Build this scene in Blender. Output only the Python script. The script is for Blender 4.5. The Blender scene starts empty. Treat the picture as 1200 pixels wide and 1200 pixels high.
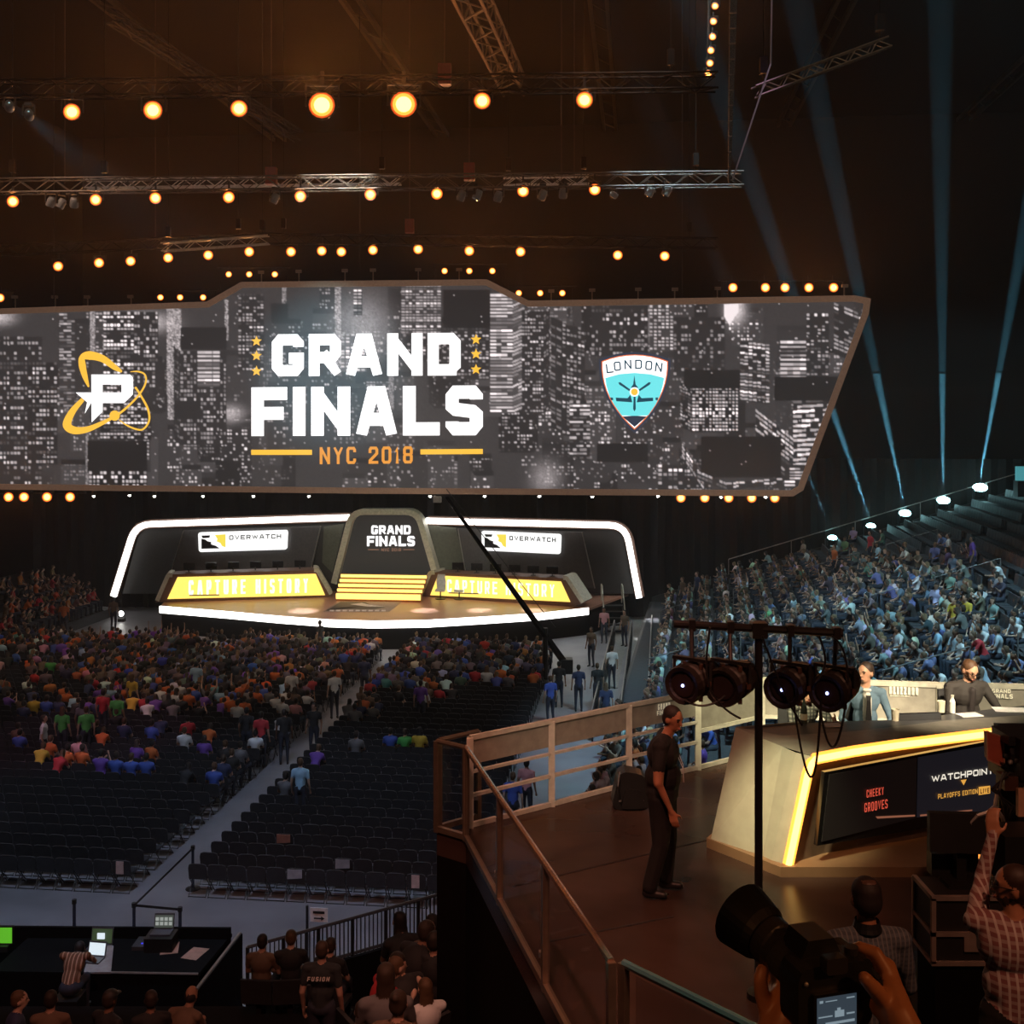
import bpy, math, random
import numpy as np
from mathutils import Vector, Matrix
random.seed(7)
rng = np.random.default_rng(11)
SC = bpy.context.scene
COL = SC.collection
PI = math.pi
R = math.radians
# ------------------------------------------------------------------ view
FOC, HC, HY = 1300.0, 11.0, 495.0          # focal length (px of 1200), camera height, horizon row
cam = bpy.data.cameras.new('camera')
camo = bpy.data.objects.new('camera', cam); COL.objects.link(camo)
camo.location = (0, 0, HC); camo.rotation_euler = (PI/2, 0, 0)
cam.lens = 36*FOC/1200; cam.sensor_width = 36; cam.shift_y = -(600-HY)/1200
cam.clip_start = .05; cam.clip_end = 400
SC.camera = camo
SC.view_settings.view_transform = 'Standard'
SC.view_settings.look = 'None'
SC.view_settings.exposure = 0
SC.view_settings.gamma = 1
SC.view_settings.use_curve_mapping = False
wd = bpy.data.worlds.new('world'); SC.world = wd; wd.use_nodes = True
wd.node_tree.nodes['Background'].inputs[0].default_value = (.010, .0078, .0062, 1)
wd.node_tree.nodes['Background'].inputs[1].default_value = 1.0
SC.cycles.max_bounces = 6; SC.cycles.volume_bounces = 0
SC.cycles.transparent_max_bounces = 12
SC.cycles.sample_clamp_indirect = 3

def px2(px, py, Y):
    return Vector(((px-600)/FOC*Y, Y, HC-(py-HY)/FOC*Y))
def atz(px, py, z):
    return px2(px, py, (HC-z)*FOC/(py-HY))
AR = R(6.4)
U = Vector((math.cos(AR), -math.sin(AR), 0)); V = Vector((math.sin(AR), math.cos(AR), 0)); Z = Vector((0, 0, 1))
def uv(u, v, z=0): return U*u+V*v+Z*z
def proj(p):
    s = FOC/p[1]
    return 600+p[0]*s, HY+(HC-p[2])*s, s
class Plane:
    """vertical plane through o with horizontal direction u"""
    def __init__(s, o, u):
        s.o = Vector(o); s.u = Vector(u).normalized(); s.n = Vector((-s.u.y, s.u.x, 0))   # n points away from the viewer
    def pt(s, px, py, d=0):
        r = Vector(((px-600)/FOC, 1, -(py-HY)/FOC)); c = Vector((0, 0, HC))
        t = (s.o-c).dot(s.n)/r.dot(s.n)
        return c+r*t+s.n*d

def spot(name, loc, tgt, e, col, ang, blend=.5, r=.15, parent=None):
    l = bpy.data.lights.new(name, 'SPOT'); l.energy = e; l.color = col; l.spot_size = R(ang); l.spot_blend = blend; l.shadow_soft_size = r
    o = bpy.data.objects.new(name, l); COL.objects.link(o)
    o.location = loc; o.rotation_euler = (Vector(tgt)-Vector(loc)).to_track_quat('-Z', 'Y').to_euler()
    if parent is not None:
        o.parent = parent; o.location = Vector(loc)-parent.location
    return o
# washes from the rig overhead (colour, aim and spread of each)
spot('wash_light', (-18, 20, 32), atz(95, 885, 0), 9000, (1, .42, .66), 13)
spot('wash_light', (-8, 16, 32), atz(230, 1030, 0), 13000, (.55, .70, 1), 36)
spot('wash_light', (-22, 36, 32), atz(250, 785, 0), 8000, (1, .62, .42), 40)
spot('wash_light', (6, 32, 32), atz(520, 780, 0), 6000, (.95, .74, .62), 34)
spot('wash_light', (12, 20, 33), px2(1040, 800, 34), 42000, (.45, .84, 1), 38)
spot('wash_light', (6, 38, 33), px2(880, 715, 50), 14000, (.66, .9, .95), 40)
spot('wash_light', px2(1000, -500, 28), px2(770, 860, 37), 6000, (.85, .55, 1), 20)
spot('wash_light', (-7, 42, 24), atz(440, 700, 1.4), 5200, (1, .9, .72), 44)
spot('wash_light', (-4, 43, 13.5), atz(450, 660, 4), 2600, (.95, 1, .85), 50)  # added unseen spot in mid-air, brightens the portal
spot('ambient_fill', (26, 12, 33), (5, 60, 8), 4000, (1, .82, .6), 130, 1, .5)  # added unseen fill, lifts the blacks of the whole hall
spot('ambient_fill', (-24, 8, 33), (-10, 60, 8), 3300, (1, .8, .62), 130, 1, .5)  # second added fill, from the left
# desk, railing, floor and near stand light, from unseen spots overhead
spot('desk_key_light', (1.0, 8.5, 11.6), (2.75, 11.4, 7.0), 2200, (1, .86, .5), 18, 1)
spot('desk_teal_light', (2.2, 8.0, 11.0), (2.9, 11.55, 7.62), 160, (.1, .9, .8), 5, .8)  # added for the teal highlight on the desk corner
spot('desk_key_light', (5.5, 8.5, 11.8), (4.9, 13.2, 7.9), 4800, (1, .8, .56), 22, .9)
spot('desk_key_light', (1.5, 9.5, 11.6), (3.6, 14.8, 7.2), 3400, (1, .88, .55), 26, .9)
spot('desk_key_light', (6.5, 9, 12.3), (6.3, 14.8, 7.3), 2600, (1, .86, .6), 26, .9)  # added to brighten the boards behind the desk
spot('desk_key_light', (0, 6, 12.2), (1.0, 13.4, 7.2), 520, (1, .84, .62), 20, .9)
spot('floor_wash_light', (-.5, 9.5, 15), (.4, 11.0, 6.5), 520, (1, .45, .28), 46)
spot('floor_wash_light', (3.0, 2.5, 14), (3.2, 7.2, 7.5), 560, (1, .42, .24), 50)  # unseen spot to brighten the crew and the road case
spot('near_stand_light', (-1, 2, 18), (-2.5, 13, 4), 2600, (1, .36, .24), 42)
spot('near_stand_light', (-6, 10, 17), (-5.5, 19, 1.2), 110, (1, .62, .4), 40)

# ------------------------------------------------------------------ materials
MATS = {}
def mat(name, col, rough=.6, metal=0, em=None, es=1.0, var=.15, scale=8, spec=.5, bump=0):
    if name in MATS: return MATS[name]
    m = bpy.data.materials.new(name); m.use_nodes = True; nt = m.node_tree
    b = nt.nodes['Principled BSDF']
    b.inputs['Roughness'].default_value = rough; b.inputs['Metallic'].default_value = metal
    b.inputs['Specular IOR Level'].default_value = spec
    b.inputs['Base Color'].default_value = (*col, 1)
    if var:
        tc = nt.nodes.new('ShaderNodeTexCoord'); n = nt.nodes.new('ShaderNodeTexNoise'); n.inputs['Scale'].default_value = scale; n.inputs['Detail'].default_value = 3
        nt.links.new(tc.outputs['Object'], n.inputs['Vector'])
        r = nt.nodes.new('ShaderNodeValToRGB')
        r.color_ramp.elements[0].position = .3; r.color_ramp.elements[1].position = .7
        r.color_ramp.elements[0].color = (*[c*(1-var) for c in col], 1); r.color_ramp.elements[1].color = (*[min(1, c*(1+var)) for c in col], 1)
        nt.links.new(n.outputs['Fac'], r.inputs['Fac']); nt.links.new(r.outputs['Color'], b.inputs['Base Color'])
        if bump:
            bp = nt.nodes.new('ShaderNodeBump'); bp.inputs['Strength'].default_value = bump; bp.inputs['Distance'].default_value = .02
            nt.links.new(n.outputs['Fac'], bp.inputs['Height']); nt.links.new(bp.outputs['Normal'], b.inputs['Normal'])
    if em is not None:
        b.inputs['Emission Color'].default_value = (*em, 1); b.inputs['Emission Strength'].default_value = es
    MATS[name] = m
    return m
def emis(name, col, s=1.0):
    return mat(name, (.02, .02, .02), .5, em=col, es=s, var=0)
def objcol_mat(name, rough=.8):
    if name in MATS: return MATS[name]
    m = bpy.data.materials.new(name); m.use_nodes = True; nt = m.node_tree; b = nt.nodes['Principled BSDF']
    oi = nt.nodes.new('ShaderNodeObjectInfo'); nt.links.new(oi.outputs['Color'], b.inputs['Base Color']); b.inputs['Roughness'].default_value = rough
    MATS[name] = m; return m
def random_mat(name, cols, rough=.7):
    m = bpy.data.materials.new(name); m.use_nodes = True; nt = m.node_tree; b = nt.nodes['Principled BSDF']
    oi = nt.nodes.new('ShaderNodeObjectInfo'); r = nt.nodes.new('ShaderNodeValToRGB'); r.color_ramp.interpolation = 'CONSTANT'
    for i, c in enumerate(cols):
        e = r.color_ramp.elements[i] if i < 2 else r.color_ramp.elements.new(.5)
        e.position = i/len(cols); e.color = (*c, 1)
    nt.links.new(oi.outputs['Random'], r.inputs['Fac']); nt.links.new(r.outputs['Color'], b.inputs['Base Color']); b.inputs['Roughness'].default_value = rough
    MATS[name] = m; return m
def attr_mat(name, emit=None, rough=.8):
    m = bpy.data.materials.new(name); m.use_nodes = True; nt = m.node_tree; b = nt.nodes['Principled BSDF']
    a = nt.nodes.new('ShaderNodeAttribute'); a.attribute_name = 'Col'; b.inputs['Roughness'].default_value = rough
    if emit:
        b.inputs['Base Color'].default_value = (.01, .01, .01, 1)
        nt.links.new(a.outputs['Color'], b.inputs['Emission Color']); b.inputs['Emission Strength'].default_value = emit
    else: nt.links.new(a.outputs['Color'], b.inputs['Base Color'])
    MATS[name] = m; return m
def check_mat(name, c1, c2, c3, scale):
    m = bpy.data.materials.new(name); m.use_nodes = True; nt = m.node_tree; b = nt.nodes['Principled BSDF']; b.inputs['Roughness'].default_value = .9
    tc = nt.nodes.new('ShaderNodeTexCoord'); sp = nt.nodes.new('ShaderNodeSeparateXYZ'); nt.links.new(tc.outputs['Object'], sp.inputs[0])
    def stripe(o, w):
        a = nt.nodes.new('ShaderNodeMath'); a.operation = 'MULTIPLY'; a.inputs[1].default_value = scale; nt.links.new(o, a.inputs[0])
        f = nt.nodes.new('ShaderNodeMath'); f.operation = 'FRACT'; nt.links.new(a.outputs[0], f.inputs[0])
        l = nt.nodes.new('ShaderNodeMath'); l.operation = 'LESS_THAN'; l.inputs[1].default_value = w; nt.links.new(f.outputs[0], l.inputs[0]); return l.outputs[0]
    def mix(fac, a, bcol):
        x = nt.nodes.new('ShaderNodeMix'); x.data_type = 'RGBA'; nt.links.new(fac, x.inputs[0])
        if isinstance(a, tuple): x.inputs[6].default_value = (*a, 1)
        else: nt.links.new(a, x.inputs[6])
        x.inputs[7].default_value = (*bcol, 1); return x.outputs[2]
    ax = nt.nodes.new('ShaderNodeMath'); ax.operation = 'ADD'; nt.links.new(sp.outputs[0], ax.inputs[0]); ax.inputs[1].default_value = 0
    o = c1
    if c2: o = mix(stripe(sp.outputs[2], .45), o, c2)
    if c3: o = mix(stripe(ax.outputs[0], .3), o, c3)
    nt.links.new(o, b.inputs['Base Color']); MATS[name] = m; return m

M_BLACK = mat('black_metal', (.018, .017, .017), .45, .2)
M_DRAPE = mat('black_drape', (.0055, .005, .005), .95, spec=.1)
M_SEAT = mat('chair_padding', (.03, .03, .033), .7, spec=.4)
M_CHAIRF = mat('chair_frame', (.05, .05, .055), .4, .5)
M_ALU = mat('aluminium', (.45, .43, .4), .35, .8)
M_WHITE = mat('painted_rail', (.62, .6, .5), .5)
M_PANEL = mat('grey_panel', (.34, .32, .27), .6)
M_OFFW = mat('white_paper', (.8, .8, .8), .7)
M_DESKM = mat('desk_laminate', (.2, .19, .16), .42)
M_DESKT = mat('desk_top', (.06, .062, .066), .4)
M_GLOSSK = mat('gloss_black', (.012, .012, .013), .2)
M_CONC = mat('concrete', (.22, .22, .24), .45, var=.22, scale=.6, bump=.1)
M_DECK = mat('platform_floor', (.06, .036, .028), .27, var=.3, scale=1.2, bump=.03, spec=.16)
M_BRONZE = mat('bronze_frame', (.22, .13, .08), .5, .3, em=(.30, .17, .11), es=.28)  # slight emission puts a lit tone into the frame
M_OLIVE = mat('olive_frame', (.68, .66, .52), .45, .2)
M_LEDW = emis('led_white', (1, .97, .93), 3.5)
M_LEDO = emis('led_orange', (1, .33, .04), 2.6)
M_LEDC = emis('led_orange_core', (1, .58, .16), 3.2)
M_LAMPO = emis('lamp_lens', (1, .40, .08), 8)
M_LAMPR = emis('lamp_reflector_halo', (1, .11, .012), .8)  # outer glow ring, imitates the orange bloom round a lamp
M_LAMPM = emis('lamp_glass_halo', (1, .30, .04), 2.2)  # inner glow ring, blends the lens into that bloom
M_RIGB = mat('rig_black', (.006, .006, .006), .6, spec=.1)
M_LAMPW = emis('white_lens', (1, .97, .9), 16)
M_LAMPCY = emis('cyan_lens', (.45, .95, 1), 14)
M_SCR = emis('screen_black', (.010, .010, .012), 1)
M_WTXT = emis('white_lettering', (1, .97, .97), 1.6)
M_YEL = emis('yellow_graphic', (1, .55, .06), 1.1)
M_ORTX = emis('orange_graphic', (1, .4, .06), .9)

# ------------------------------------------------------------------ mesh helpers
class MB:
    def __init__(s): s.v = []; s.f = []; s.m = []
    def add(s, vs, fs, mi=0):
        n = len(s.v); s.v += [tuple(v) for v in vs]; s.f += [tuple(i+n for i in f) for f in fs]; s.m += [mi]*len(fs); return s
    def box(s, c, sz, ax=None, mi=0):
        c = Vector(c); X, Y_, Z_ = ax or (Vector((1, 0, 0)), Vector((0, 1, 0)), Z)
        vs = [c+X*(a*sz[0]/2)+Y_*(b*sz[1]/2)+Z_*(d*sz[2]/2) for a in (-1, 1) for b in (-1, 1) for d in (-1, 1)]
        return s.add(vs, [(0, 1, 3, 2), (4, 6, 7, 5), (0, 4, 5, 1), (2, 3, 7, 6), (0, 2, 6, 4), (1, 5, 7, 3)], mi)
    def tube(s, p0, p1, r, n=6, r1=None, mi=0):
        p0 = Vector(p0); p1 = Vector(p1); d = (p1-p0).normalized(); a = d.orthogonal().normalized(); b = d.cross(a); r1 = r if r1 is None else r1
        vs = [p+(a*math.cos(2*PI*i/n)+b*math.sin(2*PI*i/n))*q for p, q in ((p0, r), (p1, r1)) for i in range(n)]
        return s.add(vs, [(i, (i+1) % n, n+(i+1) % n, n+i) for i in range(n)]+[tuple(range(n))[::-1], tuple(range(n, 2*n))], mi)
    def path(s, pts, r, n=6, mi=0):
        for a, b in zip(pts[:-1], pts[1:]): s.tube(a, b, r, n, mi=mi)
        return s
    def prism(s, pts, vec, mi=0):
        n = len(pts); vec = Vector(vec); pts = [Vector(p) for p in pts]
        vs = pts+[p+vec for p in pts]
        return s.add(vs, [tuple(range(n)), tuple(range(2*n-1, n-1, -1))]+[(i, n+i, n+(i+1) % n, (i+1) % n) for i in range(n)], mi)
    def quad(s, a, b, c, d, mi=0): return s.add([a, b, c, d], [(0, 1, 2, 3)], mi)
    def sphere(s, c, r, n=10, k=6, mi=0, sc=(1, 1, 1), M=None):
        vs = [Vector((0, 0, 1))]
        for j in range(1, k):
            t = PI*j/k
            for i in range(n): vs.append(Vector((math.sin(t)*math.cos(2*PI*i/n), math.sin(t)*math.sin(2*PI*i/n), math.cos(t))))
        vs.append(Vector((0, 0, -1)))
        vs = [Vector((v.x*r*sc[0], v.y*r*sc[1], v.z*r*sc[2])) for v in vs]
        if M is not None: vs = [M @ v for v in vs]
        vs = [v+Vector(c) for v in vs]
        fs = [(0, 1+i, 1+(i+1) % n) for i in range(n)]
        for j in range(k-2):
            for i in range(n):
                a = 1+j*n+i; b = 1+j*n+(i+1) % n; fs.append((a, a+n, b+n, b))
        L = len(vs)-1; fs += [(L, 1+(k-2)*n+(i+1) % n, 1+(k-2)*n+i) for i in range(n)]
        return s.add(vs, fs, mi)
    def lathe(s, prof, c, axis, n=20, mi=0):
        """prof: (radius, distance along axis)"""
        d = Vector(axis).normalized(); a = d.orthogonal().normalized(); b = d.cross(a); c = Vector(c)
        vs = [c+d*h+(a*math.cos(2*PI*i/n)+b*math.sin(2*PI*i/n))*max(r, 1e-4) for r, h in prof for i in range(n)]
        fs = [(j*n+i, j*n+(i+1) % n, (j+1)*n+(i+1) % n, (j+1)*n+i) for j in range(len(prof)-1) for i in range(n)]
        return s.add(vs, fs, mi)
    def build(s, name, m, parent=None, world=False, smooth=False):
        me = bpy.data.meshes.new(name); vs = s.v
        if world and parent is not None:
            q = Vector((0, 0, 0)); o = parent
            while o is not None: q += o.location; o = o.parent
            vs = [tuple(Vector(v)-q) for v in vs]
        me.from_pydata(vs, [], s.f)
        for x in (m if isinstance(m, (list, tuple)) else [m]): me.materials.append(x)
        if len(me.materials) > 1: me.polygons.foreach_set('material_index', s.m)
        if smooth: me.polygons.foreach_set('use_smooth', [True]*len(s.f))
        me.update()
        o = bpy.data.objects.new(name, me); COL.objects.link(o); o.parent = parent
        return o
def tag(o, label, cat, group=None, kind=None):
    o['label'] = label; o['category'] = cat
    if group: o['group'] = group
    if kind: o['kind'] = kind
    return o
def thing(name, label, cat, loc, rz=0, group=None):
    o = bpy.data.objects.new(name, None); COL.objects.link(o); o.location = loc; o.rotation_euler = (0, 0, rz); o.empty_display_size = .2
    return tag(o, label, cat, group)
def struct(name, mb, m, world=True):
    o = mb.build(name, m); o['kind'] = 'structure'; return o
def dup(root, loc, rz=None, label=None, group=None, cat=None):
    r = root.copy(); COL.objects.link(r); r.location = loc
    if rz is not None: r.rotation_euler = (0, 0, rz)
    if label: r['label'] = label
    if group: r['group'] = group
    if cat: r['category'] = cat
    for ch in list(root.children):
        c = ch.copy(); COL.objects.link(c); c.parent = r
        for g in ch.children:
            d = g.copy(); COL.objects.link(d); d.parent = c
    return r
# --- strokes and lettering
def stroke(pts, t, closed=False, clamp=None, ext=0):
    P = [Vector(p) for p in pts]; n = len(P)
    if ext and not closed:
        P[0] = P[0]+(P[0]-P[1]).normalized()*ext; P[-1] = P[-1]+(P[-1]-P[-2]).normalized()*ext
    L = []; Rr = []
    for i in range(n):
        a = P[i-1] if (i > 0 or closed) else None; b = P[(i+1) % n] if (i < n-1 or closed) else None
        d1 = (P[i]-a).normalized() if a is not None else None; d2 = (b-P[i]).normalized() if b is not None else None
        if d1 is None: d1 = d2
        if d2 is None: d2 = d1
        n1 = Vector((-d1.y, d1.x)); n2 = Vector((-d2.y, d2.x)); m = (n1+n2)
        m = m.normalized() if m.length > 1e-6 else n1
        k = min(2.2, 1/max(.2, m.dot(n1)))
        L.append(P[i]+m*(t/2*k)); Rr.append(P[i]-m*(t/2*k))
    if clamp:
        cl = lambda q: Vector((min(max(q.x, clamp[0]), clamp[1]), min(max(q.y, clamp[2]), clamp[3])))
        L = [cl(q) for q in L]; Rr = [cl(q) for q in Rr]
    out = []
    for i in range(n if closed else n-1):
        j = (i+1) % n; out.append((L[i], L[j], Rr[j], Rr[i]))
    return out
def rounded(pts, r, n=5, closed=True):
    out = []; N = len(pts)
    for i in range(N):
        p = Vector(pts[i])
        if not closed and i in (0, N-1): out.append(p); continue
        a = Vector(pts[i-1]); b = Vector(pts[(i+1) % N]); d1 = (a-p); d2 = (b-p); q = min(r, d1.length*.45, d2.length*.45)
        s_, e_ = p+d1.normalized()*q, p+d2.normalized()*q
        for k in range(n+1):
            t = k/n; out.append(s_*(1-t)**2+p*2*t*(1-t)+e_*t*t)
    return out
GL = {
 'A': [[(0, 0), (.36, 1), (.64, 1), (1, 0)], [(.17, .27), (.83, .27)]],
 'B': [[(0, 0), (0, 1), (.8, 1), (.95, .88), (.95, .62), (.8, .52), (0, .52)], [(.8, .52), (1, .4), (1, .12), (.85, 0), (0, 0)]],
 'C': [[(1, .72), (1, .88), (.85, 1), (.15, 1), (0, .88), (0, .12), (.15, 0), (.85, 0), (1, .12), (1, .28)]],
 'D': [[(0, 0), (0, 1), (.82, 1), (1, .86), (1, .14), (.82, 0)], [(.82, 0), (0, 0)]],
 'E': [[(1, 1), (0, 1), (0, 0), (1, 0)], [(0, .5), (.85, .5)]],
 'F': [[(1, 1), (0, 1), (0, 0)], [(0, .45), (.85, .45)]],
 'G': [[(1, .77), (1, .87), (.84, 1), (.16, 1), (0, .87), (0, .13), (.16, 0), (.84, 0), (1, .13), (1, .40), (.55, .40)]],
 'H': [[(0, 0), (0, 1)], [(1, 0), (1, 1)], [(0, .5), (1, .5)]],
 'I': [[(.5, 0), (.5, 1)]],
 'K': [[(0, 0), (0, 1)], [(1, 1), (.1, .48), (1, 0)]],
 'L': [[(0, 1), (0, 0), (1, 0)]],
 'M': [[(0, 0), (0, 1), (.5, .4), (1, 1), (1, 0)]],
 'N': [[(0, 0), (0, 1)], [(.03, .97), (.97, .03)], [(1, 0), (1, 1)]],
 'O': [[(.5, 1), (.16, 1), (0, .87), (0, .13), (.16, 0), (.84, 0), (1, .13), (1, .87), (.84, 1), (.5, 1)]],
 'P': [[(0, 0), (0, 1), (.84, 1), (1, .87), (1, .55), (.84, .4), (0, .4)]],
 'R': [[(0, 0), (0, 1), (.84, 1), (1, .87), (1, .56), (.84, .42), (0, .42)], [(.55, .42), (1, 0)]],
 'S': [[(1, .80), (1, .88), (.85, 1), (.15, 1), (0, .88), (0, .62), (.15, .53), (.85, .47), (1, .38), (1, .12), (.85, 0), (.15, 0), (0, .12), (0, .20)]],
 'T': [[(0, 1), (1, 1)], [(.5, 1), (.5, 0)]],
 'U': [[(0, 1), (0, .13), (.16, 0), (.84, 0), (1, .13), (1, 1)]],
 'V': [[(0, 1), (.5, 0), (1, 1)]],
 'W': [[(0, 1), (.25, 0), (.5, .8), (.75, 0), (1, 1)]],
 'Y': [[(0, 1), (.5, .5), (1, 1)], [(.5, .5), (.5, 0)]],
 'Z': [[(0, 1), (1, 1), (0, 0), (1, 0)]],
 '0': [[(.5, 1), (.16, 1), (0, .87), (0, .13), (.16, 0), (.84, 0), (1, .13), (1, .87), (.84, 1), (.5, 1)]],
 '1': [[(.1, .8), (.5, 1), (.5, 0)]],
 '2': [[(0, .75), (0, .88), (.15, 1), (.85, 1), (1, .88), (1, .62), (0, .12), (0, 0), (1, 0)]],
 '8': [[(.5, 1), (.15, 1), (0, .88), (0, .62), (.15, .52), (.85, .52), (1, .62), (1, .88), (.85, 1), (.5, 1)], [(.15, .52), (0, .4), (0, .12), (.15, 0), (.85, 0), (1, .12), (1, .4), (.85, .52)]],
}
GW = {'I': .0, '1': .5, 'M': 1.25, 'W': 1.45, ' ': .6, 'A': 1.12, 'N': 1.08, 'V': 1.1}
def lettering(mb, text, bl, br, tl, t=.22, gap=.16, mi=0, depth=None):
    """fits text in the parallelogram bl-br / bl-tl (3D points); t = stroke/height"""
    bl, br, tl = Vector(bl), Vector(br), Vector(tl); X = br-bl; Yv = tl-bl; h = Yv.length; asp = X.length/h
    base = [GW.get(c, 1.0) for c in text]
    # solve the unit letter width so that everything fits asp
    fixed = sum(t for c in text if c in 'I')+gap*(len(text)-1); var = sum(b for b, c in zip(base, text) if c != 'I')
    w = max(t*1.5, (asp-fixed)/max(var, .01)); x = 0
    for b, c in zip(base, text):
        cw = t if c == 'I' else b*w
        for poly in GL.get(c, []):
            pts = [(x+t/2+p[0]*max(cw-t, 0), t/2+p[1]*(1-t)) for p in poly]
            for q in stroke(pts, t, clamp=(x, x+cw, 0, 1), ext=0 if c in 'GSC' else t/2):
                mb.quad(*[bl+X*(v.x/asp)+Yv*v.y for v in q], mi=mi)
        x += cw+gap
    return mb
def plane_stroke(mb, pl, pts, t, depth, closed=False, d=0, mi=0, r=0, px=True):
    """band of width t (metres) along pixel points on the plane, extruded away by depth"""
    P3 = [pl.pt(*p, d) for p in pts]; o = P3[0]
    P2 = [((p-o).dot(pl.u), p.z-o.z) for p in P3]
    if r: P2 = rounded(P2, r, 5, closed)
    for q in stroke(P2, t, closed): mb.prism([o+pl.u*v.x+Z*v.y for v in q], pl.n*depth, mi)
    return mb
def evaluated(ob):
    dg = bpy.context.evaluated_depsgraph_get()
    return bpy.data.meshes.new_from_object(ob.evaluated_get(dg))
# ------------------------------------------------------------------ the hall
struct('floor', MB().box(uv(-5, 42, -.1), (110, 110, .2), (U, V, Z)), M_CONC)
struct('ceiling', MB().box(uv(0, 42, 34.3), (120, 115, .6), (U, V, Z)), mat('ceiling_paint', (.03, .026, .022), .9))
struct('wall_back', MB().box(uv(0, 86, 17), (120, .5, 34), (U, V, Z)), mat('wall_paint', (.02, .017, .015), .9))
struct('wall_left', MB().box(uv(-45, 42, 17), (.5, 100, 34), (U, V, Z)), mat('wall_paint', (.02, .017, .015)))
struct('wall_right', MB().box(uv(48, 42, 17), (.5, 100, 34), (U, V, Z)), mat('wall_paint', (.02, .017, .015)))
M_ROOF = mat('roof_steel', (.16, .12, .085), .6, .3)
for i in range(5):     # roof girders under the ceiling
    mb = MB(); u0 = -28+i*13
    for du in (-.45, .45):
        mb.box(uv(u0+du, 58, 33.3), (.22, 54, .3), (U, V, Z))
    for k in range(18):
        a = uv(u0-.45, 32+k*3, 33.3); b = uv(u0+.45, 33.5+k*3, 33.3); mb.tube(a, b, .06, 4)
    g = mb.build('roof_girder', M_ROOF)
    tag(g, 'twin-flanged steel roof girder under the dark ceiling, running away over the stage', 'girder', 'roof girders')
# pleated black drape behind the stage, under the video wall
mb = MB(); n = 150
for i in range(n):
    u0, u1 = -36+i*.4, -36+(i+1)*.4; a, b = (.18 if i % 2 else 0), (0 if i % 2 else .18)
    mb.quad(uv(u0, 63+a, 0), uv(u1, 63+b, 0), uv(u1, 63+b, 9), uv(u0, 63+a, 9))
tag(mb.build('stage_drape', mat('stage_drape', (.02, .017, .016), .95, spec=.1)), 'long pleated black drape hanging behind the stage under the video wall', 'curtain')

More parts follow.
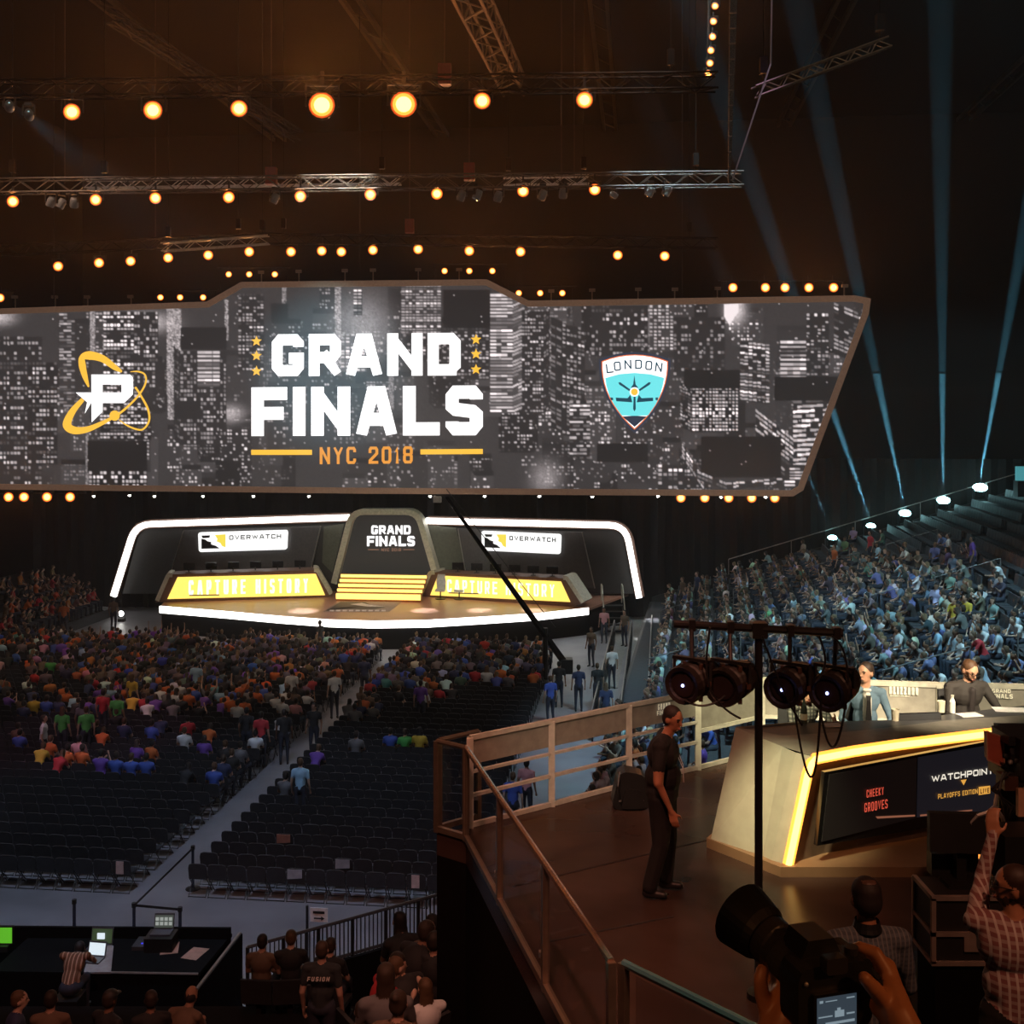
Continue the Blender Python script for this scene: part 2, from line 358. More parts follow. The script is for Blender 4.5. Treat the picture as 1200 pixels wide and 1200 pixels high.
# ------------------------------------------------------------------ video wall
W0 = px2(430, 450, 60); WP = Plane(W0, U)
def city():
    Wd, Hd = 1046, 250; X0, Y0 = -26, 332      # one sample per photo pixel
    im = np.zeros((Hd, Wd)); yy, xx = np.mgrid[0:Hd, 0:Wd]; xx = xx+X0; yy = yy+Y0
    r = np.random.default_rng(5)
    im += .028+.01*r.random((Hd, Wd))
    def face(o, a, b, nx, ny, p=.5, base=.02, br=.5, fx=.62, fy=.5, rowp=.25):
        det = a[0]*b[1]-a[1]*b[0]
        s = ((xx-o[0])*b[1]-(yy-o[1])*b[0])/det; t = (a[0]*(yy-o[1])-a[1]*(xx-o[0]))/det
        ins = (s >= 0) & (s < 1) & (t >= 0) & (t < 1)
        lit = (r.random((ny, nx)) < p)*(.3+.7*r.random((ny, nx))); rows = r.random(ny)
        lit *= np.where(rows < rowp, 1.6, np.where(rows > 1-rowp*.7, .15, .8))[:, None]
        ci = np.clip((s*nx).astype(int), 0, nx-1); ri = np.clip((t*ny).astype(int), 0, ny-1)
        w = ((s*nx) % 1 < fx) & ((t*ny) % 1 < fy)
        im[ins] = base
        m = ins & w; im[m] = np.maximum(base, (lit*br)[ri[m], ci[m]]+base)
    def tower(x, y, w, h, nx, ny, sk=0, side=0, **k):
        face((x, y), (w, sk), (0, h), nx, ny, **k)
        if side:
            k2 = dict(k); k2['br'] = k.get('br', .5)*.55; k2['p'] = k.get('p', .5)*.8
            sd = abs(side); x1 = x+w if side > 0 else x-sd
            face((x1, y+(sk if side > 0 else -sk*.6-6)), (sd, -6 if side > 0 else 6), (0, h), max(2, int(nx*.4)), ny, **k2)
    def roof(x, y, w, h, c=.017):
        im[(xx >= x) & (xx < x+w) & (yy >= y) & (yy < y+h)] = c
    # distant small blocks
    for i in range(140):
        x = r.uniform(-26, 1015); y = r.uniform(332, 560); w = r.uniform(14, 44); h = r.uniform(25, 90)
        tower(x, y, w, h, max(3, int(w/3.4)), max(4, int(h/4.2)), p=r.uniform(.12, .5), base=r.uniform(.014, .05), br=r.uniform(.2, .55), side=r.uniform(-8, 8))
        roof(x, y-5, w, 6, r.uniform(.012, .03))
    # avenues seen as glowing strips
    for x0, x1, ya, yb, s_ in ((195, 213, 362, 492, .55), (392, 400, 332, 440, .5), (105, 112, 362, 420, .5), (330, 336, 332, 372, .35), (263, 268, 352, 400, .6), (595, 600, 340, 470, .25), (100, 104, 500, 570, .3), (455, 462, 395, 480, .3)):
        m = (xx >= x0+ (yy-ya)*.01) & (xx < x1) & (yy >= ya) & (yy < yb); im[m] = .06+s_*r.random(m.sum())**2.2
    for x, y, rx, ry, s_ in ((172, 378, 26, 10, .55), (270, 485, 14, 9, .45), (425, 385, 30, 34, .3), (640, 560, 16, 18, .28), (0, 372, 16, 8, .5), (862, 362, 10, 16, .8), (744, 380, 22, 24, .25)):
        g = np.exp(-(((xx-x)/rx)**2+((yy-y)/ry)**2)); im += g*s_*(.5+.7*r.random(im.shape))*.8
    T = tower
    T(0, 395, 50, 175, 12, 30, p=.55, br=.45, base=.02); T(34, 425, 34, 120, 8, 22, p=.6, br=.6, base=.016)
    T(70, 368, 18, 110, 4, 30, p=.6, br=.3, fx=.9, base=.03); T(122, 366, 44, 120, 11, 26, p=.6, br=.8, base=.02); T(158, 366, 28, 90, 8, 18, p=.5, br=.6)
    T(118, 478, 60, 38, 15, 9, p=.7, br=.9, base=.015); roof(103, 517, 70, 38, .010); T(105, 553, 68, 20, 16, 4, p=.7, br=.8, base=.012)
    T(212, 412, 54, 110, 14, 22, p=.5, br=.35, side=-8); T(232, 412, 26, 42, 3, 9, p=1, br=.75, fx=.95, base=.05); roof(212, 384, 54, 26, .014)
    T(280, 345, 30, 90, 7, 24, p=.6, br=.5); roof(318, 356, 20, 20); roof(205, 470, 30, 22)
    T(471, 334, 46, 58, 11, 17, p=.85, br=.55, base=.04, fx=.8); T(478, 395, 40, 30, 9, 8, p=.4, br=.5)
    roof(520, 340, 55, 46, .012); T(520, 385, 54, 60, 13, 16, p=.5, br=.4)
    T(575, 345, 26, 140, 4, 34, p=.9, br=.75, fx=.95, base=.05, side=14); T(612, 365, 26, 120, 8, 28, p=.5, br=.5, side=8)
    T(400, 392, 30, 44, 5, 12, p=.8, br=.8, base=.1); T(415, 340, 10, 30, 2, 8, p=1, br=.6)
    T(645, 362, 20, 90, 4, 24, p=.6, br=.35, base=.05); T(660, 380, 26, 130, 6, 26, p=.6, br=.4, side=-14, sk=5); T(694, 358, 66, 60, 16, 12, p=.4, br=.4)
    T(762, 358, 28, 54, 6, 13, p=.75, br=.75, base=.04); roof(700, 520, 60, 22, .012); T(668, 470, 24, 70, 6, 15, p=.7, br=.6, fx=.9)
    T(790, 372, 60, 70, 14, 14, p=.3, br=.35); T(812, 455, 54, 52, 14, 13, p=.75, br=.85, base=.015, side=-14); roof(802, 434, 66, 22, .010)
    face((800, 518), (26, 40), (0, 20), 6, 4, p=.8, br=.8); T(772, 545, 30, 30, 5, 6, p=.5, br=.6)
    T(868, 400, 34, 70, 7, 17, p=.75, br=.7, fx=.85, sk=4); T(915, 400, 30, 46, 4, 9, p=1, br=.6, fx=.95); T(946, 368, 26, 74, 6, 17, p=.45, br=.55); T(978, 355, 34, 60, 6, 13, p=.6, br=.4, sk=14, fx=.85)
    face((886, 480), (44, 34), (0, 60), 9, 11, p=.8, br=.55, fx=.85); face((930, 470), (50, -3), (0, 90), 10, 16, p=.75, br=.75, fx=.85); roof(908, 442, 74, 28, .010)
    roof(822, 512, 94, 48, .009)
    for y in (516, 522): im[(xx > 826-(y-512)) & (xx < 910+(y-512)) & (yy >= y) & (yy < y+6)] = .009
    face((818, 552), (34, 14), (0, 10), 8, 2, p=.9, br=.8, fx=.8); face((852, 566), (66, -6), (0, 8), 9, 2, p=.6, br=.9, fx=.8); T(920, 545, 24, 26, 4, 7, p=.6, br=.8, fx=.85)
    m = (xx > 848) & (xx < 866) & (yy > 356) & (yy < 356+ (16-np.abs(xx-855))*1.6); im[m] = .7
    m = (r.random(im.shape) < .001); im[m] = .7
    # soften very slightly, like the photo of an LED wall
    k = im.copy(); k[1:-1, 1:-1] = .5*im[1:-1, 1:-1]+.125*(im[:-2, 1:-1]+im[2:, 1:-1]+im[1:-1, :-2]+im[1:-1, 2:])
    hz = .012*np.exp(-((xx-430)/330.0)**2-((yy-450)/90.0)**2)+.006
    return np.clip(k*1.4+hz, 0, 1.6), X0, Y0
im, cx0, cy0 = city()
wall = thing('video_wall', 'huge angular video wall showing a night skyline, two emblems and big white lettering', 'video wall', WP.pt(430, 575))
OUT = [(-30, 366), (244, 357), (284, 334), (570, 331), (619, 356), (1001, 350), (1016, 353), (1014, 367), (938, 572), (928, 578), (430, 575), (-30, 570)]
def inside(poly, x, y):
    c = np.zeros(x.shape, bool); n = len(poly)
    for i in range(n):
        (x1, y1), (x2, y2) = poly[i], poly[i-1]
        c ^= ((y1 > y) != (y2 > y)) & (x < (x2-x1)*(y-y1)/((y2-y1) if y2 != y1 else 1e-9)+x1)
    return c
Hd, Wd = im.shape
gy, gx = np.mgrid[0:Hd, 0:Wd]; PXs = gx+cx0; PYs = gy+cy0
rx, rz = (PXs-600)/FOC, -(PYs-HY)/FOC; nx_, ny_ = WP.n.x, WP.n.y
t = (W0.x*nx_+W0.y*ny_)/(rx*nx_+ny_)
vx, vy, vz = rx*t, t, HC+rz*t
okq = inside(OUT, PXs[:-1, :-1]+.5, PYs[:-1, :-1]+.5)
idx = (gy*Wd+gx)[:-1, :-1][okq]
faces = np.stack([idx, idx+Wd, idx+Wd+1, idx+1], 1)
used, inv = np.unique(faces, return_inverse=True); faces = inv.reshape(faces.shape)
co = np.stack([vx, vy, vz], -1).reshape(-1, 3)[used]-np.array(wall.location)
def fast_mesh(name, co, faces, colors=None, domain='POINT'):
    me = bpy.data.meshes.new(name); k = faces.shape[1]
    me.vertices.add(len(co)); me.vertices.foreach_set('co', np.asarray(co, np.float32).ravel())
    me.loops.add(faces.size); me.loops.foreach_set('vertex_index', faces.astype(np.int32).ravel())
    me.polygons.add(len(faces)); me.polygons.foreach_set('loop_start', np.arange(0, faces.size, k, dtype=np.int32))
    me.update(calc_edges=True)
    if colors is not None:
        a = me.color_attributes.new('Col', 'FLOAT_COLOR', domain); a.data.foreach_set('color', np.asarray(colors, np.float32).ravel())
    return me
g = im.reshape(-1)[used]; colr = np.stack([g*1.0, g*.885, g*.895, np.ones_like(g)], 1)
me = fast_mesh('display', co, faces, colr); me.materials.append(attr_mat('display_picture', emit=1.0))
o = bpy.data.objects.new('display', me); COL.objects.link(o); o.parent = wall
mb = MB(); fr = [WP.pt(x, y) for x, y in OUT]; p2 = [((p-fr[0]).dot(U), p.z-fr[0].z) for p in fr]
for q in stroke(p2, .32, True): mb.prism([fr[0]+U*v.x+Z*v.y-V*.12 for v in q], V*.7)
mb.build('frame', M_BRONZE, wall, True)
mb = MB(); mb.prism([p+V*.1 for p in fr], V*.55); mb.build('back_panel', M_BLACK, wall, True)
mb = MB(); D = -.06
def L3(mb, pl, s, x0, x1, yt, yb, t, gap=.14, sl=0, mi=0, d=D):
    lettering(mb, s, pl.pt(x0, yb, d), pl.pt(x1, yb+sl, d), pl.pt(x0, yt, d), t, gap, mi)
L3(mb, WP, 'GRAND', 319, 540, 392, 441, .265, .12, -1); L3(mb, WP, 'FINALS', 295, 566, 454, 511, .265, .12, -1)
mb.build('lettering', M_WTXT, wall, True)
mb = MB(); L3(mb, WP, 'NYC 2018', 375, 484, 524, 544, .17, .2, -1); mb.build('year_lettering', M_ORTX, wall, True)
mb = MB(); mb.prism([WP.pt(*p, D) for p in ((295, 527), (366, 527), (366, 533), (295, 533))], -V*.02); mb.prism([WP.pt(*p, D) for p in ((493, 526.5), (566, 526), (566, 532), (493, 532.5))], -V*.02)
mb.build('underline', M_YEL, wall, True)
for sx, ys in ((301, (400, 417, 435)), (558, (398, 415, 433))):
    for sy in ys:
        pts = [(sx+math.sin(i*PI/5)*(6.6 if i % 2 == 0 else 2.9), sy-math.cos(i*PI/5)*(6.6 if i % 2 == 0 else 2.9)) for i in range(10)]
        c = WP.pt(sx, sy, D); mb = MB(); vs = [c]+[WP.pt(*p, D) for p in pts]; mb.add(vs, [(0, 1+i, 1+(i+1) % 10) for i in range(10)])
        mb.build('star', M_YEL, wall, True)
# left emblem: crossing orbits round a white block letter
def z2(x, y): return (60+x*140/1200, 390+y*140/1200)
def ell_band(mb, cx, cy, a, b, rot, t0, t1, w, d, n=40):
    """tapering elliptical stroke; w(t) width in zoom px"""
    pts = []
    for i in range(n+1):
        k = i/n; t = t0+(t1-t0)*k; x = a*math.cos(t); y = b*math.sin(t); c, s_ = math.cos(rot), math.sin(rot)
        pts.append((Vector((cx+x*c-y*s_, cy+x*s_+y*c)), w(k)))
    for (p, wa), (q, wb) in zip(pts[:-1], pts[1:]):
        dd = (q-p).normalized(); nn = Vector((-dd.y, dd.x))
        mb.quad(*[WP.pt(*z2(v.x, v.y), d) for v in (p+nn*wa/2, q+nn*wb/2, q-nn*wb/2, p-nn*wa/2)])
mb = MB()
def swoosh(mb, keys, d):
    P_ = [Vector(k[:2]) for k in keys]; Wk = [k[2] for k in keys]; out = []
    n = len(P_)
    for i in range(n-1):
        p0, p1, p2_, p3 = P_[max(i-1, 0)], P_[i], P_[i+1], P_[min(i+2, n-1)]
        for j in range(6):
            t = j/6; q = .5*((2*p1)+(p2_-p0)*t+(2*p0-5*p1+4*p2_-p3)*t*t+(3*p1-p0-3*p2_+p3)*t**3); out.append((q, Wk[i]*(1-t)+Wk[i+1]*t))
    out.append((P_[-1], Wk[-1])); NN = []
    for i in range(len(out)):
        a = out[max(i-1, 0)][0]; b = out[min(i+1, len(out)-1)][0]; dd = (b-a).normalized(); NN.append(Vector((-dd.y, dd.x)))
    for i in range(len(out)-1):
        (p, wa), (q, wb) = out[i], out[i+1]
        mb.quad(*[WP.pt(*z2(v.x, v.y), d) for v in (p+NN[i]*wa/2, q+NN[i+1]*wb/2, q-NN[i+1]*wb/2, p-NN[i]*wa/2)])
swoosh(mb, [(382, 545, 14), (345, 440, 55), (318, 330, 72), (318, 250, 60), (390, 228, 88), (520, 260, 72), (640, 345, 56), (715, 392, 20)], D)
swoosh(mb, [(325, 668, 40), (220, 790, 66), (165, 920, 88), (230, 978, 78), (360, 972, 60), (500, 915, 44), (650, 835, 24), (760, 755, 22), (890, 620, 20), (955, 500, 18), (945, 420, 18), (880, 390, 16), (800, 392, 6)], D-.01)
swoosh(mb, [(850, 545, 22), (900, 620, 20), (975, 760, 22), (990, 880, 20), (930, 968, 18), (850, 965, 18), (760, 925, 16), (690, 875, 8)], D-.02)
c = [WP.pt(*z2(645+52*math.cos(k*PI/8), 832+52*math.sin(k*PI/8)), D-.03) for k in range(16)]; mb.add(c, [tuple(range(16))])
mb.build('orbit_emblem', M_YEL, wall, True)
mb = MB()
Pp = lambda *pts: [WP.pt(*z2(*p), D-.04) for p in pts]
mb.add(Pp((412, 420), (525, 420), (525, 790), (415, 900)), [(0, 1, 2, 3)])
mb.add(Pp((525, 420), (800, 420), (828, 450), (830, 520), (525, 520)), [(0, 1, 2, 3, 4)])
mb.add(Pp((715, 520), (830, 520), (828, 620), (740, 706), (715, 706)), [(0, 1, 2, 3, 4)])
mb.add(Pp((525, 600), (715, 600), (715, 706), (525, 706)), [(0, 1, 2, 3)])
mb.add(Pp((255, 600), (412, 600), (412, 706), (372, 700)), [(0, 1, 2, 3)]); mb.add(Pp((372, 690), (412, 700), (345, 815)), [(0, 1, 2)])
mb.build('block_letter', M_WTXT, wall, True)
# right emblem: shield
def z3(x, y): return (690+x*110/1015, 390+y*130/1200)
def shield(sc_, d, mb, mi):
    pts = []
    for k in range(9): t = k/8; pts.append((145+705*t, 312-4*70*t*(1-t)))
    for k in range(1, 11):
        t = k/10; pts.append((850*(1-t)**2+2*(1-t)*t*860+t*t*495, 312*(1-t)**2+2*(1-t)*t*720+t*t*1040))
    for k in range(1, 10):
        t = k/10; pts.append((495*(1-t)**2+2*(1-t)*t*130+t*t*145, 1040*(1-t)**2+2*(1-t)*t*720+t*t*312))
    cx, cy = 495, 560
    mb.add([WP.pt(*z3(cx+(x-cx)*sc_, cy+(y-cy)*sc_), d) for x, y in pts], [tuple(range(len(pts)))], mi)
m_sh = [emis('navy_graphic', (.035, .045, .075)), emis('coral_graphic', (.95, .2, .06)), M_WTXT, emis('aqua_graphic', (.18, .86, .9), 1.0), emis('teal_graphic', (.015, .07, .11)), M_YEL]
mb = MB(); shield(1.1, D, mb, 0); shield(1.02, D-.01, mb, 1); shield(.985, D-.02, mb, 2)
q = lambda pts, d, mi: mb.add([WP.pt(*z3(*p), d) for p in pts], [tuple(range(len(pts)))], mi)
q([(178, 490), (330, 448), (495, 434), (660, 448), (815, 488), (800, 570), (770, 680), (720, 780), (640, 895), (495, 900), (355, 895), (275, 780), (222, 680), (190, 570)], D-.03, 3)
q([(362, 905), (495, 897), (628, 905), (495, 1018)], D-.03, 0)
q([(232, 700), (262, 702), (265, 728), (240, 730)], D-.04, 4); q([(292, 702), (420, 708), (450, 670), (470, 752), (298, 740)], D-.04, 4)
q([(750, 700), (722, 702), (722, 728), (745, 730)], D-.04, 4); q([(695, 702), (570, 708), (540, 670), (518, 752), (695, 738)], D-.04, 4)
q([(485, 690), (505, 690), (508, 825), (493, 850), (480, 825)], D-.05, 4)
for s_ in (-1, 1): q([(495+s_*45, 615), (495+s_*155, 535), (495+s_*175, 540), (495+s_*165, 560), (495+s_*55, 632)], D-.05, 4)
q([(455, 595), (480, 560), (493, 460), (506, 560), (535, 595)], D-.05, 4)
q([(493+50*math.cos(k*PI/8), 640+50*math.sin(k*PI/8)) for k in range(16)], D-.06, 2); q([(493+38*math.cos(k*PI/8), 640+38*math.sin(k*PI/8)) for k in range(16)], D-.07, 5)
for ch, (x, y, rt) in zip('LONDON', ((195, 440, -.13), (277, 416, -.10), (388, 396, -.04), (500, 392, 0), (608, 402, .06), (712, 418, .13))):
    w_, h_ = 75, 100
    for dx in (0,):
        a = (x, y); b = (x+w_, y+w_*rt); tl = (x+h_*rt, y-h_)
        lettering(mb, ch, WP.pt(*z3(*a), D-.04), WP.pt(*z3(*b), D-.04), WP.pt(*z3(*tl), D-.04), .15, 0, 4)
mb.build('shield_emblem', m_sh, wall, True)
# hoist cables of the wall
for x in (60, 420, 800):
    p = WP.pt(x, 350, .3); tag(MB().tube((p.x, p.y, p.z-.3), (p.x, p.y, 34), .025, 4).build('hoist_cable', M_BLACK), 'thin hoist cable holding up the video wall', 'cable', 'video wall hoist cables')
# ------------------------------------------------------------------ stage
SZ = 1.4
stage = thing('stage', 'wide faceted stage with a glowing white edge and orange lit steps below the video wall', 'stage', uv(-13, 58, 0))
ed = [atz(187, 711, SZ), atz(262, 717, SZ), atz(330, 723, SZ), atz(385, 727, SZ), atz(438, 728.5, SZ), atz(500, 727.5, SZ), atz(560, 724, SZ), atz(630, 719.5, SZ), atz(690, 713, SZ)]
bk = [uv(ed[-1].dot(U)+2, 62.5, SZ), uv(ed[0].dot(U)-2, 62.5, SZ)]
M_STG = mat('stage_floor', (.42, .2, .13), .35, var=.1, scale=1)
MB().prism([p-Z*.12 for p in ed+bk], Z*.12).build('deck', M_STG, stage, True)
sk = [p-Z*.3+V*.25 for p in ed]
MB().prism([p-Z*(SZ-.3) for p in sk]+[p-Z*SZ for p in bk], Z*(SZ-.32)).build('skirt', M_DRAPE, stage, True)
mb = MB()
for a, b in zip(ed[:-1], ed[1:]): mb.prism([a-V*.03+Z*.03, b-V*.03+Z*.03, b-V*.03-Z*.32, a-V*.03-Z*.32], V*.12)
mb.build('led_edge', M_LEDW, stage, True)
# floor emblem: arched outline with a dark field
mb = MB(); fz = SZ+.012
def FQ(pts, mi): mb.add([atz(x, y, fz+.004*mi) for x, y in pts], [tuple(range(len(pts)))], mi)
FQ([(378, 717), (398, 704.5), (472, 704.5), (456, 717)], 0); FQ([(382, 716), (399, 705.3), (428, 705.3), (434, 709), (452, 711.5), (440, 713.8), (384, 713.8)], 1)
FQ([(410, 708), (424, 706.5), (432, 708.4), (452, 711), (430, 710.8)], 2); 
for k in range(9): FQ([(386+k*7.6, 716.4), (391+k*7.6, 716.4), (391.5+k*7.6, 714.6), (386.5+k*7.6, 714.6)], 2)
mb.build('floor_emblem', [mat('emblem_grey', (.3, .22, .2)), mat('emblem_dark', (.06, .045, .045)), mat('emblem_white', (.7, .62, .6))], stage, True)
# steps in the middle
BP = Plane(uv(-12, 59.2), U)
c0 = BP.pt(394, 700); 
for k in range(5):
    y0 = 699.5-k*5.6; d = k*.42
    pl = Plane(uv(0, 58.2+d), U); xl, xr = 394+k*1.4, 493+k*1.8
    a, b = pl.pt(xl, y0), pl.pt(xr, y0); zt = pl.pt(xl, y0-4.2).z; zb = SZ if k == 0 else zprev-.02
    a.z = b.z = zb; zprev = zt
    MB().prism([a, b, Vector((b.x, b.y, zt)), Vector((a.x, a.y, zt))], V*(.44)).build('step', mat('step_body', (.35, .13, .04), .5), stage, True)
    h = zt-zb
    MB().prism([a+Z*h*.3-V*.01, b+Z*h*.3-V*.01, b+Z*h*1.02-V*.01, a+Z*h*1.02-V*.01], -V*.05).build('step_light', emis('step_glow', (1, .62, .14), 2.2), stage, True)
# portal over the steps
PPl = Plane(uv(-12, 60.4), U)
po = thing('stage_portal', 'olive metal trapezoid portal around a dark screen behind the orange steps', 'portal', PPl.pt(450, 672))
mb = MB(); plane_stroke(mb, PPl, [(391, 684), (412, 600), (489, 600), (513, 684)], .33, .9, r=.7); mb.build('frame', M_OLIVE, po, True)
MB().add([PPl.pt(*p, .45) for p in ((394, 676), (413, 603), (488, 603), (509, 676))], [(0, 1, 2, 3)]).build('portal_screen', emis('dim_screen', (.019, .018, .017)), po, True)
mb = MB(); L3(mb, PPl, 'GRAND', 433, 479.5, 616.5, 627, .24, .12, d=.4); L3(mb, PPl, 'FINALS', 428, 484.5, 629, 641, .24, .12, d=.4); mb.build('lettering', M_WTXT, po, True)
mb = MB(); L3(mb, PPl, 'NYC 2018', 445, 468, 643.5, 647, .18, .2, d=.4)
for x0, x1 in ((429, 442), (471, 484)): mb.add([PPl.pt(*p, .4) for p in ((x0, 644.6), (x1, 644.6), (x1, 645.5), (x0, 645.5))], [(0, 1, 2, 3)])
mb.build('small_lettering', emis('dim_orange_graphic', (.32, .16, .10)), po, True)
# light frames, back panels and boards, both sides
FPl = Plane(uv(-12, 61.2), U)
for side in (0, 1):
    lf = thing('neon_outline', ('left' if side == 0 else 'right')+' half of the glowing white tube outlining the stage backdrop'+('' if side == 0 else ', beside the stairs'), 'light tube', FPl.pt(133 if side == 0 else 748, 700))
    mb = MB(); pts = [(132, 699), (158, 615), (409, 606.5)] if side == 0 else [(499, 610.5), (733, 616), (749, 701)]
    plane_stroke(mb, FPl, pts, .32, .2, r=.9); mb.build('tube', M_LEDW, lf, True)
    mb = MB(); plane_stroke(mb, FPl, [(p[0]+(1.2 if side else -1.2), p[1]) for p in pts], .5, .5, d=.22, r=.9); mb.build('housing', mat('frame_housing', (.13, .07, .05), .5), lf, True)
    bp = FPl.pt(150 if side == 0 else 735, 655, .5)
    bd = thing('backdrop_panel', 'dark grey slanted backdrop panel behind the '+('left' if side == 0 else 'right')+' player desk', 'panel', FPl.pt(260 if side == 0 else 620, 700))
    MB().add([FPl.pt(*p, .4) for p in (((140, 697), (160, 620), (403, 612), (392, 697)) if side == 0 else ((503, 697), (495, 614), (731, 619), (745, 697)))], [(0, 1, 2, 3)]).build('backing', mat('backdrop_dark', (.035, .033, .032), .7), bd, True)
    q4 = ((198, 674), (214, 622), (375, 617), (362, 674)) if side == 0 else ((546, 676), (536, 620), (682, 624), (697, 690))
    MB().prism([FPl.pt(*p, .2) for p in q4], V*.1).build('centre_panel', mat('backdrop_panel_grey', (.085, .08, .08), .55), bd, True)
    mb = MB(); e = [(q4[2]), (q4[3])]; plane_stroke(mb, FPl, [q4[2], q4[3]], .06, .1, d=.1); plane_stroke(mb, FPl, [q4[0], q4[1]], .04, .1, d=.1); mb.build('edge_trim', M_ALU, bd, True)
    q5 = ((376, 660), (378, 618), (402, 614), (388, 672)) if side == 0 else ((506, 668), (498, 615), (533, 619), (546, 668))
    MB().prism([FPl.pt(*p, .25) for p in q5], V*.05).build('side_panel', mat('backdrop_olive', (.12, .125, .095), .6), bd, True)
    # hanging white board
    sb = thing('sign_board', 'white illuminated board with a black and yellow emblem, above the '+('left' if side == 0 else 'right')+' player desk', 'sign', FPl.pt(285 if side == 0 else 611, 645))
    if side == 0: c = [(232, 624), (337, 621), (336, 644), (233, 647)]
    else: c = [(564, 622), (658, 626), (657, 649.5), (565, 645)]
    p3 = [FPl.pt(*p) for p in c]; o = p3[0]; r2 = rounded([((p-o).dot(U), (p-o).z) for p in p3], .16, 4)
    MB().prism([o+U*p.x+Z*p.y for p in r2], V*.12).build('panel', emis('board_white', (1, 1, .98), 1.25), sb, True)
    MB().tube(FPl.pt((c[0][0]+c[1][0])/2, c[0][1]+8, .1), FPl.pt((c[0][0]+c[1][0])/2, c[0][1]+8, .4), .05, 6).build('bracket', M_BLACK, sb, True)
    x0, y0 = c[0]; w_ = c[1][0]-x0; sl = (c[1][1]-y0)/w_
    B2 = lambda x, y: FPl.pt(x0+x*w_, y0+y*23+sl*x*w_, -.03)
    mb = MB(); mb.add([B2(*p) for p in ((.04, .16), (.14, .16), (.13, .28), (.055, .30))], [(0, 1, 2, 3)]); mb.add([B2(*p) for p in ((.04, .32), (.08, .36), (.11, .46), (.15, .50), (.15, .62), (.2, .7), (.245, .84), (.04, .84))], [tuple(range(8))]); mb.build('dark_emblem', emis('board_black', (.004, .004, .004)), sb, True)
    mb = MB(); mb.add([B2(*p) for p in ((.19, .15), (.31, .13), (.31, .8), (.27, .72), (.25, .56), (.21, .48), (.22, .36))], [tuple(range(7))]); mb.build('yellow_emblem', emis('board_yellow', (1, .8, .09), 1), sb, True)
    mb = MB(); lettering(mb, 'OVERWATCH', B2(.35, .42), B2(.93, .42), B2(.35, .19), .2, .3); mb.build('lettering', emis('board_black', (.004, .004, .004)), sb, True)
    # player desk
    dn = 'long player desk with a glowing yellow front display, '+('left' if side == 0 else 'right')+' of the orange steps'
    pd = thing('player_desk', dn, 'desk', atz(290 if side == 0 else 590, 705, SZ))
    if side == 0: DP = Plane(atz(195, 706, SZ), atz(388, 700, SZ)-atz(195, 706, SZ)); f_ = [(196, 702), (208, 676.5), (370, 672.5), (381, 697.5)]; bo = [(182, 706), (196, 674), (206, 673), (375, 668), (388, 698), (384, 701)]; txt = (221, 361, 680, 697, -2.5)
    else: DP = Plane(atz(505, 700, SZ), atz(668, 711, SZ)-atz(505, 700, SZ)); f_ = [(504, 697.5), (513, 674.5), (657, 681.5), (668, 705.5)]; bo = [(494, 700), (498, 676), (508, 671), (662, 678), (682, 707), (670, 711)]; txt = (524, 650, 679, 693.5, 6.5)
    MB().prism([DP.pt(*p, .06) for p in bo], DP.n*1.3).build('body', mat('desk_brown', (.16, .075, .045), .45), pd, True)
    MB().prism([DP.pt(*p) for p in f_], DP.n*.08).build('front_display', emis('desk_glow', (1, .70, .13), 1.45), pd, True)
    mb = MB(); L3(mb, DP, 'CAPTURE HISTORY', *txt[:4], .15, .24, txt[4], d=-.02)
    mb.build('lettering', emis('pale_lettering', (1, .96, .66), 1.7), pd, True)
    mb = MB(); x_, y_ = (222, 697) if side == 0 else (526, 694); mb.add([DP.pt(x_, y_, -.02), DP.pt(x_+35, y_-.6+(1.6 if side else 0), -.02), DP.pt(x_+35, y_+.7+(1.6 if side else 0), -.02), DP.pt(x_, y_+1.3, -.02)], [(0, 1, 2, 3)]); mb.build('progress_line', emis('dark_line', (.05, .015, .01)), pd, True)
    for (xa, ya, xb, yb, xc, yc) in (((196, 674, 184, 704, 0, 0), (371, 668, 388, 696, 0, 0)) if side == 0 else ((503, 671, 494, 694, 0, 0), (663, 677, 683, 706, 0, 0))):
        mb = MB(); plane_stroke(mb, DP, [(xa-3 if xb > xa else xa+6, ya), (xa+1, ya), (xb, yb)], .22, 1.35, r=.3, d=-.03); mb.build('end_cap', M_OLIVE, pd, True)
    for k in range(6):
        fx = (k+.45)/6; p = DP.pt((208+158*fx) if side == 0 else (520+134*fx), 670+(-3.5*fx+1 if side == 0 else 7*fx+1), .7)
        top = max(DP.pt(*bo[2], .06).z, 0)
        p.z = DP.pt((208+158*fx) if side == 0 else (520+134*fx), (673.5-4*fx) if side == 0 else (672+6*fx), .06).z
        if k == 0: mon0 = None
        mn = thing('monitor', ('black gaming monitor seen from behind on the left player desk' if side == 0 else 'black gaming monitor seen from behind on the right player desk'), 'monitor', p, -AR+(.03 if side else -.03), 'monitors on the '+('left' if side == 0 else 'right')+' player desk')
        MB().box((0, 0, .03), (.28, .2, .03)).build('base', M_BLACK, mn); MB().box((0, 0, .12), (.05, .05, .2)).build('stand', M_BLACK, mn)
        MB().box((0, .05, .34), (.62, .05, .36)).build('casing', M_GLOSSK, mn)
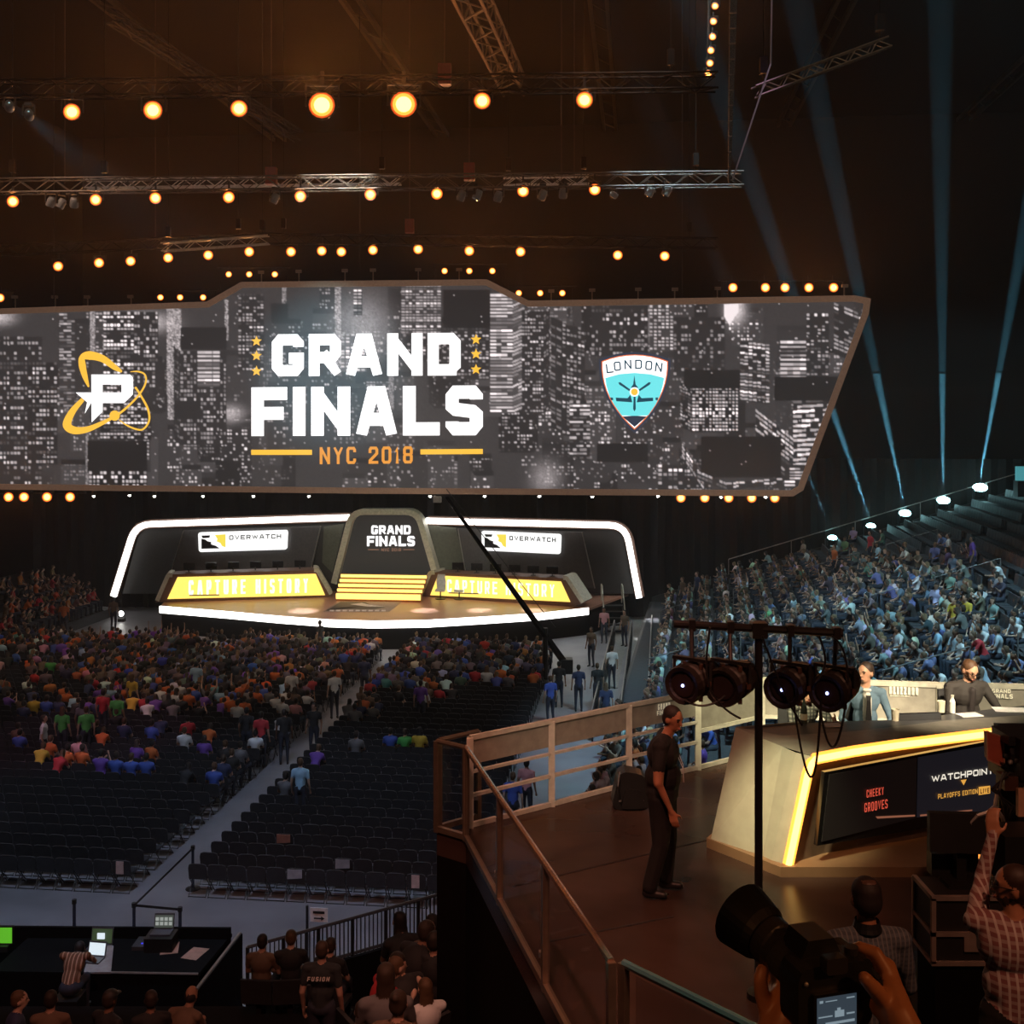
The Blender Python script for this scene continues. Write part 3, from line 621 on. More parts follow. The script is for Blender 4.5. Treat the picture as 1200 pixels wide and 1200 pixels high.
# small white chairs backs behind the right desk
for k, x in enumerate((513, 535, 565, 592, 617, 640)):
    p = atz(x, 678+k*1.2, 1.9); p = uv(p.dot(U), 59.4, SZ)
    q_ = Plane(p, U).pt(x+3, 675+k*1.4); p.x = q_.x; ch = thing('gaming_chair', 'pale high-backed gaming chair standing behind the right player desk', 'chair', p, -AR, 'gaming chairs behind the right desk')
    MB().box((0, 0, .48), (.5, .5, .1)).build('seat', mat('chair_white', (.6, .6, .6)), ch); MB().prism([(-.22, .22, .5), (.22, .22, .5), (.27, .25, .95), (.2, .27, 1.3), (-.2, .27, 1.3), (-.27, .25, .95)], (0, .08, 0)).build('backrest', mat('chair_white', (.6, .6, .6)), ch)
    MB().tube((0, 0, .04), (0, 0, .45), .04).build('stem', M_BLACK, ch); MB().lathe([(.28, 0), (.3, .03), (.05, .07)], (0, 0, 0), (0, 0, 1), 10).build('base', M_BLACK, ch)
# stairs with rail at the right end of the stage
p = atz(722, 712, .7)
st = thing('stage_stairs', 'small access stairs with white tube handrails at the end of the stage', 'stairs', uv(p.dot(U), 58, 0))
for k in range(5): MB().box((0, k*.3, .14+.28*k), (1.1, .3, .06)).build('step', M_BLACK, st)
for s_ in (-.55, .55):
    MB().path([(s_, 0, 0), (s_, 0, 1.0), (s_, 1.3, 2.3), (s_, 1.9, 2.3), (s_, 1.9, 1.3)], .035).build('handrail', M_WHITE, st); MB().path([(s_, .1, .1), (s_, 1.3, 1.2)], .05).build('stringer', M_BLACK, st)
# lamps along the front of the stage
def floor_lamp(px_, py_, r_, beam, tx, ty, k):
    p = atz(px_, py_, .45); big = r_ > .2
    o = thing('floor_spotlight' if big else 'floor_beam_light', ('large white floor spotlight shining out from below the stage edge' if big else 'small white beam light on the floor along the stage front'), 'stage lamp', (p.x, p.y, 0), 0, 'large front spotlights' if big else 'small front beam lights')
    MB().box((0, .1, .08), (.35, .3, .16)).build('base', M_BLACK, o); MB().lathe([(.02, .22), (r_*.9, .2), (r_*1.05, 0), (r_*1.05, -.02)], (0, .03, .45), (0, 1, 0), 12).build('housing', M_BLACK, o)
    for s_ in (-1, 1): MB().box((s_*r_*1.1, .1, .28), (.03, .06, .4)).build('yoke', M_BLACK, o)
    MB().sphere((0, -.02, .45), r_, 12, 8, sc=(1, .4, 1)).build('lens', M_LAMPW, o)
    if beam: spot('beam_source', p+Vector((0, .1, .2)), px2(tx, ty, p.y+3), beam, (.9, .95, 1), 3, .3, .05, o)
for a in ((233, 727, .27, 0, 0, 0), (320, 734, .27, 0, 0, 0), (418, 737, .3, 0, 0, 0), (481, 737, .3, 0, 0, 0), (531, 734, .3, 0, 0, 0), (585, 731, .28, 0, 0, 0), (678, 728, .27, 0, 0, 0), (703, 725, .27, 0, 0, 0),
          (142, 719, .15, 0, 0, 0), (262, 731, .12, 30000, 245, 690), (281, 731, .12, 0, 0, 0), (300, 734, .13, 34000, 285, 660), (334, 737, .13, 60000, 305, 650), (374, 737, .11, 0, 0, 0), (393, 738, .13, 60000, 388, 640), (455, 738, .13, 50000, 452, 640), (507, 737, .13, 34000, 505, 690), (551, 735, .15, 70000, 556, 640), (694, 726, .12, 260000, 765, 560)):
    floor_lamp(*a, 0)
# ------------------------------------------------------------------ lighting rig
def truss(p0, p1, w, label, group=None, m=None, n=None, hang=True, r=.035, cat='truss'):
    p0 = Vector(p0); p1 = Vector(p1); d = p1-p0; L = d.length; X = d.normalized(); S = X.cross(Z).normalized(); T = S.cross(X)
    o = thing('lighting_truss', label, cat, p0, 0, group); m = M_RIGB if m in (None, M_BLACK) else m
    offs = [S*w/2+T*w/2, -S*w/2+T*w/2, S*w/2-T*w/2, -S*w/2-T*w/2]
    for q in offs: MB().tube(p0+q, p1+q, r, 5).build('chord', m, o, True)
    n = n or max(3, int(L/(w*1.3))); mb = MB()
    for k in range(n):
        a = p0+d*(k/n); b = p0+d*((k+1)/n)
        for i, j in ((0, 2), (1, 3), (0, 1), (2, 3)):
            f, g_ = (i, j) if k % 2 else (j, i); mb.tube(a+offs[f], b+offs[g_], r*.6, 4)
    b = mb.build('bracing', m, o, True); b['kind'] = 'stuff'
    if hang:
        for t in (.06, .94):
            a = p0+d*t+Z*w/2; MB().tube(a, (a.x, a.y, 33.99), .015, 4).build('hoist_cable', M_RIGB, o, True)
            MB().box(a+Z*.55, (.22, .22, .5)).build('hoist_motor', M_RIGB, o, True)
    return o
M_TR = mat('truss_steel', (.12, .11, .1), .5, .5)
M_TRL = mat('truss_lit_tone', (.75, .75, .76), .35, .4)  # white light on the truss is put into its colour
def row_line(pts, Yc, dz=.0): return [px2(x, y, Yc) for x, y in pts]
# lamp prototype: housing, yoke, lens, and reflector and glass rings glowing as its halo
lampP = {}
def orange_lamp(p, r, label, group, e=0, tgt=None):
    k = 'l'
    if k not in lampP:
        o = thing('stage_lamp', label, 'stage lamp', p, 0, group)
        MB().lathe([(.02, .95), (.55, .9), (.7, .5), (1.12, 0), (1.12, -.05), (1.0, -.05)], (0, .1, 0), (0, 1, 0), 16).build('housing', M_BLACK, o, smooth=True)
        MB().lathe([(.8, .03), (1.04, -.03)], (0, .08, 0), (0, 1, 0), 20).build('reflector_halo', M_LAMPR, o); MB().lathe([(.4, .02), (.85, -.02)], (0, .06, 0), (0, 1, 0), 20).build('glass', M_LAMPM, o)
        MB().sphere((0, .08, 0), .6, 16, 10, sc=(1, .45, 1)).build('lens', M_LAMPO, o, smooth=True)
        mb = MB(); mb.box((0, .3, 1.55), (2.6, .16, .1)); mb.box((-1.25, .3, .75), (.1, .16, 1.6)); mb.box((1.25, .3, .75), (.1, .16, 1.6)); mb.box((0, .3, 2.1), (.3, .3, 1.1)); mb.build('yoke', M_BLACK, o)
        lampP[k] = o; first = True
    else: o = dup(lampP[k], p, None, label, group)
    o.location = p; o.scale = (r, r, r)
    # face the room: turn towards the floor crowd
    d = Vector((tgt[0]-p.x, tgt[1]-p.y, 0)) if tgt else Vector((-p.x*.3, -p.y, 0)); o.rotation_euler = (0, 0, math.atan2(-d.x, d.y)+PI)
    if e: 
        q = spot('lamp_light', Vector((0, -.6, 0)), Vector((0, -1, -.45)), e*.42, (1, .32, .08), 92, 1, .1); q.parent = o; q.rotation_euler = Vector((0, -1, .5)).to_track_quat('-Z', 'Y').to_euler()
    return o
Y1, Y2, Y3 = 36, 46, 57
def nth(k): return ['', 'first', 'second', 'third', 'fourth', 'fifth', 'sixth', 'seventh', 'eighth', 'ninth', 'tenth', 'eleventh', 'twelfth', 'thirteenth', 'fourteenth', 'fifteenth'][k] if k < 16 else f'{k}th'
def lamps(rows, Yc, label, group, rs, dzt, es):
    for i, ((x, y), r, e) in enumerate(zip(rows, rs, es)): orange_lamp(px2(x, y, Yc-.3), r, label+', '+nth(i+1)+' from the left', group, e)
r1 = [(84, 131), (179, 129), (280, 127), (377, 123), (473, 122), (565, 118), (685, 117)]
truss(px2(-60, 106, Y1-.5), px2(840, 96, Y1-.5), .5, 'black box truss carrying the top row of large orange lamps', m=M_BLACK)
lamps(r1, Y1-.2, 'large orange lamp glowing in the top row of the rig', 'top row orange lamps', [.27, .3, .27, .42, .42, .27, .27], 0, [1200, 3200, 1200, 9000, 9000, 2400, 2400])
r2 = [(15, 236), (112, 234), (182, 232), (268, 231), (352, 230), (434, 228), (512, 227), (613, 224), (697, 222)]
truss(px2(-40, 219, Y2-.6), px2(870, 210, Y2-.6), .55, 'long steel box truss carrying the second row of orange lamps and white spotlights', m=M_TR)
lamps(r2, Y2-.3, 'orange lamp glowing in the second row of the rig', 'second row orange lamps', [.24]*9, 0, [420]*9)
for a, b, lab in ((100, 470, 'bright white box truss lit from above over the left half of the stage, second row'), (590, 690, 'short bright box truss section over the right end of the second lamp row')):
    truss(px2(a, 213 if a > 200 else 216, Y2+1.3), px2(b, 211, Y2+1.3), .35, lab, m=M_TRL, hang=True)
r3 = [(68, 312), (116, 308), (153, 306), (197, 302), (244, 299), (292, 295), (341, 295), (377, 294), (400, 295), (437, 293), (490, 292), (550, 294), (610, 295), (724, 299), (779, 300)]
truss(px2(-40, 296, Y3-.6), px2(300, 280, Y3-.6), .5, 'dark truss rising toward the middle of the third lamp row', m=M_BLACK)
truss(px2(300, 280, Y3-.6), px2(840, 285, Y3-.6), .5, 'dark truss carrying the right part of the third lamp row', m=M_BLACK)
truss(px2(190, 290, Y3-1.6), px2(315, 281, Y3-1.6), .4, 'short pale truss beside the left part of the third lamp row', m=mat('truss_grey', (.3, .32, .32), .5))
lamps(r3, Y3-.3, 'orange lamp glowing in the third row just above the video wall', 'third row orange lamps', [.25]*15, 0, [200, 0, 200, 0, 200, 0, 200, 0, 200, 0, 200, 0, 200, 200, 200])
WT = 59.2
for xs, y, lab, grp, sc_ in (((188, 211, 238), 348.5, 'small orange lamp on the left shoulder of the video wall', 'lamps on the left shoulder', .18), ((268, 292, 322), 321.5, 'small orange lamp above the left bend of the video wall', 'lamps above the left bend', .18),
                       ((521, 550, 577), 317.5, 'small orange lamp above the right bend of the video wall', 'lamps above the right bend', .18), ((608, 633, 659), 343.5, 'small orange lamp on the right shoulder of the video wall', 'lamps on the right shoulder', .18),
                       ((859, 897, 920, 948, 977), 337, 'orange lamp over the top right corner of the video wall', 'lamps on the top right edge', .25), ((0,), 349, 'orange lamp at the left edge above the video wall', None, .25),
                       ((10, 28, 55, 82), 579.5, 'orange lamp hanging under the left end of the video wall', 'lamps under the left end', .27), ((798, 826, 854, 881, 908), 580.5, 'orange lamp hanging under the right end of the video wall', 'lamps under the right end', .25)):
    a = Plane(uv(0, WT+1.2 if y < 500 else 58.75), U); y += 3 if y > 500 else 0; tops = 330 < y < 360
    for i, x in enumerate(xs):
        p = a.pt(x, y); orange_lamp(p, sc_, lab+(', '+nth(i+1)+' from the left' if len(xs) > 1 else ''), grp, 160 if (y > 500 or x > 850) and i % 2 == 0 else 0)
    x0, x1 = xs[0]-16, xs[-1]+16
    if y < 500:
        t_ = MB(); t_.tube(a.pt(x0, y-9, .3), a.pt(x1, y-9, .3), .05, 5)
        for xx_ in (x0+4, x1-4): t_.tube(a.pt(xx_, y-9, .3), a.pt(xx_, y+22, .3), .04, 5)
        tag(t_.build('lamp_bar', M_BLACK), 'black pipe bar carrying the orange '+(grp or 'lamp at the left picture edge'), 'bar')
    else:
        t_ = MB(); t_.tube(a.pt(x0, y-4.5, .3), a.pt(x1, y-4.5, .3), .05, 5); tag(t_.build('lamp_bar', M_BLACK), 'black pipe bar under the '+('left' if x0 < 300 else 'right')+' end of the video wall holding its orange lamps', 'bar')
# small grey blinds units along the wall top
mb0 = None
for x, y in ((17, 348), (64, 348), (102, 348), (153, 347.5), (306, 319), (350, 318), (404, 317), (437, 316.5), (490, 316), (538, 316), (646, 341), (694, 340), (748, 339), (791, 339), (841, 338), (990, 335)):
    p = Plane(uv(0, WT+1), U).pt(x, y)
    if mb0 is None:
        t_ = MB(); t_.box((0, 0, 0), (.32, .2, .16)); t_.box((0, .1, -.3), (.06, .06, .6)); mb0 = t_.build('strobe_unit', mat('unit_grey', (.3, .25, .2), .5)); mb0.location = p
        tag(mb0, 'small grey strobe unit on the top edge of the video wall', 'lamp', 'strobe units on the wall top')
    else: o = mb0.copy(); COL.objects.link(o); o.location = p
# little white downlights under the wall, some with beams in the haze
dl0 = None
for i, (x, y) in enumerate(((110, 581), (152, 580), (181, 581), (238, 581), (297, 581), (362, 581), (504, 581), (568, 581), (632, 581), (694, 581.5), (771, 581), (845, 582), (897, 582))):
    p = Plane(uv(0, WT), U).pt(x, y)
    if dl0 is None:
        dl0 = thing('downlight', 'tiny white downlight under the bottom edge of the video wall', 'lamp', p, 0, 'white downlights under the wall')
        MB().lathe([(.05, .3), (.1, .25), (.12, 0)], (0, 0, 0), (0, 0, 1), 10).build('housing', M_BLACK, dl0); MB().sphere((0, -.02, 0), .085, 8, 6).build('lens', M_LAMPW, dl0); o = dl0
    else: o = dup(dl0, p)
    if i in (5, 6, 7, 8, 10): spot('beam_source', p-Z*.12, px2(x-6, 700, 57), 5000, (.9, .95, 1), 14, .8, .05, o)
# moving-head spotlights hanging from the second truss
def moving_head(p, r, aim, lens, label, group, lm=None):
    key = ('mh', lm.name if lm else '')
    if key not in lampP:
        o = thing('moving_head_light', label, 'stage lamp', p, 0, group)
        MB().box((0, 0, 1.7), (1.2, .9, .5)).build('base', M_BLACK, o)
        mb = MB(); mb.box((-.95, 0, .7), (.2, .5, 1.7)); mb.box((.95, 0, .7), (.2, .5, 1.7)); mb.box((0, 0, 1.45), (2.0, .5, .15)); mb.build('yoke', M_BLACK, o)
        MB().lathe([(.1, .9), (.6, .85), (.75, .3), (.8, -.7), (.7, -1.0)], (0, 0, 0), aim, 14).build('head', mat('lamp_shell', (.2, .21, .22), .4), o, smooth=True)
        MB().lathe([(.66, -.98), (.3, -1.1), (.01, -1.14)], (0, 0, 0), aim, 14).build('lens', lm or M_GLOSSK, o)
        lampP[key] = o
    else: o = dup(lampP[key], p, None, label, group)
    o.location = p; o.scale = (r, r, r); return o
for x, y, rz in ((60, 236, .2), (72, 238, .9), (87, 237, -.4), (322, 232, .5), (541, 229, 0), (560, 228, .9), (584, 230, -.3), (636, 228, .1), (660, 226, -.8), (762, 224, .3), (782, 223, .6)):
    o = moving_head(px2(x, y, Y2-.6), .22, (.35, -.3, .9), 1, 'grey moving spotlight hanging under the second truss', 'moving spotlights of the second truss'); o.rotation_euler = (0, 0, rz)
for x, y in ((11, 124), (34, 134)): 
    o = moving_head(px2(x, y, Y1-.5), .19, (.3, -.8, .3), 1, 'moving spotlight with a small cyan lens at the left end of the top truss', 'cyan spotlights', M_LAMPCY)
    
spot('beam_source', px2(20, 126, Y1), px2(150, 235, Y1+6), 70000, (.35, .8, 1), 22, 1, .1)
p = px2(719, 228, Y2-.6); o = moving_head(p, .16, (-.8, -.5, .4), 1, 'white moving spotlight throwing a beam to the right of the second truss', None, M_LAMPW); spot('beam_source', p, px2(880, 325, Y2+4), 40000, (.9, .95, 1), 5, .5, .05)
# cyan beam lights along the edge of the raked stand
cy = []
for i, (x, y, tx, ty, Yb, e, an) in enumerate(((975, 632, 850, 330, 60, 2.6e5, 3.2), (1020, 618, 905, 280, 59, 1.3e6, 3.4), (1060, 603, 985, 240, 58, 1.3e6, 3.4), (1105, 588, 1103, 200, 57, 1.6e6, 3.2), (1148, 573, 1190, 330, 56, 1.9e6, 3.2))):
    rk = [11.6, 13.8, 15.8, 18, 20.3][i]; gz = .9+int(rk)*.275; Yb = [60.7, 60.3, 60.0, 59.7, 59.4][i]; p = px2(x, y, Yb); o = thing('beam_light', ('leftmost' if i == 0 else ['', 'second', 'third', 'fourth', 'topmost'][i])+' of the five cyan beam lights climbing the dark edge of the raked stand', 'stage lamp', p-Z*.8)
    MB().box((0, 0, (gz-p.z+.8+.2)/2), (.5, .5, max(.2, abs(.2-(gz-p.z+.8))))).build('base', M_BLACK, o); mb = MB(); mb.box((-.33, 0, .5), (.07, .2, .7)); mb.box((.33, 0, .5), (.07, .2, .7)); mb.box((0, 0, .18), (.7, .2, .08)); mb.build('yoke', M_BLACK, o)
    MB().lathe([(.05, -.4), (.22, -.35), (.27, .05), (.27, .1)], (0, 0, .8), (0, -.2, 1), 12).build('housing', M_BLACK, o); MB().sphere((0, -.06, .88), .26+.03*i*(i > 1), 12, 8, sc=(1, 1, .6)).build('lens', M_LAMPCY, o)
    spot('beam_source', p+Z*.45, px2(tx, ty, Yb-2), e*2.2, (.2, .72, 1), an, .25, .05, o)
    cy.append(p)
p = px2(1196, 563, 55); o = thing('beam_light', 'cyan lit projector box at the right edge above the raked stand', 'stage lamp', p-Z*.8); MB().box((0, 0, .4), (.5, .5, .8)).build('housing', M_BLACK, o); MB().prism([(-.3, -.26, .8), (.5, -.26, .8), (.5, -.26, 1.5), (-.3, -.26, 1.5)], (0, .2, 0)).build('cyan_panel', emis('cyan_panel', (.1, .45, .5), .6), o)
# far-right stack of small orange lamps on a pipe, and the hanging speaker array
a = px2(829, 92, 40.1); pipe = MB().tube(a, (px2(838, 0, 40).x, 40.1, 34), .05, 5)
pp = pipe.build('lamp_pipe', M_BLACK); tag(pp, 'vertical black pipe carrying a column of small orange lamps near the roof', 'pipe')
for x, y in ((838, 7), (836, 25), (835, 43), (833, 59), (832, 74), (830, 86)): orange_lamp(px2(x, y, 39.9), .13, 'small orange lamp in the vertical column near the roof', 'vertical column of lamps')
ar = thing('speaker_array', 'long curved grey speaker array hanging point-down from the roof', 'speaker', px2(856, 215, 30))
n = 13
for k in range(n):
    t0 = k/n; t1 = (k+.9)/n
    y0 = -20+235*t0; y1 = -20+235*t1; w0 = 8*(1-t0*.75); w1 = 8*(1-t1*.75); cx_ = 860-5*t0+0*t0*t0
    q = [px2(cx_-w0*.55, y0, 30), px2(cx_+w0*.6, y0, 30), px2(cx_+w1*.6-.4, y1, 30.1), px2(cx_-w1*.55-.4, y1, 30.1)]
    MB().prism(q, (0, .12, 0)).build('cabinet', mat('array_grille', (.09, .095, .1), .7, scale=60, var=.8), ar, True)
MB().path([px2(858, 212, 30), px2(903, 75, 31), px2(905, -40, 31)], .03, 4).build('tension_cable', mat('yellow_cable', (.08, .08, .04)), ar, True)
truss(px2(885, 108, 33), px2(1040, 50, 34), .3, 'small brown truss slanting up to the right of the hanging speaker array', m=M_ROOF, hang=True)
truss(px2(130, 20, 40), px2(350, 160, 47), .4, 'dark diagonal truss crossing the roof at the upper left', m=mat('truss_dim', (.03, .026, .024), .6), hang=False, r=.04)
truss(px2(545, -20, 40), px2(602, 100, 55), 1.0, 'wide brown catwalk truss running away under the roof', m=M_ROOF, hang=False, r=.07)
for x, y0, y1, Yc, rl in ((521, 30, 98, 38, 1), (550, 118, 210, Y2, 1), (658, 150, 212, Y2, 0), (673, 150, 212, Y2, 0), (76, 160, 215, Y2, 0), (480, 228, 272, Y3, 1), (182, 240, 282, Y3, 0), (318, 160, 215, Y2, 1)):
    a, b = px2(x, y0, Yc), px2(x, y1, Yc); o = thing('chain_hoist', 'chain hoist with a red motor on a thin chain hanging from the dark roof' if rl else 'bare thin hoist chain hanging from the dark roof down to the rig', 'hoist', b, 0, 'motor hoists' if rl else 'bare hoist chains')
    MB().tube((a.x, Yc, 33.99), b, .02, 4).build('chain', mat('chain_steel', (.1, .07, .055), .6), o, True)
    if rl: MB().box(b+Z*.3, (.45, .35, .7)).build('motor', mat('hoist_red', (.2, .03, .02), .5), o, True)
# camera crane in front of the stage
ct, cb = px2(523, 582, 44), px2(651, 752, 46.5); cb2 = px2(664, 780, 46.8)
cr = thing('camera_crane', 'long black camera crane arm slanting up in front of the stage', 'camera crane', (cb.x, cb.y, 0))
MB().tube(ct, cb2, .07, 6, .17).build('boom', M_GLOSSK, cr, True); MB().tube(ct+Z*.3, cb+Z*.6, .018, 4).build('tension_wire', M_BLACK, cr, True)
MB().box(cb2, (.5, .6, .6)).build('counterweight', M_BLACK, cr, True)
pv = ct.lerp(cb, .9); MB().tube((pv.x, pv.y, 0), pv, .12, 8).build('pedestal', M_BLACK, cr, True); MB().box((pv.x, pv.y, .15), (1.2, 1.2, .3)).build('dolly', M_BLACK, cr, True)
mb = MB(); mb.box(ct+Vector((-.35, 0, -.1)), (.3, .5, .25)); mb.tube(ct+Vector((-.35, -.2, -.1)), ct+Vector((-.35, -.5, -.1)), .09, 8); mb.build('remote_camera', mat('camera_white', (.55, .55, .5), .4), cr, True)
MB().box(ct+Vector((-.1, 0, .05)), (.6, .1, .1)).build('head_mount', M_BLACK, cr, True)
# ------------------------------------------------------------------ people: one continuous surface per body
SKIN, SHIRT, PANTS, HAIR, SHOE, XTRA = range(6)
class Body:
    def __init__(s): s.p = []
    def cap(s, a, ra, b, rb, m): s.p.append(('c', Vector(a), ra, Vector(b), rb, m)); return s
    def ell(s, c, r, m, M=None): s.p.append(('e', Vector(c), Vector(r), M or Matrix.Identity(3), 0, m)); return s
    def dist(s, X):
        D = []
        for q in s.p:
            if q[0] == 'c':
                a = np.array(q[1]); b = np.array(q[3]); ab = b-a; t = np.clip(((X-a)@ab)/max(ab@ab, 1e-9), 0, 1)
                D.append(np.linalg.norm(X-a-t[:, None]*ab, axis=1)-(q[2]+(q[4]-q[2])*t))
            else:
                Mi = np.array(q[3].transposed()); loc = (X-np.array(q[1]))@Mi.T/np.array(q[2]); D.append((np.linalg.norm(loc, axis=1)-1)*min(q[2]))
        return np.array(D)
    def mesh(s, name, voxel, faces=None, smooth=2):
        mb = MB()
        for q in s.p:
            if q[0] == 'c':
                _, a, ra, b, rb, _m = q; d = (b-a); L = d.length
                if L > 1e-6:
                    n = max(8, 10); Q = d.normalized(); o1 = Q.orthogonal().normalized(); o2 = Q.cross(o1); rings = []
                    for k in range(4): th = PI/2*k/3.0; rings.append((a-Q*ra*math.cos(th), ra*math.sin(th)))
                    for k in range(4): th = PI/2*k/3.0; rings.append((b+Q*rb*math.sin(th), rb*math.cos(th)))
                    vs = []
                    for c, r in rings: vs += [c+(o1*math.cos(2*PI*i/n)+o2*math.sin(2*PI*i/n))*max(r, 1e-4) for i in range(n)]
                    fs = [(j*n+i, j*n+(i+1) % n, (j+1)*n+(i+1) % n, (j+1)*n+i) for j in range(len(rings)-1) for i in range(n)]
                    fs += [tuple(range(n))[::-1], tuple(range((len(rings)-1)*n, len(rings)*n))]; mb.add(vs, fs)
            else: mb.sphere(q[1], 1, 14, 9, sc=tuple(q[2]), M=q[3])
        ob = mb.build('tmp', M_BLACK)
        md = ob.modifiers.new('r', 'REMESH'); md.mode = 'VOXEL'; md.voxel_size = voxel
        if smooth: md = ob.modifiers.new('s', 'SMOOTH'); md.iterations = smooth; md.factor = .5
        if faces:
            me0 = evaluated(ob); k = len(me0.polygons)*2; bpy.data.meshes.remove(me0)
            md = ob.modifiers.new('d', 'DECIMATE'); md.ratio = min(1, faces/k)
        me = evaluated(ob); tm = ob.data; bpy.data.objects.remove(ob); bpy.data.meshes.remove(tm); me.name = name
        nf = len(me.polygons); C_ = np.zeros(nf*3, np.float32); me.polygons.foreach_get('center', C_); D = s.dist(C_.reshape(-1, 3))
        mi = np.array([q[5] for q in s.p])[D.argmin(0)].astype(np.int32)
        me.materials.clear(); me['mi'] = 0
        for _ in range(6): me.materials.append(None)
        me.polygons.foreach_set('material_index', mi); me.polygons.foreach_set('use_smooth', [True]*nf)
        return me
def hand(B, w, d, n, t, curl=.5, m=SKIN, sc=1.0, thumb=.5):
    """w wrist, d finger direction, n palm normal, t towards the thumb"""
    w = Vector(w); d = Vector(d).normalized(); n = Vector(n).normalized(); t = Vector(t).normalized()
    for k in (-.028, -.009, .01, .028): B.cap(w+t*k*.7*sc, .016*sc, w+(d*.085+t*k)*sc, .013*sc, m)
    for k, L in ((.03, .07), (.01, .078), (-.01, .074), (-.029, .058)):
        p = w+(d*.088+t*k)*sc; dd = d.copy()
        for j, fr in enumerate((.45, .32, .23)):
            a = curl*(.6+.35*j); dd = (dd*math.cos(a)+n*math.sin(a)).normalized() if j else (d*math.cos(curl*.6)+n*math.sin(curl*.6)).normalized()
            q = p+dd*L*fr*sc; B.cap(p, (.0095-.001*j)*sc, q, (.009-.001*j)*sc, m); p = q
    p = w+(d*.02+t*.026)*sc; q = p+(d*.6+t*.75+n*thumb).normalized()*.045*sc; B.cap(p, .014*sc, q, .011*sc, m); B.cap(q, .011*sc, q+(d*.9+t*.15+n*thumb).normalized()*.032*sc, .009*sc, m)
def human(pose='stand', hair='short', fingers=False, sleeve='short', build=1.0, J=None, head_yaw=0, head_pitch=0, skirt=False, legs=True, jacket=False, beard=False, baggy=0, belly=0):
    B = Body(); b = build
    if pose == 'stand':
        j = dict(pel=(0, 0, .96), che=(0, .01, 1.33), nek=(0, .0, 1.47), hed=(0, .02, 1.64), shl=(-.185, 0, 1.42), shr=(.185, 0, 1.42), ell=(-.24, -.03, 1.13), elr=(.24, -.03, 1.13),
                 wrl=(-.25, .06, .88), wrr=(.25, .06, .88), hil=(-.09, 0, .92), hir=(.09, 0, .92), knl=(-.1, .03, .5), knr=(.1, .03, .5), anl=(-.11, -.02, .09), anr=(.11, -.02, .09))
    else:
        j = dict(pel=(0, 0, .56), che=(0, -.02, .92), nek=(0, -.01, 1.06), hed=(0, .03, 1.22), shl=(-.18, -.02, 1.01), shr=(.18, -.02, 1.01), ell=(-.24, .06, .76), elr=(.24, .06, .76),
                 wrl=(-.1, .26, .68), wrr=(.1, .26, .68), hil=(-.09, .02, .54), hir=(.09, .02, .54), knl=(-.12, .42, .55), knr=(.12, .42, .55), anl=(-.12, .40, .1), anr=(.12, .40, .1))
        if pose == 'lean': j.update(che=(0, .14, .88), nek=(0, .23, 1.0), hed=(0, .32, 1.13), shl=(-.18, .18, .96), shr=(.18, .18, .96), ell=(-.2, .32, .72), elr=(.2, .32, .72), wrl=(-.05, .5, .72), wrr=(.06, .5, .72))
        if pose == 'phone': j.update(elr=(.22, .2, .85), wrr=(.1, .3, 1.1), ell=(-.2, .18, .8), wrl=(-.04, .3, .98))
        if pose == 'cheer': j.update(elr=(.3, .05, 1.25), wrr=(.28, .1, 1.5), ell=(-.3, .04, 1.22), wrl=(-.3, .1, 1.48))
    if J: j.update(J)
    j = {k: Vector(v) for k, v in j.items()}
    up = (j['che']-j['pel']).normalized(); rt = (j['shr']-j['shl']).normalized(); fw = up.cross(rt).normalized(); fw = fw if fw.y > 0 else -fw
    T = Matrix((rt, fw, up)).transposed(); m_t = XTRA if jacket else SHIRT
    B.ell(j['pel'], (.165*b, .125*b, .13), PANTS, T); B.ell(j['pel'].lerp(j['che'], .45), (.15*b, .115*b, .17), m_t, T); B.ell(j['che'], (.175*b, .12*b, .17), m_t, T)
    B.cap(j['pel'].lerp(j['che'], .12), .125*b, j['pel'].lerp(j['che'], .5), .12*b, m_t)
    B.cap(j['shl'], .062*b, j['nek']-up*.03, .07, m_t); B.cap(j['shr'], .062*b, j['nek']-up*.03, .07, m_t)
    if belly: B.ell(j['pel'].lerp(j['che'], .38)+fw*belly*.5, (.16*b, .13*b+belly, .17), m_t, T)
    if jacket: B.cap(j['che']+fw*.105*b+up*.08, .04, j['pel']+fw*.1*b+up*.14, .045, SHIRT)
    hu = Vector((0, 0, 1)); cy_, sy_ = math.cos(head_yaw), math.sin(head_yaw); hf = Vector((sy_*-1, cy_, 0)); hf = (hf*math.cos(head_pitch)-Z*math.sin(head_pitch)).normalized(); hr = hf.cross(Z).normalized(); hu = hr.cross(hf).normalized()
    H_ = Matrix((hr, hf, hu)).transposed(); h = j['hed']
    B.cap(j['nek']-up*.02, .056, h-hu*.06, .05, SKIN)
    B.ell(h+hu*.02, (.073, .092, .095), SKIN, H_); B.ell(h-hu*.055+hf*.022, (.052, .062, .06), HAIR if beard else SKIN, H_); B.ell(h-hu*.015+hf*.055, (.05, .03, .07), SKIN, H_)
    B.cap(h+hf*.088+hu*.012, .009, h+hf*.105-hu*.022, .013, SKIN); B.ell(h+hf*.085-hu*.058, (.024, .012, .01), SKIN, H_)
    for s_ in (-1, 1): B.ell(h+hr*s_*.075-hu*.008-hf*.005, (.012, .02, .03), SKIN, H_); B.ell(h+hf*.082+hr*s_*.03+hu*.03, (.02, .012, .007), HAIR, H_)
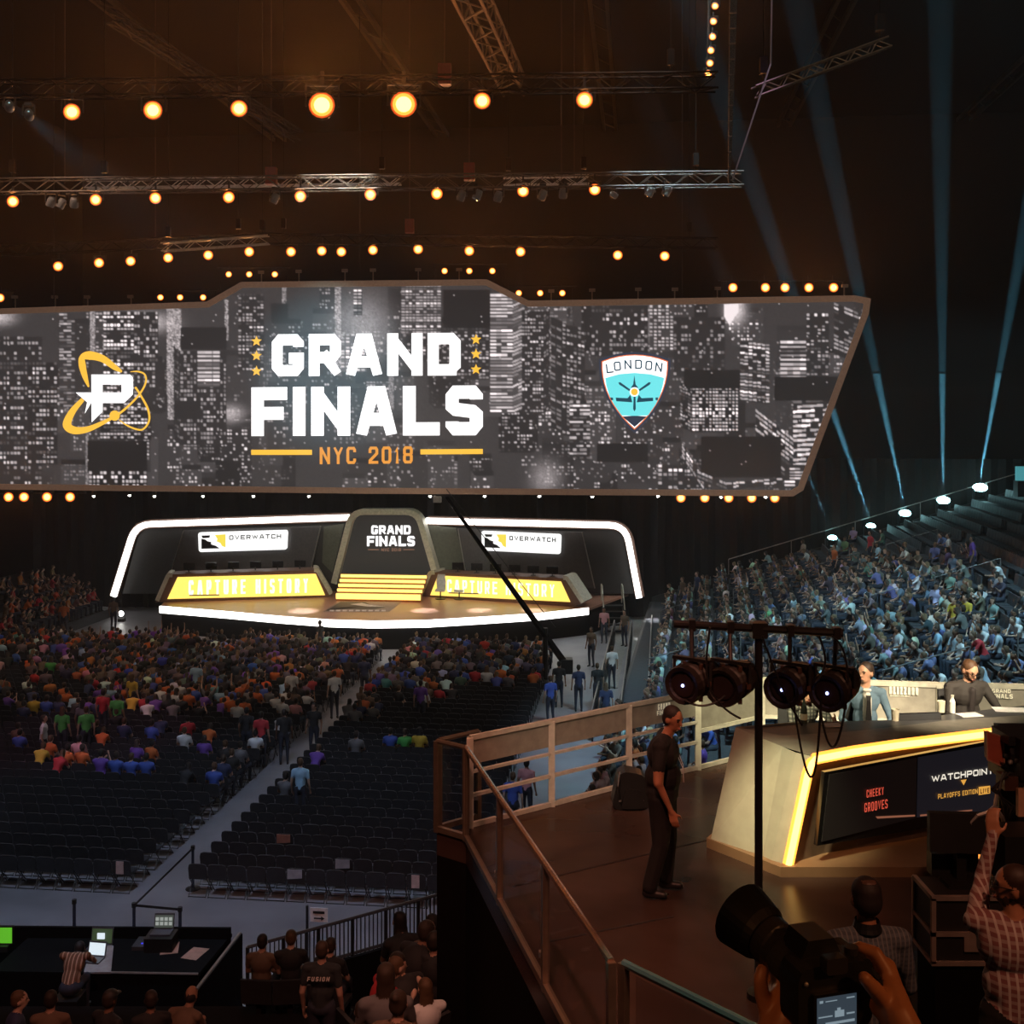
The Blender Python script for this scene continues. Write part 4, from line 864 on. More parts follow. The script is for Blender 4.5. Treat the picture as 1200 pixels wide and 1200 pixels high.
    if hair == 'bald': B.ell(h+hu*.0-hf*.03, (.078, .075, .07), HAIR, H_)
    else:
        B.ell(h+hu*.045-hf*.018, (.08, .093, .08), HAIR, H_); B.ell(h-hf*.038+hu*.0, (.079, .072, .085), HAIR, H_)
        if hair == 'long': B.ell(h-hf*.05-hu*.09, (.085, .055, .13), HAIR, H_)
        if hair == 'bun': B.ell(h-hf*.09+hu*.09, (.04, .04, .04), HAIR, H_)
        if hair == 'cap': B.ell(h+hu*.06, (.086, .1, .07), SHOE, H_); B.ell(h+hu*.045+hf*.12, (.06, .05, .012), SHOE, H_)
    for s_, q in ((-1, 'l'), (1, 'r')):
        sh, el, wr = j['sh'+q], j['el'+q], j['wr'+q]; fa = (wr-el).normalized()
        mu = m_t; ml = m_t if sleeve == 'long' else SKIN
        B.cap(sh, .056*b, sh.lerp(el, .6), .05*b, mu); B.cap(sh.lerp(el, .55), .044*b, el, .038*b, m_t if sleeve == 'long' else SKIN)
        B.cap(el, .04*b if sleeve == 'long' else .038, wr, .032 if sleeve == 'long' else .025, ml)
        if fingers:
            hd = j.get('hd'+q, fa); hn = j.get('hn'+q, Vector((-s_, 0, 0))); ht = j.get('ht'+q, None)
            if ht is None: ht = (Vector((0, 1, 0))-hd*hd.y); ht = ht.normalized() if ht.length > .1 else Vector((1, 0, 0))
            hand(B, wr, hd, hn, ht, .45)
        else: B.ell(wr+fa*.07, (.035, .035, .06), SKIN, Matrix((fa.orthogonal().normalized(), fa.cross(fa.orthogonal()).normalized(), fa)).transposed())
        if legs:
            hi, kn, an = j['hi'+q], j['kn'+q], j['an'+q]
            B.cap(hi, .088*b+baggy, kn, .062+baggy, PANTS); B.cap(kn, .06+baggy, an+Z*.02, .045+baggy*1.3, PANTS)
            ff = j.get('ff', Vector((0, 1, 0))); B.cap(an-Z*.045-ff*.03, .042, an-Z*.05+ff*.13, .035, SHOE)
    return B
skins = [(.42, .24, .17), (.5, .3, .22), (.3, .16, .1), (.55, .36, .27), (.2, .1, .06), (.45, .27, .18)]
hairs = [(.02, .014, .01), (.045, .028, .018), (.012, .01, .01), (.09, .05, .025), (.03, .02, .015), (.16, .1, .05)]
M_SKIN = random_mat('crowd_skin', skins); M_HAIR = random_mat('crowd_hair', hairs); M_SHIRT = objcol_mat('crowd_shirt'); M_PANT = mat('crowd_trousers', (.03, .035, .055), .8); M_SHOE = mat('crowd_shoes', (.03, .03, .03), .6)
M_SK1 = mat('warm_skin', (.5, .25, .17), .5); 
def setm(me, sk=None, sh=None, pa=None, ha=None, so=None, ex=None):
    for i, m in enumerate((sk or M_SKIN, sh or M_SHIRT, pa or M_PANT, ha or M_HAIR, so or M_SHOE, ex or M_SHIRT)): me.materials[i] = m
    return me
LOW = {}
for pose in ('sit', 'lean', 'phone', 'cheer', 'stand'):
    for hr_ in ('short', 'long') + (('cap',) if pose == 'sit' else ()):
        me = human(pose, hr_).mesh(f'crowd_{pose}_{hr_}', .026, 900, 1); LOW[(pose, hr_)] = setm(me)
TINY = {}
for pose in ('sit', 'lean', 'phone', 'cheer'):
    me = human(pose, 'short').mesh('tiny', .034, 230, 1); nv = len(me.vertices); co_ = np.zeros(nv*3, np.float32); me.vertices.foreach_get('co', co_)
    me.calc_loop_triangles(); tr = np.zeros(len(me.loop_triangles)*3, np.int32); me.loop_triangles.foreach_get('vertices', tr); pi_ = np.zeros(len(me.loop_triangles), np.int32); me.loop_triangles.foreach_get('polygon_index', pi_)
    mi_ = np.zeros(len(me.polygons), np.int32); me.polygons.foreach_get('material_index', mi_); TINY[pose] = (co_.reshape(-1, 3), tr.reshape(-1, 3), mi_[pi_])
def person(key, loc, yaw, color, label, group=None, sc=1.0):
    o = bpy.data.objects.new('person', LOW[key]); COL.objects.link(o); o.location = loc; o.rotation_euler = (0, 0, yaw); o.scale = (sc, sc, sc); o.color = (*color, 1)
    return tag(o, label, 'person', group)
def bake_crowd(name, rows, label):
    """rows: (pose, loc, yaw, colour) joined in one mesh"""
    if not rows: return
    VV, FF, CC = [], [], []; n = 0
    for pose, loc, yaw, colr_ in rows:
        v, f, mi_ = TINY[pose]; c, s_ = math.cos(yaw), math.sin(yaw); k = random.uniform(.94, 1.05)
        w = np.empty_like(v); w[:, 0] = (v[:, 0]*c-v[:, 1]*s_)*k+loc[0]; w[:, 1] = (v[:, 0]*s_+v[:, 1]*c)*k+loc[1]; w[:, 2] = v[:, 2]*k+loc[2]
        pal = np.array([random.choice(skins), colr_, (.03, .035, .055), random.choice(hairs), (.03, .03, .03), colr_]); VV.append(w); FF.append(f+n); CC.append(np.repeat(pal[mi_], 3, 0)); n += len(v)
    co_ = np.concatenate(VV); c4 = np.concatenate(CC); c4 = np.concatenate([c4, np.ones((len(c4), 1))], 1)
    me = fast_mesh(name, co_, np.concatenate(FF), c4, 'CORNER'); me.materials.append(MATS.get('crowd_mixed') or attr_mat('crowd_mixed'))
    o = bpy.data.objects.new(name, me); COL.objects.link(o); tag(o, label, 'crowd', kind='stuff')
CN = {'black': (.02, .02, .022), 'grey': (.14, .14, .15), 'navy': (.03, .04, .10), 'blue': (.05, .10, .42), 'pale blue': (.3, .5, .68), 'white': (.62, .65, .68), 'orange': (.55, .13, .03), 'red': (.45, .03, .04), 'green': (.08, .42, .09), 'yellow': (.6, .42, .05), 'purple': (.16, .07, .4), 'brown': (.14, .09, .06), 'teal': (.12, .3, .32), 'pink': (.6, .28, .3)}
# ------------------------------------------------------------------ chairs and people on the arena floor
def chair_proto():
    o = thing('folding_chair', '-', 'chair', (0, 0, 0))
    MB().prism([(-.2, -.02, .39), (.2, -.02, .39), (.21, .36, .40), (-.21, .36, .40)], (0, 0, .05)).build('seat', M_SEAT, o)
    mb = MB(); pr = [(-.215, .40), (-.222, .66), (-.2, .745), (-.13, .77), (.13, .77), (.2, .745), (.222, .66), (.215, .40)]
    mb.prism([(x, -.05-(z-.5)*.16, z) for x, z in pr], (0, .035, .004)); mb.build('backrest', M_SEAT, o)
    mb = MB()
    for s_ in (-.205, .205):
        mb.tube((s_, .33, 0), (s_, -.06, .45), .011, 4); mb.tube((s_, -.1, 0), (s_, .28, .43), .011, 4)
    mb.tube((-.205, -.1, .02), (.205, -.1, .02), .009, 4); mb.tube((-.205, .33, .02), (.205, .33, .02), .009, 4)
    mb.build('frame', M_BLACK, o); return o
ch0 = chair_proto()
seats = []   # (u, v, block)
PITCH, ROWP = .468, .69
for r_ in range(38):
    v = 24.8+r_*ROWP
    ue = -11.72-.0*r_
    k = 0
    while True:
        u = ue-.24-k*PITCH; p = uv(u, v); x_, y_, s_ = proj(p+Z*.8)
        if x_ < -14: break
        seats.append((u, v, 'left')); k += 1
    for k in range(14): seats.append((-10.35+.24+k*PITCH, v, 'right'))
seats = [s for s in seats if s[1] < 50.6]
seats.sort(key=lambda s: s[1])
def vis_px(s): return proj(uv(s[0], s[1], .8))
def hidden(x, y): return x > 505+max(0, (y-985))*0 and (y > 985) or (x > 560 and y > 865+0*(x))
cv, cf = [], []; nn = 0; n_ind = 0; firstc = True
tmpl = []
for ch in ch0.children:
    m_ = ch.data; a = np.zeros(len(m_.vertices)*3, np.float32); m_.vertices.foreach_get('co', a)
    if ch.name.startswith('frame'): continue
    tmpl.append((a.reshape(-1, 3), [tuple(p_.vertices) for p_ in m_.polygons]))
lg = MB()
for s_ in (-.205, .205): lg.quad((s_-.01, .33, 0), (s_+.01, .33, 0), (s_+.01, -.06, .52), (s_-.01, -.06, .52)); lg.quad((s_-.01, -.1, 0), (s_+.01, -.1, 0), (s_+.01, .28, .43), (s_-.01, .28, .43))
tmpl.append((np.array(lg.v), lg.f)); far = MB()
ca, sa = math.cos(-AR), math.sin(-AR)
for (u, v, blk) in seats:
    p = uv(u, v); x_, y_, s_ = proj(p+Z*.6)
    if n_ind < 300 and -5 < x_ < 560 and not hidden(x_, y_):
        rn = round((v-24.8)/ROWP)+1; sn = round(((-11.96-u) if blk == 'left' else (u+10.11))/PITCH)+1
        lab = f"black padded chair, {nth(sn)} from the aisle in the {nth(rn)} row of the {'left' if blk == 'left' else 'centre'} block"
        grp = 'black chairs of the '+('left' if blk == 'left' else 'centre')+' floor block'
        if firstc: ch0.location = p; ch0.rotation_euler = (0, 0, -AR); ch0['label'] = lab; ch0['group'] = grp; firstc = False
        else: dup(ch0, p, -AR, lab, grp)
        n_ind += 1
    else:
        for a, fs in tmpl:
            w = [(q[0]*ca-q[1]*sa+p.x, q[0]*sa+q[1]*ca+p.y, q[2]) for q in a]; far.add(w, fs)
tag(far.build('chair_rows', M_SEAT), 'dense rows of black chairs further back on the arena floor', 'chairs', kind='stuff')
seat_no = {}
_rows = sorted(set(round(q[1], 3) for q in seats))
for (u, v, blk) in seats: seat_no[(u, v)] = (_rows.index(round(v, 3))+1, round(((-11.96-u) if blk == 'left' else (u+10.11))/PITCH)+1)
# who sits where, read off the photo
cand = []    # (size, pose, loc, yaw, colour name, area)
def wpick(names, w): return random.choices(names, w)[0]
DARK = (['black', 'grey', 'navy', 'brown', 'blue', 'white', 'orange', 'red', 'purple', 'pale blue', 'pink', 'teal'], [30, 16, 16, 9, 6, 4, 9, 3, 4, 3, 2, 2])
taken = set()
def near_seat(px_, py_):
    best = min((i for i in range(len(seats)) if i not in taken), key=lambda i: (lambda q: (q[0]-px_)**2+(q[1]-py_)**2)(proj(uv(seats[i][0], seats[i][1], 1.28))))
    taken.add(best); return seats[best]
NOT = [  # head px, head py, pose, hair, colour, label
 (14, 853, 'sit', 'short', 'brown', 'seated person in a dim maroon top at the left edge of the floor crowd'),
 (22, 855, 'sit', 'cap', 'blue', 'seated person in a blue jersey and dark cap at the left edge of the floor'),
 (37, 878, 'lean', 'short', 'yellow', 'seated person in a black and yellow top left of the orange shirts'),
 (56, 868, 'sit', 'short', 'orange', 'leftmost of the three people in bright orange shirts'),
 (61, 885, 'lean', 'long', 'red', 'person leaning over in a bright red top among the orange shirts'),
 (76, 871, 'sit', 'short', 'orange', 'middle one of the three people in bright orange shirts'),
 (92, 862, 'sit', 'short', 'pink', 'person in a pale pink top sitting behind the orange shirts'),
 (99, 872, 'sit', 'short', 'orange', 'rightmost of the three people in bright orange shirts'),
 (118, 880, 'phone', 'short', 'purple', 'seated person raising a hand, right beside the orange shirts'),
 (135, 884, 'sit', 'short', 'blue', 'person in a blue and red jersey, first of the blue row'),
 (152, 885, 'sit', 'cap', 'blue', 'person in a blue jersey and cap, in the middle of the blue row'),
 (175, 887, 'sit', 'short', 'blue', 'person in a blue jersey at the right end of the blue row'),
 (160, 865, 'sit', 'long', 'purple', 'person in a purple top one row behind the blue jerseys'),
 (138, 850, 'sit', 'short', 'navy', 'person in a dark navy top sitting alone behind the blue row'),
 (172, 852, 'sit', 'short', 'blue', 'person in a dark blue top sitting two rows behind the blue row'),
 (210, 858, 'sit', 'short', 'white', 'person in a striped white top among empty black chairs'),
 (235, 858, 'sit', 'long', 'purple', 'person in a purple top sitting alone near the aisle'),
 (215, 900, 'lean', 'long', 'black', 'person with red hair in a black top turned toward the phone'),
 (242, 895, 'sit', 'short', 'blue', 'person in a royal blue shirt left of the aisle seats'),
 (262, 893, 'sit', 'short', 'navy', 'person in a dark blue shirt and light trousers at the aisle'),
 (276, 886, 'sit', 'short', 'black', 'person in a black vest with white sleeves by the aisle'),
 (266, 872, 'sit', 'short', 'black', 'seated person in black two rows up from the aisle group'),
 (288, 874, 'sit', 'short', 'grey', 'person in a grey and white top at the aisle edge'),
 (423, 862, 'sit', 'short', 'grey', 'first person from the left in the short row of the centre block, dark grey shirt'),
 (458, 862, 'sit', 'short', 'blue', 'person in a bright blue shirt in the short row of the centre block'),
 (475, 861, 'sit', 'short', 'green', 'person in a lime green shirt in the short row of the centre block'),
 (493, 861, 'sit', 'long', 'yellow', 'person in an amber shirt at the right end of the short row'),
 (366, 870, 'lean', 'short', 'purple', 'person in a violet shirt leaning over beside the aisle'),
 (330, 903, 'sit', 'short', 'grey', 'person in a grey shirt next to the standing man in pale blue'),
 (411, 822, 'sit', 'short', 'grey', 'person in a light grey shirt sitting at the head of the aisle'),
 (60, 770, 'sit', 'long', 'green', 'person in a mint green top high up in the left floor crowd'),
 (36, 818, 'sit', 'short', 'yellow', 'person in a yellow jersey at the far left of the floor crowd'),
 (48, 815, 'sit', 'short', 'blue', 'person in a blue jersey beside the yellow jersey'),
 (150, 818, 'lean', 'short', 'yellow', 'person crouching forward in a yellow top below the standing yellow dress'),
 (222, 808, 'sit', 'short', 'orange', 'person in an orange hooded top at the middle of the left crowd'),
 (192, 808, 'lean', 'short', 'grey', 'person in a grey shirt and pale blue cap reaching forward'),
 (268, 816, 'sit', 'short', 'orange', 'left one of two orange jerseys beside the white jersey'),
 (286, 816, 'sit', 'short', 'orange', 'right one of two orange jerseys beside the white jersey'),
 (277, 822, 'sit', 'short', 'white', 'person in a white numbered jersey between two orange jerseys'),
 (325, 818, 'sit', 'short', 'white', 'person in a white shirt sitting at the top of the aisle'),
 (340, 820, 'sit', 'short', 'pink', 'person in a pale pink shirt beside the white shirt'),
 (292, 790, 'sit', 'long', 'orange', 'person with long pale hair over an orange top'),
 (320, 780, 'sit', 'long', 'orange', 'person with long fair hair and an orange shirt, further back'),
 (554, 782, 'sit', 'short', 'red', 'person in a red shirt in the back right of the centre block'),
 (540, 780, 'sit', 'short', 'blue', 'person in a pale blue shirt left of the red shirt'),
 (572, 782, 'sit', 'long', 'white', 'person in a white top with dark hair right of the red shirt'),
 (85, 745, 'sit', 'short', 'orange', 'person in an orange top in the far left rows'),
 (135, 765, 'sit', 'short', 'orange', 'person in an orange shirt in the middle of the far rows'),
]
for (x, y, pose, hr_, c, lab) in NOT:
    u, v, blk = near_seat(x, y); p = uv(u, v+.16, -.04); person((pose, hr_), p, -AR+random.uniform(-.2, .2), CN[c], lab, None, random.uniform(.98, 1.06))
STAND = [ # head px, head py, hair, colour, label, yaw, trousers
 (73, 828, 'long', 'green', 'person standing in a green shirt, left one of the green pair', 0), (101, 828, 'short', 'green', 'person standing in a green shirt, right one of the green pair', .6),
 (97, 820, 'long', 'grey', 'person standing in a black and white patterned top between the green shirts', 0), (121, 808, 'short', 'red', 'person standing in a red shirt and black trousers left of the yellow dress', 0),
 (155, 790, 'long', 'yellow', 'person with red hair standing in a long yellow outfit', -.3), (137, 812, 'cap', 'green', 'person standing in bright green beside the red shirt', 0),
 (51, 838, 'short', 'white', 'person standing in a waistcoat and white sleeves by the left seats', -1.2), (230, 775, 'short', 'pale blue', 'person standing in a pale blue shirt in the left crowd', 0),
 (306, 834, 'short', 'red', 'man standing in a red and white checked shirt in the aisle', 0), (289, 829, 'short', 'black', 'man in a black suit standing left of the red checked shirt', 0),
 (333, 831, 'short', 'black', 'man in a black suit standing right of the red checked shirt', .3), (352, 889, 'short', 'pale blue', 'man standing in a bright pale blue shirt where the aisle opens', 0),
 (493, 797, 'short', 'purple', 'man standing in a violet blue shirt among the seats of the centre block', 0), (427, 768, 'short', 'navy', 'person standing in a navy top and light blue shorts near the front', 0),
 (342, 784, 'short', 'white', 'person standing in a white and grey top in the middle crowd', 0), (392, 786, 'short', 'white', 'person standing in a white top by the head of the aisle', .5),
 (368, 824, 'long', 'black', 'person in dark clothing standing at the head of the aisle, facing the camera', 3.1),
 (655, 775, 'short', 'black', 'man in a black suit standing with legs apart beside the stands fence', 0), (678, 779, 'short', 'navy', 'man in dark clothing standing right beside the black suit', .2),
 (700, 777, 'short', 'black', 'third dark-clothed man in the group by the fence', .4), (717, 757, 'short', 'white', 'person in a white and black top walking behind the dark group', .3),
 (645, 792, 'short', 'blue', 'person standing in a blue and white football shirt beside the centre block', .5), (693, 735, 'long', 'brown', 'person with folded arms standing under the stage end', 2.6),
 (708, 712, 'short', 'pink', 'person in a pale top standing at the stage stairs', 3.0), (732, 715, 'short', 'brown', 'person in brown standing at the foot of the stage stairs', 2.5),
 (766, 772, 'short', 'pale blue', 'man in a bright light blue shirt bending over the fence of the stand', -1.2), (710, 800, 'long', 'navy', 'person in navy standing by the fence near the white railing', .2),
 (617, 890, 'short', 'pink', 'person in a pink and white shirt seen through the white railing', -.3), (601, 905, 'short', 'blue', 'person in a blue shirt seen through the white railing', 0),
 (133, 700, 'short', 'brown', 'person in a brown jacket standing at the foot of the left light frame', 0), (375, 727, 'short', 'black', 'camera operator silhouetted against the white stage edge', 1.2),
 (75, 705, 'short', 'orange', 'person in a bright orange shirt standing in the far left stand', .3),
]
for (x, y, hr_, c, lab, yw) in STAND:
    key = ('stand', hr_ if hr_ != 'cap' else 'short'); p = atz(x, y, 1.78); person(key, (p.x, p.y, 0), -AR+yw, CN[c], lab, None, 1.02)
for i, (u, v, blk) in enumerate(seats):
    if i in taken: continue
    p = uv(u, v+.16, -.04); x_, y_, s_ = proj(p+Z*1.25)
    if x_ < -10 or (x_ > 645): continue
    if blk == 'left':
        if y_ < 752: pr = .78
        elif y_ < 800: pr = .8 if x_ > 95 else (.5 if x_ > 30 else .15)
        elif y_ < 822: pr = .62 if x_ > 110 else .3
        elif y_ < 846: pr = .12
        elif y_ < 872: pr = .06
        else: pr = 0
    else:
        if y_ < 772: pr = .82
        elif y_ < 792: pr = .75 if x_ < 480 else .45
        elif y_ < 815: pr = .7 if x_ < 440 else (.25 if x_ < 530 else 0)
        elif y_ < 826: pr = .25 if x_ < 470 else 0
        else: pr = 0
    if random.random() > pr: continue
    c = wpick(*DARK)
    if y_ > 800 and c in ('black', 'grey') and random.random() < .4: c = wpick(['navy', 'purple', 'white', 'orange', 'red'], [3, 2, 2, 2, 1])
    cand.append((s_, random.choices(['sit', 'lean', 'phone', 'cheer'], [6, 3, 1, .06])[0], p, -AR+random.uniform(-.5, .5), c, 'on the floor before the stage', f"seat {seat_no[(u, v)][1]} from the aisle, row {seat_no[(u, v)][0]} of the {'left' if blk == 'left' else 'centre'} block"))
# straps and posts of the queue barrier in the open aisle
posts = [(226, 992, 1007), (157, 1059, 1084), (211, 1064, 1086), (87, 1055, 1086)]
pp_ = []
for x, y, yb in posts:
    p = atz(x, y, 1.0); p.z = 0; o = thing('barrier_post', ['black retractable belt post at the far end of the aisle', 'black belt post at the corner where the aisle meets the cross aisle', 'black belt post behind the grey laptop screen', 'black belt post standing alone in front of the left front row'][len(pp_)], 'post', p)
    MB().lathe([(.17, 0), (.17, .02), (.03, .05)], (0, 0, 0), (0, 0, 1), 14).build('base', M_BLACK, o); MB().tube((0, 0, .04), (0, 0, .95), .035, 8).build('pole', mat('post_navy', (.02, .025, .05), .4), o); MB().tube((0, 0, .93), (0, 0, 1.02), .05, 8).build('belt_cassette', M_BLACK, o); pp_.append(p)
tag(MB().prism([pp_[1]+Z*.94, pp_[0]+Z*.94, pp_[0]+Z*.99, pp_[1]+Z*.99], (.01, 0, 0)).build('barrier_belt', M_BLACK), 'black belt stretched along the aisle between two posts', 'barrier')
tag(MB().prism([pp_[1]+Z*.94, pp_[2]+Z*.94, pp_[2]+Z*.99, pp_[1]+Z*.99], (0, .01, 0)).build('barrier_belt', M_BLACK), 'short black belt across the foot of the aisle', 'barrier')
# paper notices on chairs and the sign post
for x, y, lab in ((151, 1007, 'white paper notice hanging on the end chair of the left block'), (495, 1020, 'white paper notice on a chair near the black drape'), (330, 968, 'brown jacket over a chair back'), (395, 998, 'pale cloth left over a chair back'), (345, 1028, 'grey cloth hanging over a chair in the second row')):
    s_ = min(seats, key=lambda q: abs(proj(uv(q[0], q[1], .85))[0]-x)+abs(proj(uv(q[0], q[1], .85))[1]-y)); p = uv(s_[0], s_[1]-.13, .60)
    pap = 'paper' in lab
    m_ = mat('notice_paper', (.5, .36, .33)) if pap else (mat('brown_cloth', (.3, .12, .08)) if 'brown' in lab else mat('pale_cloth', (.3, .3, .33)))
    w = .09 if pap else .17
    o = MB().prism([p-U*w-Z*(.12 if pap else .05), p+U*w-Z*(.12 if pap else .02), p+U*w+Z*.17, p-U*w+Z*.17], -V*.02).build('paper_notice' if pap else 'draped_cloth', m_); tag(o, lab, 'notice' if pap else 'cloth')
p = atz(360, 1064, 1.25); p.z = 0
o = thing('sign_stand', 'black post with a white arrow sign on the cross aisle', 'sign', p); MB().tube((0, 0, 0), (0, 0, 1.3), .03, 6).build('pole', M_BLACK, o); MB().lathe([(.2, 0), (.2, .03), (.03, .05)], (0, 0, 0), (0, 0, 1), 12).build('base', M_BLACK, o)
MB().prism([(.06, 0, .98), (.42, 0, .98), (.42, 0, 1.26), (.06, 0, 1.26)], (0, .02, 0)).build('sign_plate', M_OFFW, o)
mb = MB(); mb.quad((.12, -.01, 1.15), (.36, -.01, 1.15), (.36, -.01, 1.2), (.12, -.01, 1.2)); mb.quad((.14, -.01, 1.04), (.3, -.01, 1.04), (.3, -.01, 1.07), (.14, -.01, 1.07)); mb.add([(.29, -.01, 1.01), (.36, -.01, 1.055), (.29, -.01, 1.1)], [(0, 1, 2)]); mb.build('arrow_print', M_BLACK, o)
o.rotation_euler = (0, 0, -AR)
# ------------------------------------------------------------------ raked side stand on the right
O1 = Vector((7.7, 61.5, .9)); RD = Vector((-math.sin(R(9.9)), -math.cos(R(9.9)), 0)); AD = Vector((math.cos(R(9.9)), -math.sin(R(9.9)), 0))
RISE, RUN = .275, .85
def SP(r, w, z=0): return O1+RD*w+AD*(r*RUN)+Z*(r*RISE+z)
sd = thing('raked_stand', 'raked concrete seating stand climbing along the right side of the arena floor', 'stand', SP(0, 20)-Z*.9)
M_STEP = mat('stand_concrete', (.05, .05, .055), .8)
for r_ in range(25):
    a, b = SP(r_, -1), SP(r_, 41); MB().prism([a, b, b+AD*RUN, a+AD*RUN], (0, 0, -RISE-.05)).build('terrace', M_STEP, sd, True)
a, b = SP(0, -1), SP(0, 41); MB().prism([a-AD*.12, b-AD*.12, b, a], (0, 0, -.9)).build('front_wall', M_BLACK, sd, True)
a, b = SP(0, -1.2), SP(25, -1.2); MB().prism([a-Z*.4, b-Z*.4, b+Z*.25, a+Z*.25], RD*.15).build('end_wall', mat('stand_wall', (.03, .028, .027)), sd, True)
e0, e1 = SP(5, -1.1, 1.1), SP(25, -1.1, 1.1)
h = thing('handrail', 'thin sloping handrail along the dark far edge of the raked stand', 'railing', SP(5, -1.1)); MB().tube(e0, e1, .03, 5).build('rail', M_ALU, h, True)
for t in range(6): q = e0.lerp(e1, t/5); MB().tube(q, q-Z*1.15, .025, 5).build('post', M_ALU, h, True)
def seat_mesh():
    mb = MB(); mb.box((0, .05, .42), (.44, .42, .06)); mb.prism([(-.22, -.16, .42), (.22, -.16, .42), (.23, -.22, .82), (-.23, -.22, .82)], (0, .05, 0)); mb.box((0, -.05, .2), (.06, .1, .4)); return mb
M_SS = mat('stand_seat', (.05, .052, .06), .6)
sb_ = seat_mesh(); yawS = math.atan2(-(-AD.x), -AD.y)      # occupants look down the rake, towards the floor
seat0 = None; rest = MB(); cs, ss = math.cos(yawS), math.sin(yawS); n_s = 0
TIER_GAPS = [(9.5, 10.6), (20.3, 21.4), (31, 32)]
for r_ in range(24):
    for k in range(80):
        w = .3+k*.5
        if any(g0 < w < g1 for g0, g1 in TIER_GAPS): continue
        p = SP(r_, w)+AD*.5; x_, y_, s_ = proj(p+Z*.5)
        if x_ > 1230 or x_ < 660 or y_ > 960: continue
        hid = 800 < x_ and y_ > 855
        if hid or (r_ < 1 and w < 26): continue
        pf = .9
        if r_ >= 9: pf = max(0, .9-(r_-9)*.13)
        if r_ < 2: pf = .8
        if w < 3: pf *= .55
        if x_ < 800 and y_ < 700: pf *= .4
        topcut = y_ < (655 if x_ > 1000 else 655+(1000-x_)*.14)
        if topcut: pf *= .25
        if random.random() < pf:
            near = y_ > 835 and x_ < 800
            c = random.choices(['black', 'grey', 'navy', 'blue', 'pale blue', 'white', 'teal', 'green', 'red', 'orange', 'yellow', 'brown', 'purple', 'pink'], [17, 20, 9, 8, 13, 14, 12, 1.2, 1.5, 1, 1, 5, 2, 1 if not near else 16])[0]
            cand.append((s_, random.choices(['sit', 'lean', 'phone', 'cheer'], [5, 4, 2, .25])[0], p+AD*.02-Z*.02, yawS+random.uniform(-.75, .9), c, 'in the raked side stand', f'place {k} along tier {r_+1} of the raked stand'))
            rest.add([(q[0]*cs-q[1]*ss+p.x, q[0]*ss+q[1]*cs+p.y, q[2]+p.z) for q in sb_.v[:8]], [f for f in sb_.f if max(f) < 8]); continue
        if n_s < 240 and (topcut or r_ > 9):
            if seat0 is None:
                seat0 = sb_.build('stadium_seat', M_SS); o = seat0; tag(o, 'empty dark folding seat in the upper rows of the raked stand', 'seat', 'empty seats of the raked stand')
            else: o = seat0.copy(); COL.objects.link(o)
            o.location = p; o.rotation_euler = (0, 0, yawS); n_s += 1
        else: rest.add([(q[0]*cs-q[1]*ss+p.x, q[0]*ss+q[1]*cs+p.y, q[2]+p.z) for q in sb_.v], sb_.f)
tag(rest.build('stand_seats', M_SS), 'rows of dark seats under the crowd of the raked stand', 'seats', kind='stuff')
for i, (g0, g1) in enumerate(TIER_GAPS):   # stairway rails
    h = thing('stair_rail', ['thin stair rail climbing the far part of the raked stand', 'thin stair rail climbing the middle of the raked stand', 'stair rail climbing the near part of the raked stand, right of the yellow crowd'][i], 'railing', SP(1, g0))
    for r_ in (1, 5, 9, 13):
        a, b = SP(r_, g0, 1), SP(r_+2.6, g0, 1); MB().path([a-Z*1.0, a, b, b-Z*1.0], .02, 5).build('rail', mat('rail_dull', (.16, .16, .16), .5), h, True)
STD = [(978, 638, 'orange', 'person in an orange and green top standing by the leftmost cyan beam light'), (1020, 622, 'red', 'person in dark red standing under the second cyan beam light'), (1112, 624, 'white', 'person with fair hair standing in a white patterned shirt high in the raked stand'), (1140, 628, 'purple', 'person standing in a violet top high in the raked stand, arm raised'),
       (800, 676, 'brown', 'person standing at the top left corner of the side crowd'), (817, 670, 'navy', 'person standing with a white cap at the far corner of the side crowd')]
def on_stand(x, y, dz):
    """point of the rake under a head seen at x, y"""
    best = None
    for k in range(400):
        Y = 26+k*.1; p = px2(x, y, Y); d = p-O1; r = d.dot(AD)/RUN; w = d.dot(RD); e = abs(p.z-dz-(O1.z+max(0, math.floor(r))*RISE))
        if -2 < r < 26 and -2 < w < 42 and (best is None or e < best[0]): best = (e, p, max(0, math.floor(r)))
    q = best[1].copy(); q.z = O1.z+best[2]*RISE; return q
for x, y, c, lab in STD: person(('stand', 'short'), on_stand(x, y, 1.75), yawS+random.uniform(-.3, .9), CN[c], lab)
